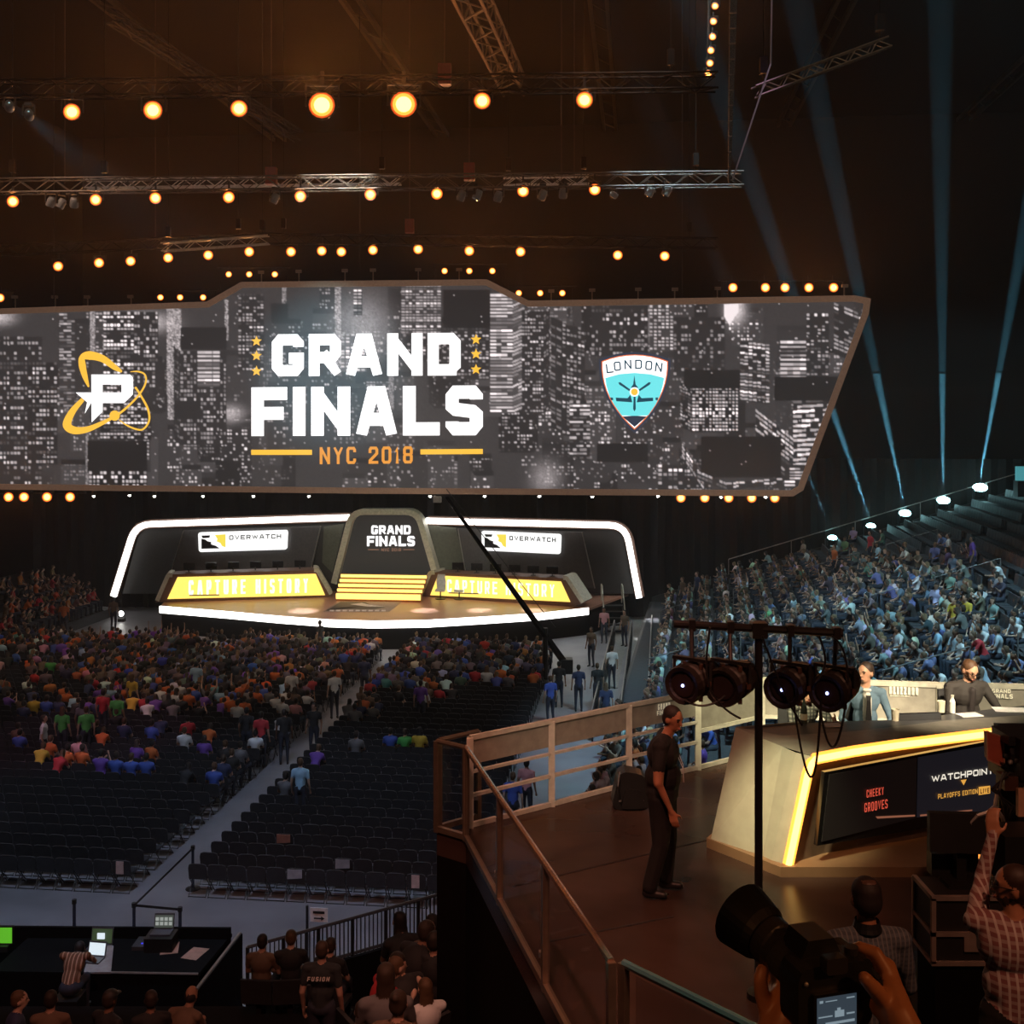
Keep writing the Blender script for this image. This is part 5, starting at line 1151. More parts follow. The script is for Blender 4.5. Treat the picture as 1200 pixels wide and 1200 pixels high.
NS = [(847, 716, 'sit', 'yellow', 'person in a bright yellow jacket just above the black crossbar'), (1115, 700, 'sit', 'yellow', 'left one of two people in yellow and black jerseys'), (1128, 697, 'sit', 'yellow', 'right one of two people in yellow and black jerseys'), (1150, 737, 'lean', 'red', 'person in a dark red shirt leaning forward in the side crowd'), (1062, 690, 'sit', 'blue', 'person in an indigo shirt in the middle of the side crowd'),
      (1048, 738, 'sit', 'white', 'person in a white shirt left of the stair rail of the side crowd'), (1028, 722, 'sit', 'white', 'person in a bright white shirt below the upper side crowd'), (1094, 735, 'sit', 'pale blue', 'person in a light blue shirt right of the stair rail'), (1112, 726, 'sit', 'grey', 'person in a slate shirt beside the stair rail'), (1080, 790, 'phone', 'white', 'person in a white shirt behind the front row, above the white panel'),
      (948, 762, 'phone', 'blue', 'person in a blue shirt holding up a dark camera in front of the face'), (1146, 685, 'phone', 'white', 'person in pale blue with hands raised high in the side crowd'), (1140, 770, 'sit', 'brown', 'person in a tan top behind the bearded presenter'), (1172, 655, 'lean', 'white', 'person in white leaning sideways at the upper right of the side crowd'), (972, 784, 'sit', 'pale blue', 'person in faded denim blue sitting behind the moving lights'),
      (740, 868, 'sit', 'orange', 'person in orange seen through the white railing above the bag'), (703, 895, 'sit', 'pink', 'person in coral pink seen through the white railing'), (818, 868, 'sit', 'purple', 'person in lilac seen through the railing left of the desk'), (832, 842, 'lean', 'blue', 'person in royal blue seen through the railing behind the desk end')]
for x, y, pose, c, lab in NS: q = on_stand(x, y, 1.3); person((pose, 'short'), q+AD*.1, yawS+random.uniform(-.3, .8), CN[c], lab)
# far left stand, its orange light put into the shirt colours
sl = thing('low_stand', 'low dark seating stand at the far left beyond the floor crowd', 'stand', uv(-37, 52, 0))
for k in range(4): MB().prism([uv(-29.5-k*.9, 46, 0), uv(-29.5-k*.9, 60, 0), uv(-30.4-k*.9, 60, 0), uv(-30.4-k*.9, 46, 0)], (0, 0, .5+k*.4)).build('terrace', M_STEP, sl, True)
for k in range(4):
    for j in range(24):
        if random.random() < .8:
            p = uv(-30-k*.9, 46.6+j*.55, .5+k*.4-.02)
            if proj(p)[0] > -15: cand.append((proj(p)[2], random.choice(['sit', 'lean', 'phone']), p, -PI/2-AR+.3+random.uniform(-.4, .4), random.choice(['orange', 'brown', 'red', 'black', 'brown']), 'in the low stand at the far left', 'far left'))
# fences between the floor and the stand, with the carpet lanes
M_LANE = mat('lane_carpet', (.3, .29, .27), .8)
FE = [((720, 727), (693, 833), 'black fence with a white top rail, closest to the floor seats'), ((740, 727), (728, 821), 'black fence between the two grey lanes beside the stand'), ((764, 721), (759, 816), 'black fence along the foot of the raked stand')]
for (a, b, lab) in FE:
    A, B_ = atz(*a, 1.1), atz(*b, 1.1); n = 9
    f = thing('crowd_fence', lab, 'fence', Vector((A.x, A.y, 0)))
    for k in range(n):
        p, q = A.lerp(B_, k/n), A.lerp(B_, (k+.94)/n); MB().prism([p-Z*.08, q-Z*.08, q-Z*1.08, p-Z*1.08], (.05, 0, 0)).build('panel', M_BLACK, f, True)
    MB().tube(A, B_, .03, 5).build('top_rail', M_ALU, f, True)
for (x0, x1, x2, x3, ya, yb, lab) in ((723, 737, 724, 703, 735, 806, 'long grey carpet lane between the first and second fence'), (743, 760, 755, 740, 722, 778, 'grey carpet lane at the foot of the raked stand')):
    tag(MB().prism([atz(x0, ya, .02), atz(x1, ya, .02), atz(x2, yb, .02), atz(x3, yb, .02)], (0, 0, -.018)).build('carpet_lane', M_LANE), lab, 'carpet')
# upper tier beyond the right stand: dark balcony with faint amber lamps
ut = thing('upper_tier', 'dark upper seating tier at the far right above the raked stand', 'stand', SP(26, 14)-Z*.4)
for r_ in range(8):
    a = SP(26, -1)+AD*(r_*.8)+Z*(.6+r_*.5); b = SP(26, 36)+AD*(r_*.8)+Z*(.6+r_*.5); MB().prism([a, b, b+AD*.8, a+AD*.8], (0, 0, -.9)).build('terrace', mat('upper_dark', (.03, .026, .02)), ut, True)
for k in range(2):
    for j in range(6):
        p = SP(26.1, 15+j*.7)+Z*(.35-k*.2); 
        o = MB().box(p, (.2, .3, .05)).build('amber_lamp', emis('amber_small', (.12, .06, .012))); tag(o, 'faint amber strip lamp on the edge of the upper tier', 'lamp', 'amber strip lamps')
# ------------------------------------------------------------------ crowd: the largest ones are persons, the rest is one mass per area
cand = [c for c in cand if -10 < proj(c[2]+Z)[0] < 1215]
cand.sort(key=lambda c: -c[0])
n_hand = sum(1 for o in COL.objects if o.name.startswith('person')); NIND = 300-n_hand-34
def mute(c, area):
    if 'raked' not in area: return c
    g = sum(c)/3; return tuple(g+(v-g)*.45 for v in c)
# take the nearest of every area
fl = [c for c in cand if 'floor' in c[5]]; sdc = [c for c in cand if 'raked' in c[5]]
pick = fl[:int(NIND*.5)]+sdc[:NIND-int(NIND*.5)]; pk = set(id(c) for c in pick)
for (s_, pose, p, yw, c, area, place) in pick:
    hr_ = random.choices(['short', 'long', 'cap'], [6, 3, .7])[0]
    if hr_ == 'cap' and pose != 'sit': hr_ = 'short'
    pn = {'sit': 'sitting back', 'lean': 'leaning forward', 'phone': 'holding up a phone-sized thing', 'cheer': 'with both arms raised'}[pose]
    hn = {'short': 'short-haired', 'long': 'long-haired', 'cap': 'capped'}[hr_]
    lab = f'{hn} person in {c}, {place}'
    person((pose, hr_), p, yw, mute(CN[c], area), lab, 'crowd '+area, random.uniform(.95, 1.04))
for area, lab in (('on the floor before the stage', 'dense far crowd sitting on the arena floor before the stage'), ('in the raked side stand', 'dense crowd filling the raked stand on the right'), ('in the low stand at the far left', 'crowd in orange light in the low stand at the far left')):
    bake_crowd('seated_crowd', [(c[1], c[2], c[3], tuple(min(1, v*random.uniform(.7, 1.3)) for v in mute(CN[c[4]], area))) for c in cand if id(c) not in pk and c[5] == area], lab)

# ------------------------------------------------------------------ near stand at the lower left and the production desk
NZ = lambda k: 2.0+.36*k; NY = lambda k: 17.1-.9*k
nstd = thing('near_stand', 'dark stepped stand at the bottom of the picture below the camera', 'stand', (-6, 17, 0))
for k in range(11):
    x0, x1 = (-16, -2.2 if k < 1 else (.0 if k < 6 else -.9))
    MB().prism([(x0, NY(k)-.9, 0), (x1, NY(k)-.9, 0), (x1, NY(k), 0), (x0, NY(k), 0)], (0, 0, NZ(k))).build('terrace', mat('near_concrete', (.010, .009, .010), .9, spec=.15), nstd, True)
def nrow(Y): return max(0, min(10, int((17.1-Y)/.9)))
nseat = None
def near_person(x, y, s_, pose, hair, col_, lab, yaw=0, seat=True, key=None, text=None):
    global nseat
    Y = FOC/s_; k = nrow(Y); Yc_ = NY(k)-.5; hgt = 1.78 if pose == 'stand' else 1.33
    p = px2(x, y, Yc_); zf = NZ(k); scl = max(.82, min(1.25, (p.z-zf)/hgt)); p.z = zf
    if key: me = key
    else:
        me = MED.get((pose, hair))
        if me is None: me = MED[(pose, hair)] = setm(human(pose, hair, fingers=False).mesh('body', .014, 6000, 2))
    o = bpy.data.objects.new('person', me); COL.objects.link(o); o.location = p; o.rotation_euler = (0, 0, yaw); o.scale = (scl,)*3; o.color = (*CN.get(col_, (.02, .02, .02)), 1); tag(o, lab, 'person')
    if seat and pose != 'stand':
        if nseat is None:
            nseat = thing('stadium_seat', 'dark folding seat in the near stand under a spectator', 'seat', p, 0, 'seats of the near stand')
            MB().box((0, .05, .41), (.46, .44, .07)).build('cushion', M_SEAT, nseat); MB().prism([(-.23, -.2, .42), (.23, -.2, .42), (.23, -.26, .8), (-.23, -.26, .8)], (0, -.05, 0)).build('backrest', M_SEAT, nseat); MB().box((0, -.05, .19), (.08, .2, .38)).build('leg', M_BLACK, nseat); o2 = nseat
        else: o2 = dup(nseat, p)
        o2.rotation_euler = (0, 0, yaw)
    return o, scl
MED = {}
near_person(307, 1096, 76, 'sit', 'short', 'brown', 'person in an olive brown tee seated by the near fence, holding a paper', -.1)
near_person(341, 1091, 80, 'sit', 'short', 'black', 'person in a black top seated second from the left at the near fence', .1)
near_person(387, 1100, 84, 'sit', 'short', 'black', 'person in dark clothing half hidden behind the standing dark tee', -.2)
near_person(434, 1120, 104, 'lean', 'short', 'red', 'person in a dark red and white striped shirt beside the dark tee', -1.0)
near_person(452, 1131, 122, 'sit', 'long', 'grey', 'long-haired person in a grey tee in the near stand', .1)
near_person(424, 1178, 128, 'sit', 'short', 'brown', 'dark head low at the bottom, between the dark tee and the grey tee', .3)
near_person(466, 1163, 132, 'sit', 'bun', 'brown', 'person with hair in a bun at the bottom of the near stand', -.2)
near_person(499, 1148, 116, 'phone', 'long', 'white', 'person in a white tee beside the black drape wall', .5)
near_person(478, 1062, 84, 'lean', 'long', 'black', 'person with reddish long hair leaning near the fence corner', .4)
near_person(507, 1056, 84, 'sit', 'long', 'brown', 'person with long brown hair close to the black drape', .2)
near_person(472, 1078, 92, 'lean', 'short', 'black', 'person in black with a bright orange-lit face in the near stand', -.8)
near_person(508, 1093, 96, 'phone', 'short', 'black', 'person with raised orange-lit arm by the black drape', -.7)
near_person(488, 1118, 104, 'lean', 'short', 'black', 'person in black bending forward between the grey tee and the drape', .8)
near_person(20, 1162, 112, 'sit', 'short', 'navy', 'person with an orange-lit face at the bottom left corner', -1.2)
near_person(59, 1173, 116, 'sit', 'short', 'brown', 'dark-haired person second from the left along the bottom edge', .1)
near_person(127, 1168, 112, 'sit', 'cap', 'black', 'person in a dark cap along the bottom edge under the laptops', -.5)
near_person(177, 1177, 116, 'sit', 'short', 'black', 'dark-haired person along the bottom edge right of the cap', .3)
near_person(207, 1184, 120, 'lean', 'bald', 'brown', 'balding person at the bottom edge near the metal pole', -.3)
fm = setm(human('stand', 'short', fingers=True, build=1.08).mesh('body', .012, 12000, 2), sh=mat('charcoal_tee', (.022, .028, .032), .85))
o, k_ = near_person(377, 1101, 108, 'stand', 'short', 'grey', 'man in a charcoal tee with white lettering across the back, standing in the near stand', -.12, key=fm)
mb = MB()
lettering(mb, 'FUSION', (-.14, -.158, 1.33), (.14, -.158, 1.345), (-.13, -.156, 1.385), .22, .3)
t_ = mb.build('shirt_lettering', mat('print_white', (.75, .75, .72)), o)
# fence of the near stand
A, B_ = atz(290, 1112, 2.35+.0), px2(516, 1048, 17.2); A = px2(290, 1110, 18.9); B_ = px2(518, 1047, 20.3)
f = thing('steel_fence', 'dark barred fence along the front edge of the near stand', 'fence', (A.x, A.y, 0)); n = 46
d = B_-A
for z in (0, -.62): MB().tube(A+Z*z, B_+Z*z, .03, 5).build('rail', M_BLACK, f, True)
for k in range(n+1): q = A+d*(k/n); MB().tube(q, q-Z*(.66 if k % 8 else 1.4), .012 if k % 8 else .035, 5).build('bar' if k % 8 else 'post', M_BLACK, f, True)
MB().prism([Vector((A.x, A.y, 0)), Vector((B_.x, B_.y, 0)), Vector((B_.x, B_.y, B_.z-.66)), Vector((A.x, A.y, A.z-.66))], (0, -.1, 0)).build('base_panel', M_DRAPE, f, True)
# production desk: black draped enclosure with tables, laptops and papers
DX = lambda x, y, z: atz(x, y, z)
TZ = 1.55
pdk = thing('production_desk', 'black draped production desk with laptops and papers at the lower left', 'desk', (DX(150, 1120, TZ).x, 19.5, 0))
q4 = [DX(40, 1092, TZ), DX(272, 1094, TZ), DX(232, 1142, TZ), DX(-10, 1138, TZ)]
MB().prism([q4[0], q4[1], q4[2], q4[3]], (0, 0, -.06)).build('table_top', mat('table_black', (.005, .005, .005), .8, spec=.1), pdk, True)
MB().prism([q4[3]-Z*.06, q4[2]-Z*.06, Vector((q4[2].x, q4[2].y, 0)), Vector((q4[3].x, q4[3].y, 0))], (0, .05, 0)).build('front_drape', M_DRAPE, pdk, True)
MB().prism([DX(-40, 1086, 1.75), DX(270, 1088, 1.75), Vector((*DX(270, 1088, 1.75).xy, 0)), Vector((*DX(-40, 1086, 1.75).xy, 0))], (0, .06, 0)).build('back_drape', M_DRAPE, pdk, True)
a, b = DX(281, 1094, 1.75), DX(230, 1160, 1.75)
MB().prism([a, b, Vector((b.x, b.y, 0)), Vector((a.x, a.y, 0))], (.05, 0, 0)).build('side_drape', M_DRAPE, pdk, True); MB().tube(a, b, .035, 6).build('side_pole', M_ALU, pdk, True)
MB().tube(q4[3].lerp(q4[2], .45)+Z*.01, q4[2]+Z*.01, .02, 5).build('edge_trim', M_ALU, pdk, True)
mb = MB(); mb.prism([DX(98, 1139, TZ+.03), DX(130, 1139, TZ+.03), DX(133, 1108, TZ+.03), DX(108, 1108, TZ+.03)], (0, 0, -.03)); mb.build('side_table', mat('table_grey', (.3, .28, .27)), pdk, True)
def laptop(x, y, w, rot, lab, em, zz=TZ):
    p = DX(x, y, zz); o = thing('laptop', lab, 'laptop', p, rot)
    MB().box((0, -.12, .015), (w, .24, .025)).build('keyboard_base', mat('laptop_body', (.06, .055, .07), .4), o)
    MB().prism([(-w/2, 0, .03), (w/2, 0, .03), (w/2, .06, .03+w*.68), (-w/2, .06, .03+w*.68)], (0, .015, 0)).build('lid', mat('laptop_body', (.06, .055, .07), .4), o)
    e = .015; MB().add([(-w/2+e, -.004, .045), (w/2-e, -.004, .045), (w/2-e, .05, .02+w*.65), (-w/2+e, .05, .02+w*.65)], [(0, 1, 2, 3)]).build('screen', em, o); return o
laptop(113, 1122, .33, -.15, 'open laptop with a bright white screen on the production desk', emis('laptop_white', (.78, .88, .95), .95), TZ+.03)
o = laptop(119, 1108, .4, -.05, 'monitor with a green picture and white windows behind the white laptop', emis('laptop_green', (.03, .05, .02), 1)); MB().box((-.01, -.0, .17), (.13, .03, .1)).build('window_graphic', emis('laptop_white', (.78, .88, .95), .95), o)
o = laptop(192, 1090, .36, 0, 'grey laptop showing tiled video pictures at the back of the production desk', emis('laptop_dark', (.05, .06, .05), 1), TZ+.25); MB().box((0, -.15, -.13), (.5, .4, .26)).build('riser_box', M_BLACK, o)
mb = MB()
for i in range(4):
    for j in range(2): mb.add([(-.15+i*.08, -.006+.008*j, .09+j*.08), (-.09+i*.08, -.006+.008*j, .09+j*.08), (-.09+i*.08, .0+.008*j, .15+j*.08), (-.15+i*.08, .0+.008*j, .15+j*.08)], [(0, 1, 2, 3)])
mb.build('video_tiles', emis('tile_glow', (.3, .32, .3), 1), o)
p = DX(5, 1100, TZ+.2); o = thing('monitor', 'monitor with a bright green screen at the left edge of the picture', 'monitor', p-Z*.2); MB().prism([(-.3, 0, .1), (.16, 0, .1), (.16, 0, .42), (-.3, 0, .42)], (0, .05, 0)).build('casing', M_BLACK, o); MB().add([(-.28, -.005, .12), (.14, -.005, .12), (.14, -.005, .40), (-.28, -.005, .40)], [(0, 1, 2, 3)]).build('screen', emis('green_screen', (.1, .42, .02), 1), o); MB().box((0, 0, .05), (.2, .2, .1)).build('base', M_BLACK, o)
mx = thing('lighting_console', 'control console with a row of blue lit keys on the production desk', 'console', DX(178, 1108, TZ)); MB().prism([(-.3, -.2, 0), (.3, -.2, 0), (.3, .2, .0), (-.3, .2, 0)], (0, 0, .07)).build('body', mat('console_grey', (.05, .05, .05)), mx)
for k in range(8): MB().box((-.15+k*.05, -.08, .075), (.03, .03, .012)).build('key', emis('blue_key', (.06, .06, 1), 1.2), mx)
for x, y, rt, lab in ((199, 1111, .3, 'left brown-lit paper sheet on the production desk'), (229, 1117, -.2, 'right brown-lit paper sheet on the production desk'), (70, 1094, 0, 'small pale card on the back edge of the production desk')):
    big = x > 100; w_ = .17 if big else .1; o = MB().prism([(-w_, -.22 if big else -.05, 0), (w_*.8, -.24 if big else -.05, 0), (w_, .2 if big else .05, 0), (-w_*.8, .2 if big else .05, 0)], (0, 0, .004)).build('paper_sheet', mat('brown_lit_paper', (.42, .25, .18))); o.location = DX(x, y, TZ+.004); o.rotation_euler = (0, 0, rt); tag(o, lab, 'paper')  # brown light on the sheets is put into their colour
o = MB().tube(DX(84, 1139, TZ), DX(93, 1120, TZ)+Z*.25, .012, 5).build('desk_lamp', M_ALU); tag(o, 'tiny bright gooseneck lamp beside the white laptop', 'lamp'); q_ = MB().sphere(DX(93, 1122, TZ)+Z*.0, .05, 8, 6).build('bulb', emis('warm_bulb', (1, .75, .4), 4), o)
sm = setm(human('sit', 'short', J=dict(che=(0, .2, .84), nek=(0, .34, .92), hed=(0, .45, .98), shl=(-.19, .24, .96), shr=(.19, .24, .96), ell=(-.2, .42, .78), elr=(.26, .4, .8), wrl=(-.05, .6, .76), wrr=(.1, .62, .78))).mesh('body', .014, 5000, 2), sh=check_mat('striped_shirt', (.16, .075, .04), None, (.5, .3, .2), 16))
p = px2(81, 1127, 17.7); p.z -= .98; zf = p.z
o = bpy.data.objects.new('person', sm); COL.objects.link(o); o.location = p; tag(o, 'person in a brown striped shirt bent over in front of the laptops', 'person')
ck = thing('stool', 'black stool under the person in the striped shirt', 'stool', (p.x, p.y, NZ(0))); MB().box((0, 0, p.z-NZ(0)+.22), (.4, .4, .44)).build('seat', M_BLACK, ck); MB().tube((0, 0, 0), (0, 0, max(.02, p.z-NZ(0)+.02)), .05, 8).build('stem', M_BLACK, ck)
# ------------------------------------------------------------------ studio platform with glass railing and presenters' desk
PZ = HC-4.5
F = lambda x, y, dz=0: atz(x, y, PZ+dz)
cA, cB = F(512, 975), F(546, 985); cC = px2(716, 1132, 7.2); cC.z = PZ; cD = px2(868, 1200, 6.46); cD.z = PZ; cE = Vector((3.6, 4.2, PZ))
RLP = [F(551, 970), F(646.5, 945), F(737, 921), F(818, 902), px2(893, 796, 15.1), px2(1005, 798, 14.95), px2(1100, 800, 14.8), px2(1207, 802, 14.7), px2(1330, 806, 14.4)]
for q in RLP: q.z = PZ
plat = thing('platform', 'high dark studio platform with a glossy brown floor on the right, clad in black drape', 'platform', (3, 10, 0))
pts = [cA, cB, cC, cD, cE, Vector((13, 4.2, PZ)), Vector((13, 14.6, PZ))]+RLP[::-1]
MB().prism([p-Z*.25 for p in pts], Z*.25).build('deck', M_DECK, plat, True)
wal = [RLP[0]+(cA-RLP[0])*.0, cA, cB, cC, cD, cE]
for i, (a, b) in enumerate([(RLP[1], RLP[0]), (RLP[0], cA), (cA, cB), (cB, cC), (cC, cD), (cD, cE)]):
    a2, b2 = a-Z*.25, b-Z*.25; MB().prism([Vector((a.x, a.y, 0)), Vector((b.x, b.y, 0)), b2, a2], (.04, .04, 0)).build('side_drape', M_DRAPE, plat, True)
for a, b in ((RLP[1], RLP[3]), (RLP[3], RLP[7])):
    MB().prism([a-Z*.25, b-Z*.25, b-Z*1.2, a-Z*1.2], (0, .04, 0)).build('back_skirt', M_DRAPE, plat, True)
# seams of the deck panels
for (a, b) in ((F(600, 1040), F(830, 985)), (F(640, 1105), F(790, 1075))): MB().prism([a+Z*.001, b+Z*.001, b+Z*.003+Vector((0, .03, 0)), a+Z*.003+Vector((0, .03, 0))], (0, 0, .002)).build('floor_seam', mat('seam_dark', (.03, .022, .02), .5), plat, True)
# glass
gm = bpy.data.materials.new('railing_glass'); gm.use_nodes = True; nt = gm.node_tree; nt.nodes.clear()
ou = nt.nodes.new('ShaderNodeOutputMaterial'); tr = nt.nodes.new('ShaderNodeBsdfTransparent'); gs = nt.nodes.new('ShaderNodeBsdfGlossy'); gs.inputs['Roughness'].default_value = .03; fr_ = nt.nodes.new('ShaderNodeFresnel'); fr_.inputs[0].default_value = 1.16; mx_ = nt.nodes.new('ShaderNodeMixShader')
tr.inputs[0].default_value = (.90, .9, .92, 1); mx_.inputs[0].default_value = .05; nt.links.new(tr.outputs[0], mx_.inputs[1]); nt.links.new(gs.outputs[0], mx_.inputs[2]); nt.links.new(mx_.outputs[0], ou.inputs[0])
M_TAN = mat('anodised_rail', (.30, .23, .17), .35, .7)
def glass_rail(name, a, b, n, label, rail_mat, skip_last=False):
    o = thing(name, label, 'railing', a); d = b-a; Hh = 1.0; X = d.normalized()
    for k in range(n+1):
        q = a+d*(k/n); MB().box(q+Z*Hh/2, (.055, .055, Hh), (X, X.cross(Z), Z)).build('post', M_TAN, o, True)
    MB().tube(a+Z*Hh, b+Z*Hh, .028, 8).build('top_rail', rail_mat, o, True)
    MB().box((a+b)/2+Z*.04, (d.length, .05, .06), (X, X.cross(Z), Z)).build('bottom_rail', M_TAN, o, True)
    for k in range(n):
        p, q = a+d*((k+.06)/n), a+d*((k+.94)/n); S = X.cross(Z)*.006
        MB().prism([p+Z*.09-S, q+Z*.09-S, q+Z*(Hh-.05)-S, p+Z*(Hh-.05)-S], S*2).build('glass_panel', gm, o, True)
        MB().box(q+Z*.25+Vector((0, 0, 0)), (.05, .05, .04)).build('glass_clamp', M_ALU, o, True)
    return o
M_RAILC = mat('polished_rail', (.75, .5, .38), .22, .9)
glass_rail('glass_railing', cA, cB, 1, 'short glass railing end at the outer corner of the platform', M_TAN)
glass_rail('glass_railing', cA+Vector((.02, .03, 0)), F(560, 964)+Vector((0, .1, 0)), 1, 'glass railing panel joining the outer corner to the white railing', M_TAN)
glass_rail('glass_railing', cB, cC, 3, 'long glass railing with an orange-lit round handrail along the platform edge', M_RAILC)
glass_rail('glass_railing', cC+Vector((.08, -.02, 0)), cD+(cD-cC)*.9, 1, 'glass railing with a cyan glinting handrail at the bottom of the picture', mat('cyan_lit_rail', (.5, .62, .6), .25, .8))  # rail metal tinted cyan to stand for the light on it
spot('rail_glint_light', (-4, 12, 12), cC.lerp(cD, .6)+Z, 900, (.1, .95, .8), 6, .5, .1)
# white railing with boards along the back
M_BOARD = mat('rail_board', (.33, .31, .26), .55)
wr = thing('white_railing', 'white painted metal railing with grey boards behind the standing man and the desk', 'railing', RLP[0])
Hh = 1.0
for i, q in enumerate(RLP):
    MB().box(q+Z*Hh/2, (.075, .06, Hh)).build('post', M_WHITE, wr, True)
for i, (a, b) in enumerate(zip(RLP[:-1], RLP[1:])):
    d = (b-a); X = d.normalized(); S = X.cross(Z)
    tall = i >= 3
    for hz_, w_ in (((1.0, .05), (.62, .03), (.36, .035), (.03, .05)) if not tall else ((1.0, .07), (.5, .05), (.03, .05))):
        MB().box((a+b)/2+Z*hz_, (d.length, .045, w_), (X, S, Z)).build('rail', M_WHITE, wr, True)
    MB().prism([a+X*.03+Z*(.70 if not tall else .52), b-X*.03+Z*(.70 if not tall else .52), b-X*.03+Z*.98, a+X*.03+Z*.98], -S*.0+Vector((0, .02, 0))).build('board', M_BOARD, wr, True)
def board_text(lines, x0, x1, m, name='lettering'):
    mb = MB()
    for (s, fx0, fx1, y0, y1, t) in lines:
        k = next(i for i in range(len(RLP)-1) if proj(RLP[i]+Z)[0] <= x0 < proj(RLP[i+1]+Z)[0]); a, b = RLP[k], RLP[k+1]; X = (b-a).normalized(); pl = Plane(a-Vector((0, .01, 0)), X)
        lettering(mb, s, pl.pt(fx0, y0[0], -.015), pl.pt(fx1, y0[1], -.015), pl.pt(fx0, y1, -.015), t, .15)
    return mb.build(name, m, wr, True)
M_BT = mat('board_glow_print', (.85, .82, .68), .5, em=(.8, .75, .55), es=.25)  # print given a glow to look lit, it is no lamp
board_text([('GRAND', 770, 784.5, (832, 829.5), 825, .2), ('FINALS', 769, 785.5, (838.5, 835.5), 833, .2)], 770, 786, M_BT)
board_text([('BLIZZARD', 1042, 1067, (813, 814), 804, .22)], 1042, 1067, M_BT)
board_text([('ENTERTAINMENT', 1043, 1066, (815.5, 816.3), 814.3, .2)], 1042, 1067, M_BT, 'small_lettering')
board_text([('GRAND', 1162, 1184, (811.5, 812), 807, .24), ('FINALS', 1160, 1186.5, (818, 818.6), 812.7, .24)], 1160, 1187, M_BT)
# ---- the desk
dk = thing('presenter_desk', 'big angular presenters desk edged with an orange light strip, with a screen in its front', 'desk', F(1000, 1028))
M_PL = mat('plinth_bronze', (.26, .16, .09), .5, var=.05)
base = [F(828, 993), F(915, 1028), F(1100, 1028), Vector((9, 10.0, PZ)), Vector((9, 13.0, PZ)), F(870, 958)]
MB().prism(base, Z*.10).build('plinth', M_PL, dk, True)
TOPZ = PZ+1.12
T_ = lambda x, y, z=TOPZ: atz(x, y, z)
bl_, br_ = F(833, 983, .1), F(894, 1003, .1); tl_, tr_ = T_(862, 852), T_(917, 875); c_b, c_t = F(921, 1013, .1), T_(951, 886)
M_SIDE = mat('desk_side', (.36, .35, .28), .5, var=.06)
back = T_(945, 845)
mb = MB(); mb.add([bl_, br_, tr_, tl_], [(0, 1, 2, 3)])
ms = [c_b.lerp(br_, .5)+Vector((-.03, -.0, 0)), c_t.lerp(tr_, .5)+Vector((-.02, -.04, 0))]
mb.add([br_, ms[0], ms[1], tr_], [(0, 1, 2, 3)]); mb.add([ms[0], c_b, c_t, ms[1]], [(0, 1, 2, 3)])
bb_ = Vector((bl_.x+.25, bl_.y+.9, bl_.z)); mb.add([bb_, bl_, tl_, back], [(0, 1, 2, 3)])
mb.build('end_panel', M_SIDE, dk, True)
# outer front line (under the strip) and top
fr_t = [c_t, T_(1000, 875.5), T_(1048, 868.5), T_(1100, 862), T_(1153, 855.5), T_(1200, 850.5), T_(1290, 846)]
inn = [T_(917, 862), T_(1000, 857), T_(1060, 850), T_(1110, 844), T_(1157, 841), T_(1230, 836), T_(1300, 834)]
bkl = [T_(862, 850), T_(945, 845), T_(1045, 842), T_(1100, 837), T_(1157, 830), T_(1205, 825), T_(1300, 820)]
mb = MB(); m0 = [tr_]+fr_t[1:]
lip = [c_t]+fr_t[1:]
mb.add(lip+inn[::-1], [(i, i+1, 2*len(lip)-2-i, 2*len(lip)-1-i) for i in range(len(lip)-1)]); mb.add([tl_, tr_, c_t, inn[0]], [(0, 1, 2, 3)])
mb.build('top_lip', M_DESKM, dk, True)
inz = [p-Z*.015 for p in inn]; mb = MB(); mb.add(inz+[p-Z*.015 for p in bkl[::-1]], [(i, i+1, 12-i, 13-i) for i in range(6)]); mb.build('desk_top', M_DESKT, dk, True)
mb = MB(); mb.add([p-Z*.02 for p in bkl]+[Vector((p.x, p.y, PZ)) for p in bkl], [(i, i+1, 8+i, 7+i) for i in range(6)]); mb.build('back_panel', M_DRAPE, dk, True)
# strip: up the corner and along the front
def off(p, dz): return Vector((p.x, p.y, p.z+dz))
strip = [c_b, c_t-Z*.06]+[off(p, 0) for p in fr_t[1:]]
path3 = [c_b+Vector((.02, -.01, .0)), c_b.lerp(c_t, .82)]+[c_b.lerp(c_t, .93)+Vector((.015, .0, 0)), (c_t-Z*.035).lerp(fr_t[1]-Z*.04, .06)]+[p-Z*.045 for p in fr_t[1:]]
def ribbon(mb, P_, w, push):
    NN = []
    for i in range(len(P_)):
        a = P_[max(0, i-1)]; b = P_[min(len(P_)-1, i+1)]; d = (b-a).normalized(); vw = Vector((0, -1, .15)); n = d.cross(vw).normalized(); NN.append(n)
    for i in range(len(P_)-1):
        q = [P_[i]+NN[i]*w/2, P_[i+1]+NN[i+1]*w/2, P_[i+1]-NN[i+1]*w/2, P_[i]-NN[i]*w/2]; q = [v+Vector((0, -push, 0)) for v in q]; mb.prism(q, (0, .03, 0))
mb = MB(); ribbon(mb, path3, .105, .012); mb.build('light_edge', M_LEDO, dk, True)
mb = MB(); ribbon(mb, path3, .06, .022); mb.build('light_strip', M_LEDC, dk, True)
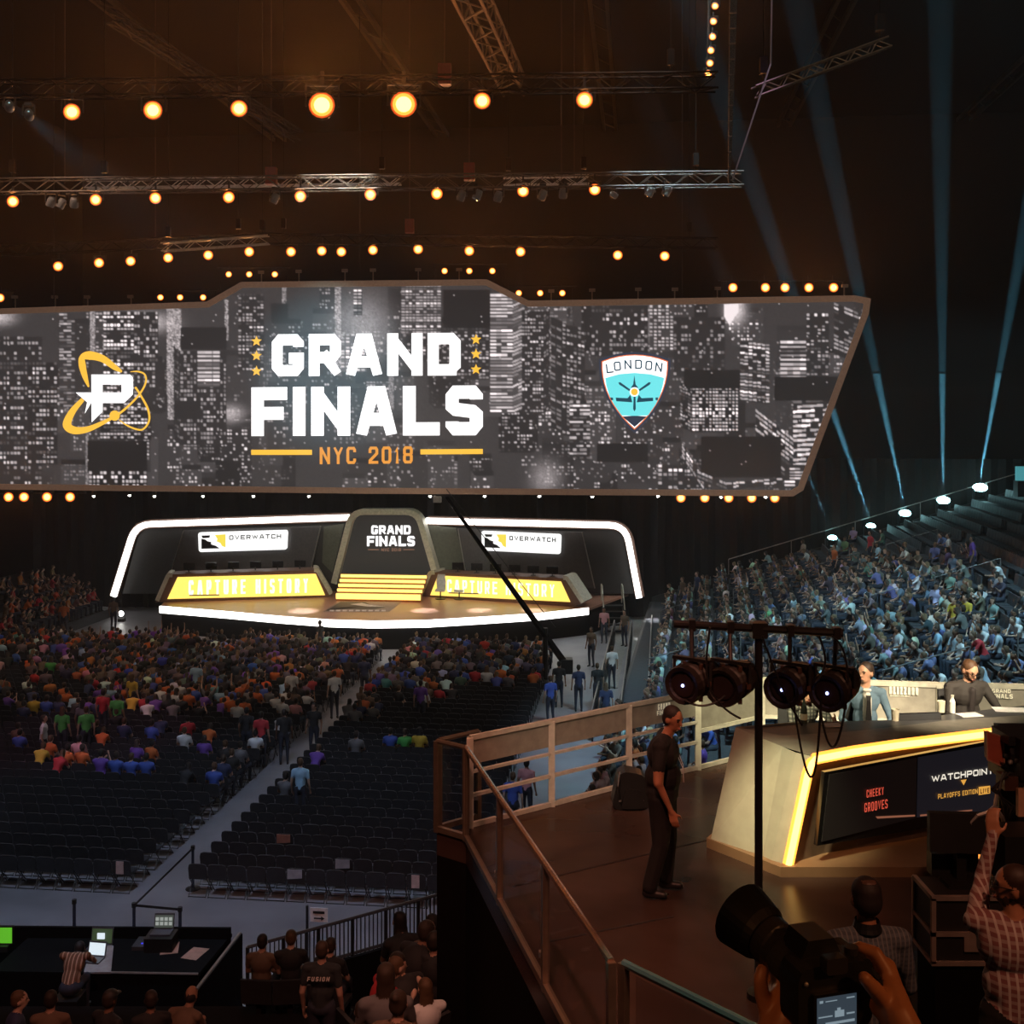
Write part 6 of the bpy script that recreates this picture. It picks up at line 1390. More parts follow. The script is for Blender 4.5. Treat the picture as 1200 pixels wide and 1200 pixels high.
# front: recessed brown fascia
bot = [c_b+Vector((.05, .02, 0)), F(965, 1000, .1), F(1060, 985, .1), F(1110, 975, .1), F(1170, 965, .1), F(1230, 960, .1), F(1310, 955, .1)]
mb = MB(); ftp = [p-Z*.08+Vector((.02, .05, 0)) for p in fr_t]; mb.add(ftp+bot[::-1], [(i, i+1, 12-i, 13-i) for i in range(6)]); mb.build('fascia', mat('fascia_brown', (.13, .09, .065), .4), dk, True)
SPn = Plane(px2(968, 985, 11.12), px2(1178, 950, 12.25)-px2(968, 985, 11.12)); SPn.o.z = PZ
sc1 = [(969, 907), (1071, 887), (1070, 957), (960, 985)]; sc2 = [(1073, 886.5), (1182, 868), (1180, 948), (1071.5, 956.5)]
MB().prism([SPn.pt(*p, -.03) for p in ((964, 904), (1186, 862), (1184, 953), (955, 990))], SPn.n*.05).build('screen_frame', M_GLOSSK, dk, True)
for i, sc_ in enumerate((sc1, sc2)):
    MB().prism([SPn.pt(*p, -.04) for p in sc_], SPn.n*.01).build('screen', emis('desk_screen_dark', (.003, .002, .002)) if i == 0 else emis('desk_screen_navy', (.007, .007, .010)), dk, True)
mb = MB(); 
def SL(mb, s, x0, y0, x1, y1, h, t, gap=.16, d=-.055): lettering(mb, s, SPn.pt(x0, y0, d), SPn.pt(x1, y1, d), SPn.pt(x0, y0-h, d), t, gap)
SL(mb, 'CHEEKY', 1011, 933, 1031, 929.2, 9, .115, .16); SL(mb, 'GROOVES', 1008.5, 950, 1035.5, 945, 10.5, .11, .14); mb.build('red_lettering', emis('red_lettering', (.75, .09, .05), 1), dk, True)
mb = MB(); SL(mb, 'WATCHPOINT', 1087, 915, 1159, 904.8, 7.5, .22, .22); mb.build('white_lettering', emis('cream_lettering', (.9, .82, .68), 1), dk, True)
mb = MB(); SL(mb, 'PLAYOFFS EDITION', 1094.5, 934.5, 1141, 928, 5.6, .16, .16); mb.add([SPn.pt(*p, -.055) for p in ((1121, 912.5), (1128, 911.5), (1124.5, 918.5))], [(0, 1, 2)]); mb.add([SPn.pt(*p, -.055) for p in ((1142, 920.5), (1155.5, 919), (1155.5, 928), (1142, 930))], [(0, 1, 2, 3)]); mb.build('amber_lettering', emis('amber_lettering', (.75, .36, .06), 1), dk, True)
mb = MB(); SL(mb, 'LIVE', 1143.5, 928.3, 1154, 926.8, 5.6, .22, .2, -.06); mb.build('dark_lettering', emis('dark_print', (.08, .03, .01), 1), dk, True)
mb = MB(); mb.add([SPn.pt(*p, -.05) for p in ((1022, 955), (1068, 953), (1068, 955), (1024, 957.5))], [(0, 1, 2, 3)]); mb.add([SPn.pt(*p, -.05) for p in ((1074, 953), (1135, 947), (1135, 948.6), (1074, 955))], [(0, 1, 2, 3)]); mb.build('screen_reflex', emis('reflex_glow', (.25, .09, .05), 1), dk, True)  # glowing strips painted as reflections at the foot of the screens
# riser carrying the presenters
tag(MB().prism([Vector((3.0, 12.75, PZ)), Vector((12, 13.6, PZ)), Vector((12, 14.4, PZ)), Vector((3.0, 14.4, PZ))], Z*.22).build('presenter_riser', M_BLACK), 'low black riser under the presenters chairs behind the desk', 'riser')
def stool(x, y, lab):
    o = thing('swivel_chair', lab, 'chair', (x, y, PZ+.22)); MB().box((0, 0, .5), (.46, .44, .08)).build('seat', M_SEAT, o); MB().prism([(-.22, -.24, .55), (.22, -.24, .55), (.2, -.3, .95), (-.2, -.3, .95)], (0, -.05, 0)).build('backrest', M_SEAT, o); MB().tube((0, 0, .05), (0, 0, .46), .03).build('stem', M_ALU, o); MB().lathe([(.28, 0), (.28, .03), (.04, .06)], (0, 0, 0), (0, 0, 1), 12).build('base', M_BLACK, o); o.rotation_euler = (0, 0, PI); return o
# presenters: sculpted bodies facing the camera (built facing +Y, turned half round)
eyeM = mat('eye_dark', (.01, .01, .01), .2); lipM = mat('lip', (.3, .1, .08), .5)
def face_bits(o, hd, hy, hp, sc=1.0, glasses=False):
    q = thing_rot = Matrix.Rotation(hy, 3, 'Z') @ Matrix.Rotation(-hp, 3, 'X'); h = Vector(hd)
    T = lambda x, y, z: h+q @ Vector((x, y, z))
    for s_ in (-1, 1): MB().sphere(T(s_*.031, .0795, .012), .0085, 8, 6).build('eye', eyeM, o)
    mb = MB(); mb.tube(T(-.022, .096, -.058), T(.022, .096, -.058), .006, 6); mb.build('mouth', lipM, o)
    if glasses:
        mb = MB()
        for s_ in (-1, 1):
            pts_ = [T(s_*.034+.025*math.cos(k*PI/5), .103, .012+.018*math.sin(k*PI/5)) for k in range(11)]; mb.path(pts_, .003, 4); mb.tube(T(s_*.058, .1, .015), T(s_*.08, -.01, .012), .003, 4)
        mb.tube(T(-.01, .105, .015), T(.01, .105, .015), .003, 4); mb.build('glasses', M_BLACK, o)
sk_w = mat('presenter_skin', (.56, .31, .2), .5)
def fig(name, B, loc, yaw, sc, label, vox=.009, smooth=3, **mats):
    me = setm(B.mesh('body', vox, None, smooth), **mats); o = bpy.data.objects.new(name, me); COL.objects.link(o); o.location = loc; o.rotation_euler = (0, 0, yaw); o.scale = (sc,)*3; return tag(o, label, 'person')
PS = 1.0
# left presenter: blue jacket, white shirt, black tie
hl = (0, .02, 1.235)
B = human('sit', 'short', fingers=True, sleeve='long', jacket=True, build=.93, head_yaw=-.75, head_pitch=.05, J=dict(hed=hl, wrl=(-.12, .28, .62), wrr=(.14, .3, .62), ell=(-.27, .04, .72), elr=(.27, .04, .72)))
B.cap((0, .135, .98), .045, (0, .115, .78), .05, SHIRT); B.cap((-.03, .1, 1.06), .02, (.03, .1, 1.06), .02, SHIRT)
p = px2(1014, 775, 13.2); zs = PZ+.22; scl = (p.z-zs)/1.36; p.z = zs
o = fig('person', B, p, PI-.12, scl, 'clean-shaven man in a blue-grey jacket, white shirt and black tie behind the desk', sk=sk_w, sh=mat('white_shirt', (.75, .74, .66), .8), pa=mat('suit_navy', (.05, .07, .1)), ha=mat('brown_hair', (.03, .018, .012), .6), ex=mat('blue_jacket', (.10, .17, .23), .85)); face_bits(o, hl, -.75+0, .05)
MB().prism([(-.028, .186, 1.02), (.028, .186, 1.02), (.02, .195, .97), (.036, .192, .70), (0, .19, .66), (-.036, .192, .70), (-.02, .195, .97)], (0, .006, 0)).build('necktie', M_BLACK, o)
stool(p.x, p.y+.02, 'black swivel chair under the man in the blue-grey jacket')
# right presenter: dark jacket, glasses, reading
hl = (0, .10, 1.20)
B = human('sit', 'short', fingers=True, sleeve='long', jacket=True, beard=True, build=1.06, head_yaw=.25, head_pitch=.45, J=dict(che=(0, .04, .92), nek=(0, .06, 1.06), hed=hl, shl=(-.2, .03, 1.0), shr=(.2, .03, 1.0), ell=(-.32, .2, .74), elr=(.3, .2, .74), wrl=(-.09, .42, .78), wrr=(.09, .42, .78), hdl=Vector((.75, .6, -.1)).normalized(), hdr=Vector((-.75, .6, -.1)).normalized(), hnl=Vector((0, 0, -1)), hnr=Vector((0, 0, -1)), htl=Vector((0, .9, .3)), htr=Vector((0, .9, .3))))
p = px2(1131, 770, 13.5); zs = PZ+.22; scl = (p.z-zs)/1.33; p.z = zs
o = fig('person', B, p, PI+.1, scl, 'bearded man with glasses in a black jacket looking down at papers behind the desk', sk=sk_w, sh=mat('black_shirt', (.02, .015, .015), .8), pa=mat('suit_black', (.02, .02, .02)), ha=mat('sandy_hair', (.085, .04, .018), .6), ex=mat('black_jacket', (.028, .024, .022), .8)); face_bits(o, hl, .25, .45, glasses=True)
stool(p.x, p.y+.02, 'black swivel chair under the bearded man')
# third presenter, mostly hidden behind the moving lights
hl = (0, .1, 1.16)
B = human('lean', 'long', fingers=True, sleeve='long', head_yaw=0, head_pitch=.2, J=dict(che=(0, .1, .88), nek=(0, .14, 1.0), hed=(0, .2, 1.13), ell=(-.3, .25, .76), wrl=(-.26, .42, .82), hdl=Vector((-.1, .5, .8)).normalized(), hnl=Vector((.9, .3, 0)), htl=Vector((.3, .3, .8))))
p = px2(940, 800, 13.2); zs = PZ+.22; scl = .98; p.z = zs
o = fig('person', B, p, PI, scl, 'person in a grey patterned top half hidden behind the third moving light', sk=sk_w, sh=check_mat('patterned_top', (.12, .13, .11), (.3, .3, .26), (.05, .05, .05), 22), pa=mat('suit_black', (.02, .02, .02)), ha=mat('brown_hair', (.03, .018, .012))); face_bits(o, (0, .2, 1.13), 0, .2)
stool(p.x, p.y+.02, 'black swivel chair under the person in the patterned top')
# things on the desk
def on_desk(x, y): return T_(x, y)-Z*.013
def cup(x, y, h, r, m, name, lab, cat): p = on_desk(x, y); o = MB().lathe([(.001, 0), (r*.85, 0), (r, h), (r*.9, h), (r*.75, .01), (.001, .01)], (0, 0, 0), (0, 0, 1), 14).build(name, m, smooth=False); o.location = p; return tag(o, lab, cat)
cup(1049, 843, .13, .045, mat('cup_cream', (.7, .66, .5)), 'cup', 'cream paper cup right of the man in the blue-grey jacket', 'cup')
cup(1103, 833, .13, .045, mat('cup_cream', (.7, .66, .5)), 'cup', 'pale paper cup left of the bearded man', 'cup')
p = on_desk(1116, 834); b_ = thing('water_bottle', 'small clear-white water bottle in front of the bearded man', 'bottle', p); MB().lathe([(.001, 0), (.032, 0), (.034, .02), (.034, .13), (.016, .17), (.014, .185)], (0, 0, 0), (0, 0, 1), 14).build('body', mat('bottle_white', (.72, .76, .72), .2), b_); MB().tube((0, 0, .185), (0, 0, .21), .016, 10).build('cap', M_WHITE, b_)
p = on_desk(942, 846); b_ = thing('water_bottle', 'dark bottle with a cream label held over the desk by the hidden person', 'bottle', p); MB().lathe([(.001, 0), (.036, 0), (.038, .16), (.018, .23), (.015, .27)], (0, 0, .0), (0, 0, 1), 14).build('body', mat('bottle_dark', (.04, .05, .04), .2), b_); MB().lathe([(.0395, .04), (.0395, .11)], (0, 0, 0), (0, 0, 1), 14).build('paper_label', mat('cup_cream', (.7, .66, .5)), b_)
for x, y, w, h, rt, lab in ((1136, 837, .26, .16, .2, 'white notes under the hands of the bearded man'), (1186, 831, .42, .2, -.15, 'large white sheets on the desk at the right edge'), (975, 849, .2, .14, .1, 'small pale notes on the desk beside the hidden person')):
    o = MB().box((0, 0, .006), (w, h, .008)).build('paper_sheet', M_OFFW); o.location = on_desk(x, y); o.rotation_euler = (0, 0, rt); tag(o, lab, 'paper')
o = MB().prism([(-.2, -.02, 0), (.32, .04, 0), (.32, .06, .07), (-.2, 0, .07)], (0, .05, 0)).build('display_panel', mat('panel_dark', (.02, .022, .025), .4)); o.location = on_desk(1072, 843); tag(o, 'low dark display panel lying between the two presenters', 'display')
# ---- standing man in black
B = human('stand', 'short', fingers=True, build=1.27, belly=.008, baggy=.02, head_yaw=-.55, head_pitch=.22, J=dict(hed=(0, .1, 1.63), nek=(0, .03, 1.46), che=(0, .01, 1.31), elr=(.3, .0, 1.12), wrr=(.29, .12, .86), ell=(-.27, -.06, 1.12), wrl=(-.27, .0, .88), knl=(-.11, .05, .5), knr=(.12, .0, .5), anl=(-.12, .02, .09), anr=(.13, -.1, .09), hdr=Vector((-.05, .25, -.95)).normalized(), hnr=Vector((-1, .1, 0)).normalized(), htr=Vector((0, 1, .2)).normalized()))
p = px2(776, 826, 10.6); p.z = PZ; p.y = 10.6; scl = ((HC-(826-HY)/FOC*10.6)-PZ)/1.755
blk = mat('black_cloth', (.012, .011, .011), .9)
o = fig('person', B, p, -PI/2-.25, scl, 'heavy-set man in a black shirt and trousers standing on the platform by the desk', sk=mat('ruddy_skin', (.40, .17, .09), .5), sh=blk, pa=mat('black_trousers', (.010, .009, .009), .9), ha=mat('dark_hair', (.02, .012, .01), .7), so=M_BLACK); face_bits(o, (0, .1, 1.63), -.55, .22)
MB().path([(-.07, .1, 1.42), (-.03, .19, 1.2), (0, .2, 1.05), (.03, .19, 1.2), (.07, .1, 1.42)], .004, 4).build('lanyard', M_OFFW, o)
bg = thing('backpack', 'dark bag with small metal buckles standing by the railing behind the man in black', 'bag', F(737, 945)); mb = MB(); pr = rounded([(-.22, 0), (.24, .0), (.2, .4), (-.12, .46)], .12, 4); mb.prism([Vector((q.x, -.13, q.y)) for q in pr], (0, .26, 0)); mb.prism([Vector((q.x*.6+.02, -.18, q.y*.5+.03)) for q in pr], (0, .06, 0)); mb.build('body', M_BLACK, bg)
for s_ in (-.12, .02, .14): MB().box((s_, -.16, .12), (.03, .02, .02)).build('buckle', M_ALU, bg)
MB().path([(-.12, -.13, .45), (-.15, -.2, .3), (-.12, -.15, .1)], .015, 5).build('strap', M_BLACK, bg)
# ---- stand with four moving lights
ls = thing('light_stand', 'tall black T-shaped lighting stand in front of the desk', 'light stand', px2(889, 600, 8.67)); ls.location.z = PZ; bx = ls.location.x
top = px2(889, 738, 8.67); MB().tube((bx, 8.67, PZ+.04), top, .032, 10).build('pole', M_BLACK, ls, True); MB().tube((bx, 8.67, PZ), (bx, 8.67, PZ+.05), .09, 16).build('base', M_BLACK, ls, True)
ca_, cb_ = px2(790, 731, 8.8), px2(988, 742, 8.5); MB().tube(ca_, cb_, .032, 10).build('crossbar', M_BLACK, ls, True); MB().box(top, (.12, .12, .12)).build('joint', M_BLACK, ls, True)
aim = Vector((-.38, -.9, -.12)).normalized()
for i, (x, y) in enumerate(((801, 803), (847, 806), (917, 808), (970, 812))):
    q = px2(x, y, 8.45); barp = ca_.lerp(cb_, (x+10-790)/198)
    o = thing('moving_light', ['leftmost', 'second', 'third', 'rightmost'][i]+' of the four black moving lights on the T-shaped stand'+(', its lens dark' if i == 1 else ''), 'stage lamp', q)
    r = .145; aim_i = Vector((-.62, -.78, -.1)).normalized()
    MB().lathe([(.001, .0), (r*.72, .0), (r*.8, -.02), (r*1.0, -.03), (r*1.05, .03), (r*.9, .05), (r*1.02, .07), (r*.92, .09), (r*1.0, .11), (r*.9, .13), (r*1.0, .15), (r*.95, .30), (r*.75, .40), (.001, .41)], (0, 0, 0), -aim_i, 18).build('head', mat('lamp_black', (.02, .014, .012), .5), o)
    ax = aim_i.cross(Z).normalized(); c = -aim_i*.13
    MB().tube(-aim_i*(-.004), -aim_i*(-.006)+aim_i*.004, r*.62, 18).build('lens_plate', mat('lens_dark', (.03, .02, .02), .25), o)
    if i != 1: MB().sphere(aim_i*.012, .013, 8, 6).build('blue_led', emis('blue_led', (.35, .4, 1), 5), o)
    yk = MB(); top_q = Vector((0, 0, .34))+c
    for s_ in (-1, 1): yk.box(c+ax*s_*r*1.08+Z*.07, (.02, .05, .18))
    yk.box(c+Z*.165, (r*2.2, .05, .025), (ax, ax.cross(Z), Z)); yk.build('yoke', M_BLACK, o)
    MB().tube(c+Z*.16, Vector((barp.x, barp.y, barp.z))-q, .016, 6).build('hanger', M_BLACK, o); MB().box(Vector((barp.x, barp.y, barp.z))-q, (.05, .09, .09)).build('clamp', M_BLACK, o)
    for f_ in range(6): a_ = f_*PI/3; MB().box(c+(ax*math.cos(a_)+Z*math.sin(a_))*r*.98, (.03, .09, .04)).build('cooling_fin', mat('fin_brown', (.06, .025, .015), .5), o)
def loop(a, b, sag, lab, n=16, side=0):
    pts_ = []
    for k in range(n+1): t = k/n; q = Vector(a).lerp(Vector(b), t); q.z -= 4*sag*t*(1-t); q.x += side*math.sin(t*PI); pts_.append(q)
    o = MB().path(pts_, .009, 5).build('power_cable', M_BLACK); tag(o, lab, 'cable')
P8 = lambda x, y: px2(x, y, 8.4)
loop(P8(802, 820), P8(850, 815), .06, 'black cable drooping between the first two moving lights'); loop(P8(832, 735), P8(868, 842), .1, 'black cable looping down past the second moving light', side=-.12); loop(P8(893, 745), P8(940, 850), .05, 'cable hanging from the joint behind the third moving light')
loop(P8(930, 822), P8(962, 820), .58, 'long cable loop hanging in front of the desk light strip', side=.03); loop(P8(961, 830), P8(992, 818), .33, 'short cable loop hanging under the rightmost moving light'); loop(P8(960, 745), P8(955, 800), .03, 'cable from the crossbar to the rightmost moving light', side=.06); loop(P8(975, 745), P8(994, 800), -.05, 'thin red-brown cable at the end of the crossbar', side=.03)
# ---- crew at the lower right
q = px2(1016, 1030, 6.4)
B = human('stand', 'short', fingers=False, sleeve='long', build=1.05, head_pitch=.1, J=dict(ell=(-.25, .02, 1.15), elr=(.25, .02, 1.15), wrl=(-.2, .2, 1.0), wrr=(.2, .2, 1.0)))
q2 = Vector((q.x, 6.4, PZ)); scl = (q.z-PZ)/1.755
o = fig('person', B, q2, .08, scl, 'balding man in a grey checked shirt seen from behind below the desk', vox=.011, sk=mat('ruddy_skin', (.40, .17, .09)), sh=check_mat('grey_check', (.09, .10, .12), (.065, .07, .085), (.16, .155, .16), 38), pa=mat('black_trousers', (.01, .01, .01)), ha=mat('dark_hair', (.02, .012, .01)))
MB().sphere((0, -.015, 1.745), .045, 12, 6, sc=(1, 1, .35)).build('bald_spot', mat('scalp', (.10, .045, .03)), o); MB().lathe([(.066, 0), (.074, -.03), (.082, -.05)], (0, 0, 1.535), (0, 0, 1), 16).build('collar', M_BLACK, o)
q = px2(1189, 1016, 6.0); q2 = Vector((q.x, 6.0, PZ)); q2.z = PZ+.32; scl = (q.z-q2.z)/1.755
tag(MB().prism([(1.75, 4.6, PZ), (4.6, 4.6, PZ), (4.6, 6.55, PZ), (2.3, 6.55, PZ)], (0, 0, .318)).build('camera_riser', M_BLACK), 'low black riser under the man in the red checked shirt', 'riser')
B = human('stand', 'short', fingers=True, sleeve='long', beard=True, build=1.1, head_yaw=1.25, J=dict(hed=(0, .02, 1.64), shl=(-.17, .08, 1.43), ell=(-.03, .34, 1.56), wrl=(.04, .36, 1.79), hdl=Vector((0.05, .2, 1)).normalized(), hnl=Vector((.6, .5, 0)), htl=Vector((.7, -.5, 0)), elr=(.26, .0, 1.15), wrr=(.24, .2, 1.0)))
o = fig('person', B, q2, .0, scl, 'bearded man with black glasses in a red and white checked shirt, one arm raised', vox=.010, sk=mat('ruddy_skin', (.40, .17, .09)), sh=check_mat('red_check', (.22, .08, .075), (.34, .22, .2), (.5, .4, .37), 26), pa=mat('black_trousers', (.01, .01, .01)), ha=mat('reddish_hair', (.035, .014, .008))); face_bits(o, (0, .02, 1.64), 1.25, 0, glasses=True)
# ---- broadcast camera, monitor and flight case at the right edge
sc_ = px2(1190, 880, 8.4); bc = thing('broadcast_camera', 'large black studio camera on a pedestal cut by the right edge of the picture', 'video camera', (sc_.x, 8.4, PZ))
Q = lambda x, y, Y=8.4: px2(x, y, Y)
MB().box(Q(1206, 880), (.34, .45, .3)).build('body', M_BLACK, bc, True)
MB().prism([Q(1156, 858), Q(1176, 865), Q(1176, 898), Q(1157, 889)], (0, .05, 0)).build('matte_box', mat('red_lit_box', (.35, .08, .05), .5), bc, True)
mb = MB(); pth = [Q(1156, 857), Q(1176, 864), Q(1177, 899), Q(1157, 890), Q(1156, 857)]; mb.path(pth, .008, 4); mb.build('matte_rim', mat('rim_tan', (.4, .2, .14), .4), bc, True)
MB().lathe([(.09, 0), (.1, .02), (.1, .22), (.08, .3)], Q(1176, 882, 8.35), (1, .2, 0), 14).build('lens', M_GLOSSK, bc, True); MB().box(Q(1186, 862), (.18, .3, .07)).build('top_handle', M_BLACK, bc, True); MB().box(Q(1188, 905), (.22, .4, .08)).build('tilt_head', M_BLACK, bc, True)
for k in range(4): MB().sphere(Q(1178+k*6, 886+((k*7) % 9), 8.2), .02, 8, 6).build('control_knob', M_ALU if k == 1 else M_BLACK, bc, True)
MB().tube(Q(1184, 905, 8.5), (Q(1184, 905, 8.5).x, 8.5, PZ+.25), .09, 12, .16).build('pedestal', M_BLACK, bc, True); MB().tube((Q(1184, 905, 8.5).x, 8.5, PZ), (Q(1184, 905, 8.5).x, 8.5, PZ+.26), .34, 18).build('pedestal_base', M_BLACK, bc, True)
mb = MB(); pts_ = [Q(1172, 918, 8.2), Q(1168, 932, 8.1), Q(1166, 945, 8.0), Q(1158, 952, 7.95), Q(1145, 956, 7.95), Q(1137, 964, 7.95), Q(1139, 973, 7.95), Q(1152, 983, 7.95), Q(1170, 988, 7.98)]; mb.path(pts_, .014, 6); mb.path([Q(1166, 945, 8.0), Q(1174, 957, 8.0), Q(1178, 970, 8.05)], .014, 6); mb.build('pan_handle', mat('handle_silver', (.4, .36, .34), .3, .6), bc, True)
MB().box(Q(1200, 940, 8.1), (.1, .04, .2)).build('script_card', mat('card_tan', (.5, .28, .18)), bc, True)
MB().box(Q(1200, 1000, 7.8), (.4, .3, .34)).build('battery_pack', M_BLACK, bc, True); MB().box(Q(1180, 915, 8.25), (.1, .15, .1)).build('cable_box', mat('fin_brown', (.06, .025, .015)), bc, True)
for k in range(3): MB().path([Q(1176+4*k, 905, 8.15), Q(1170-4*k, 925, 8.1), Q(1176+6*k, 945, 8.1), Q(1180, 965, 8.2)], .009, 5).build('cable', M_BLACK, bc, True)
fc = thing('flight_case', 'black road case with metal edges and a round pale sticker under the monitor', 'case', (Q(1125, 1080, 7.9).x+.12, 7.9, PZ))
cx_, w_, d_ = 3.22, .58, .36; zt = Q(0, 1052, 7.72).z; zb = PZ+.74
MB().box((3.22, 7.9, PZ+.42), (.54, .34, .6)).build('cart', M_DRAPE, fc, True); x0, x1 = cx_-w_/2, cx_+w_/2
MB().box((cx_, 7.9, (zt+zb)/2), (w_, d_, zt-zb)).build('body', mat('case_black', (.015, .012, .012), .6), fc, True)
y0, y1 = 7.9-d_/2-.004, 7.9+d_/2; mb = MB(); mdz = zb+(zt-zb)*.45
for z in (zt, zb, mdz): mb.box((cx_, y0, z), (w_+.03, .03, .03)); mb.box((x0, 7.9, z), (.03, d_, .03))
for x in (x0, x1): mb.box((x, y0, (zt+zb)/2), (.03, .03, zt-zb))
mb.box((x0, y1, (zt+zb)/2), (.03, .03, zt-zb)); b_ = mb.build('edge_trim', mat('case_trim', (.5, .38, .33), .4, .6), fc, True); b_['kind'] = 'stuff'
MB().box((cx_, y0-.005, mdz-.06), (.16, .02, .12)).build('latch', mat('case_trim', (.28, .2, .17)), fc, True)
sx, sz = Q(1141, 1077, 7.71).x, Q(1141, 1077, 7.71).z
MB().lathe([(.001, 0), (.072, 0), (.072, .004)], (sx, y0-.001, sz), (0, -1, 0), 20).build('sticker', mat('sticker_cream', (.5, .42, .3)), fc, True)
mb = MB(); mb.prism([(sx-.055, y0-.008, sz+.03), (sx-.04, y0-.008, sz+.045), (sx+.055, y0-.008, sz-.03), (sx+.04, y0-.008, sz-.05)], (0, .002, 0)); mb.prism([(sx-.01, y0-.009, sz+.06), (sx+.005, y0-.009, sz+.06), (sx-.0, y0-.009, sz-.055), (sx-.02, y0-.009, sz-.04)], (0, .002, 0)); mb.build('sticker_mark', M_BLACK, fc, True)
for sx_ in (x0+.08, x1-.08):
    for sy in (7.9-.2, 7.9+.2): MB().tube((sx_, sy, PZ+.07), (sx_+.04, sy, PZ+.07), .07, 12).build('caster', M_BLACK, fc, True); MB().box((sx_+.02, sy, PZ+.14), (.06, .06, .14)).build('caster_bracket', M_ALU, fc, True)
mo = thing('monitor', 'black studio monitor seen from behind on top of the flight case', 'monitor', (Q(1125, 1000, 8.0).x, 8.0, zt))
MB().prism([Q(1090, 953, 7.95), Q(1163, 955, 7.95), Q(1162, 1002, 7.9), Q(1090, 998, 7.9)], (0, .06, 0)).build('casing', M_BLACK, mo, True)
a_ = Q(1127, 1000, 7.95); MB().box((a_.x, 7.98, (a_.z+zt)/2), (.07, .06, a_.z-zt+.06)).build('stand', M_BLACK, mo, True); MB().box((a_.x, 7.95, zt+.015), (.26, .2, .03)).build('foot', M_BLACK, mo, True)
MB().box((a_.x, 8.12, zt+.09), (.34, .1, .16)).build('electronics_box', M_BLACK, mo, True)
sl_ = thing('glow_strip', 'warm glowing strip just under the black monitor', 'lamp', (Q(1128, 1003, 8.25).x, 8.25, zt)); MB().prism([Q(1098, 1000, 8.25), Q(1160, 1001, 8.25), Q(1160, 1006, 8.25), Q(1098, 1007, 8.25)], (0, .02, 0)).build('tube', emis('warm_strip', (1, .32, .05), 1.6), sl_, True); MB().box((Q(1128, 1003, 8.25).x, 8.29, (zt+Q(0, 1003, 8.25).z)/2), (.06, .04, abs(zt-Q(0, 1003, 8.25).z)+.02)).build('bracket', M_BLACK, sl_, True)  # emissive strip made up for the orange glow under the monitor
# ---- photographer with a big camera at the bottom
Yc = 1.72; K = lambda x, y, d=0: px2(x, y, Yc+d)
dc = thing('photo_camera', 'big black photo camera with a long zoom lens, held up in two hands', 'camera', K(965, 1150))
M_CAM = mat('camera_rubber', (.013, .013, .014), .45, spec=.4); M_CAM2 = mat('camera_ring', (.03, .028, .028), .3)
bw = K(1008, 1150).x-K(918, 1150).x
X = Vector((1, .28, 0)).normalized(); Yd = Vector((-.28, 1, 0)).normalized()
cb = K(968, 1160)
def rbox(c, sz, ax, r_=.25):
    mb = MB(); X_, Y_, Z_ = ax; n = 5; pr = rounded([(-sz[0]/2, -sz[2]/2), (sz[0]/2, -sz[2]/2), (sz[0]/2, sz[2]/2), (-sz[0]/2, sz[2]/2)], min(sz[0], sz[2])*r_, 4)
    mb.prism([Vector(c)+X_*p.x+Z_*p.y-Y_*sz[1]/2 for p in pr], Y_*sz[1]); return mb
rbox(cb, (.128, .055, .105), (X, Yd, Z)).build('body', M_CAM, dc, True)
rbox(cb+X*.054+Yd*.018, (.03, .075, .10), (X, Yd, Z), .45).build('grip', M_CAM, dc, True)
mb = MB(); hb = cb+Z*.052+X*-.008; mb.prism([hb-X*.035, hb+X*.035, hb+X*.022+Z*.027, hb-X*.022+Z*.027], Yd*.06); mb.build('viewfinder_hump', M_CAM, dc, True)
rbox(cb+Z*.058-X*.008-Yd*.035, (.036, .02, .024), (X, Yd, Z)).build('eyecup', M_CAM2, dc, True)
rbox(cb-Yd*.032-Z*.014-X*.004, (.076, .008, .056), (X, Yd, Z), .06).build('rear_screen_frame', M_GLOSSK, dc, True)
sq = cb-Yd*.037-Z*.014-X*.004; MB().add([sq-X*.034-Z*.024, sq+X*.034-Z*.024, sq+X*.034+Z*.024, sq-X*.034+Z*.024], [(0, 1, 2, 3)]).build('rear_screen', emis('camera_screen', (.03, .045, .06)), dc, True)
mb = MB()
for (u0, v0, u1, v1) in ((-.03, .016, -.024, .02), (-.02, .017, .0, .0185), (.016, .018, .03, .02), (-.032, -.006, -.008, -.004), (-.004, -.008, .012, .002), (.0, .002, .006, .006), (.016, -.006, .03, -.0035), (-.02, -.018, .03, -.014)):
    mb.add([sq-Yd*.001+X*u0+Z*v0, sq-Yd*.001+X*u1+Z*v0, sq-Yd*.001+X*u1+Z*v1, sq-Yd*.001+X*u0+Z*v1], [(0, 1, 2, 3)])
mb.build('screen_readout', emis('readout_glow', (.2, .26, .3)), dc, True)
MB().tube(cb+X*.044+Z*.05, cb+X*.044+Z*.062, .011, 14).build('mode_dial', M_CAM2, dc, True); MB().sphere(cb-X*.052+Z*.03-Yd*.03, .004, 8, 6).build('button', M_ALU, dc, True)
ld = (K(905, 1102, .10)-K(945, 1128, 0)).normalized(); ld = Vector((-.50, .82, .22)).normalized(); l0 = cb-X*.012+Z*.012+Yd*.02
MB().lathe([(.036, -.01), (.036, .012), (.033, .014), (.033, .028), (.0375, .03), (.0375, .062), (.0355, .064), (.0355, .075), (.039, .078), (.04, .098), (.037, .10), (.037, .112)], l0, ld, 28).build('lens_barrel', M_CAM2, dc, True)
mb = MB(); 
mb.lathe([(.0385, .035), (.0385, .058)], l0, ld, 28); mb.build('zoom_ring', mat('ring_ribbed', (.02, .02, .02), .8), dc, True)
MB().lathe([(.040, .102), (.047, .115), (.056, .165), (.053, .165), (.044, .12), (.03, .118), (.001, .116)], l0, ld, 28).build('lens_hood', M_CAM, dc, True)
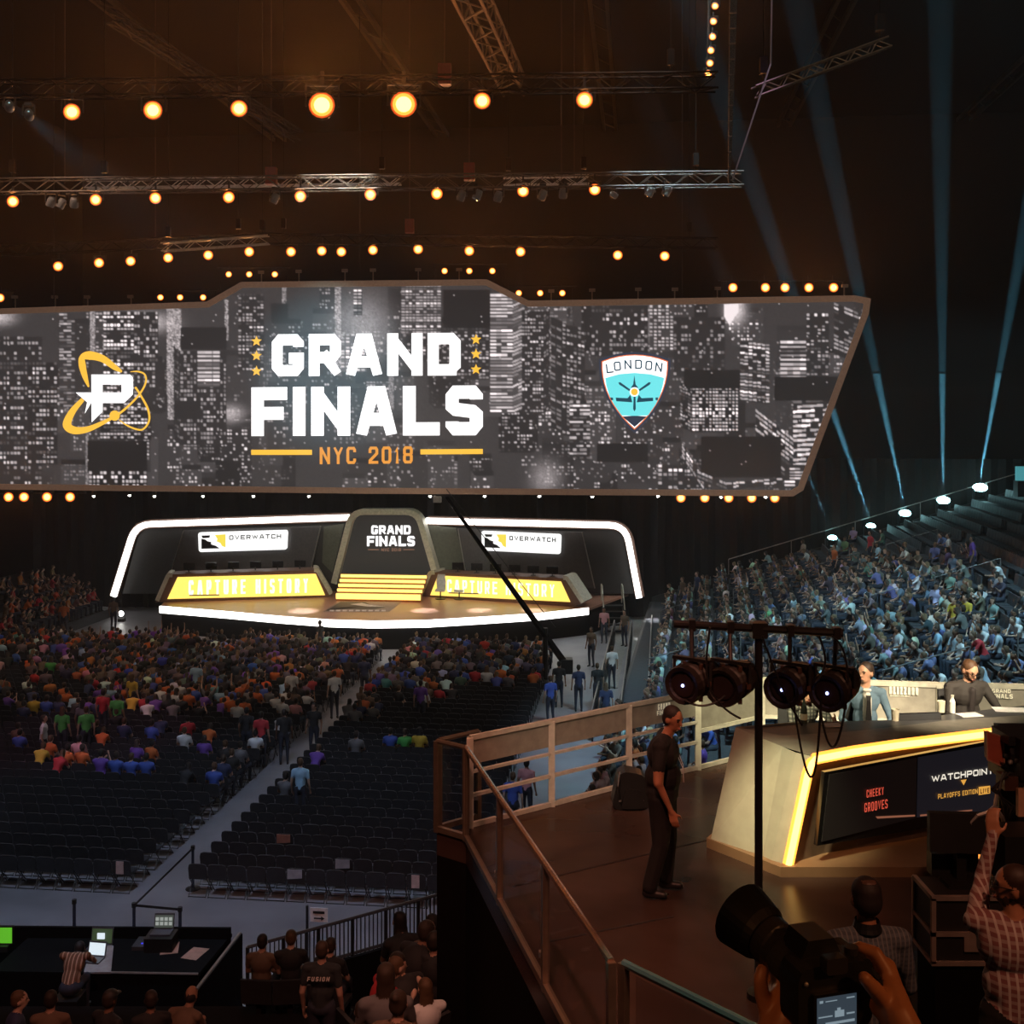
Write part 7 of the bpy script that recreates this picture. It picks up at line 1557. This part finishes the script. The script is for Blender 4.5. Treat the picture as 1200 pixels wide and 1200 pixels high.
MB().path([cb+X*.06+Z*.04, cb+X*.075+Z*.02-Yd*.03, cb+X*.07-Z*.06-Yd*.05], .006, 5).build('strap', M_CAM2, dc, True)
# hands and forearms of the photographer
hs = Body(); s_ = 1.0
sk = SKIN
# right hand wraps the grip: wrist at lower right
wr = K(1052, 1192, -.03); kn = K(1040, 1142, .0)
hs.cap(K(1120, 1330, -.12), .047, K(1068, 1232, -.05), .036, SHIRT); hs.cap(K(1075, 1245, -.05), .034, wr, .029, SKIN)
hs.cap(wr, .028, K(1042, 1160, .0), .024, SKIN); hs.cap(wr, .026, K(1030, 1172, .0), .022, SKIN); hs.cap(K(1044, 1165, .0), .022, K(1038, 1135, .02), .018, SKIN)
def finger(pts_, r0, r1):
    n = len(pts_)-1
    for i in range(n): hs.cap(pts_[i], r0+(r1-r0)*i/n, pts_[i+1], r0+(r1-r0)*(i+1)/n, SKIN)
finger([K(1038, 1138, .01), K(1026, 1117, .02), K(1008, 1110, .03), K(990, 1117, .045)], .0125, .0085)       # index over the shutter
finger([K(1036, 1148, .02), K(1028, 1130, .05), K(1010, 1126, .07), K(1000, 1134, .075)], .012, .009)
finger([K(1034, 1158, .03), K(1026, 1145, .06), K(1010, 1143, .078), K(1000, 1150, .08)], .012, .009)
finger([K(1034, 1170, .03), K(1024, 1160, .06), K(1010, 1160, .075), K(1002, 1165, .078)], .011, .008)
finger([K(1036, 1172, -.02), K(1024, 1158, -.038), K(1013, 1146, -.045)], .0145, .0105)                       # thumb on the back
# left hand cups the lens from below
wl = K(902, 1238, .04)
hs.cap(K(870, 1380, -.1), .046, K(890, 1290, -.0), .037, SHIRT); hs.cap(K(888, 1300, 0), .034, wl, .029, SKIN)
hs.cap(wl, .028, K(906, 1188, .07), .022, SKIN); hs.cap(wl, .027, K(920, 1192, .05), .022, SKIN); hs.cap(K(906, 1190, .07), .021, K(914, 1170, .08), .02, SKIN)
finger([K(900, 1190, .07), K(893, 1165, .07), K(891, 1148, .065), K(893, 1137, .07)], .014, .0105)            # thumb at the near side of the barrel
for i, (dx, dd) in enumerate(((0, .13), (9, .105), (18, .08), (27, .06))):
    finger([K(906+dx*.8, 1180, .07+i*-.008), K(900+dx*.7, 1160-i, dd+.02), K(896+dx*.7, 1138, dd+.045), K(900+dx*.7, 1122, dd+.05)], .0125, .009)
hs.cap(K(1120, 1330, -.12), .047, Vector((.75, 1.15, 9.55)), .06, SHIRT); hs.cap(K(870, 1380, -.1), .046, Vector((.32, 1.15, 9.52)), .06, SHIRT)
hs.cap(Vector((.75, 1.15, 9.55)), .06, Vector((.72, 1.05, 9.78)), .07, SHIRT); hs.cap(Vector((.32, 1.15, 9.52)), .06, Vector((.36, 1.05, 9.78)), .07, SHIRT)
cxp = Vector((.54, 1.02, 9.62)); hs.cap(Vector((.36, 1.03, 9.78)), .07, Vector((.72, 1.03, 9.78)), .07, SHIRT); hs.ell(cxp, (.2, .12, .22), SHIRT); hs.ell(cxp-Z*.35, (.17, .12, .24), SHIRT); hs.ell(cxp-Z*.6, (.17, .13, .14), PANTS)
hs.cap(cxp+Z*.2, .055, cxp+Z*.24, .05, SKIN)
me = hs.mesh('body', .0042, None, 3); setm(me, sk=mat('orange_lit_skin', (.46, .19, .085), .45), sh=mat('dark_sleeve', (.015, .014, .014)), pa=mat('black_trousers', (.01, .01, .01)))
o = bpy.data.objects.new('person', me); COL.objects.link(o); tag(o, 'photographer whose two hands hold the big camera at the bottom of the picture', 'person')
spot('hand_light', (2.2, .2, 11.6), K(1000, 1150), 46, (1, .36, .12), 12, .6, .1)  # added unseen spots that bring out the hands and camera
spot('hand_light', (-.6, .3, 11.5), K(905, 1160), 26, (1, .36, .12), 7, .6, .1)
# ------------------------------------------------------------------ haze filling the hall
mv = bpy.data.materials.new('haze'); mv.use_nodes = True; nt = mv.node_tree; nt.nodes.clear()
ou = nt.nodes.new('ShaderNodeOutputMaterial'); vs_ = nt.nodes.new('ShaderNodeVolumeScatter'); vs_.inputs['Density'].default_value = .0014; vs_.inputs['Anisotropy'].default_value = .35
nt.links.new(vs_.outputs[0], ou.inputs['Volume'])
hz = MB().box((1, 50, 6.9), (84, 66, 13.4)).build('haze', mv)
tag(hz, 'thin stage haze hanging low in the air of the hall', 'haze', kind='stuff')
mv2 = mv.copy(); mv2.name = 'haze_thin'; mv2.node_tree.nodes['Volume Scatter'].inputs['Density'].default_value = .0009; mv2.node_tree.nodes['Volume Scatter'].inputs['Anisotropy'].default_value = .62
hz = MB().box((1, 50, 23.8), (84, 66, 20.2)).build('haze', mv2)
tag(hz, 'thinner haze hanging between the lamps under the roof', 'haze', kind='stuff')
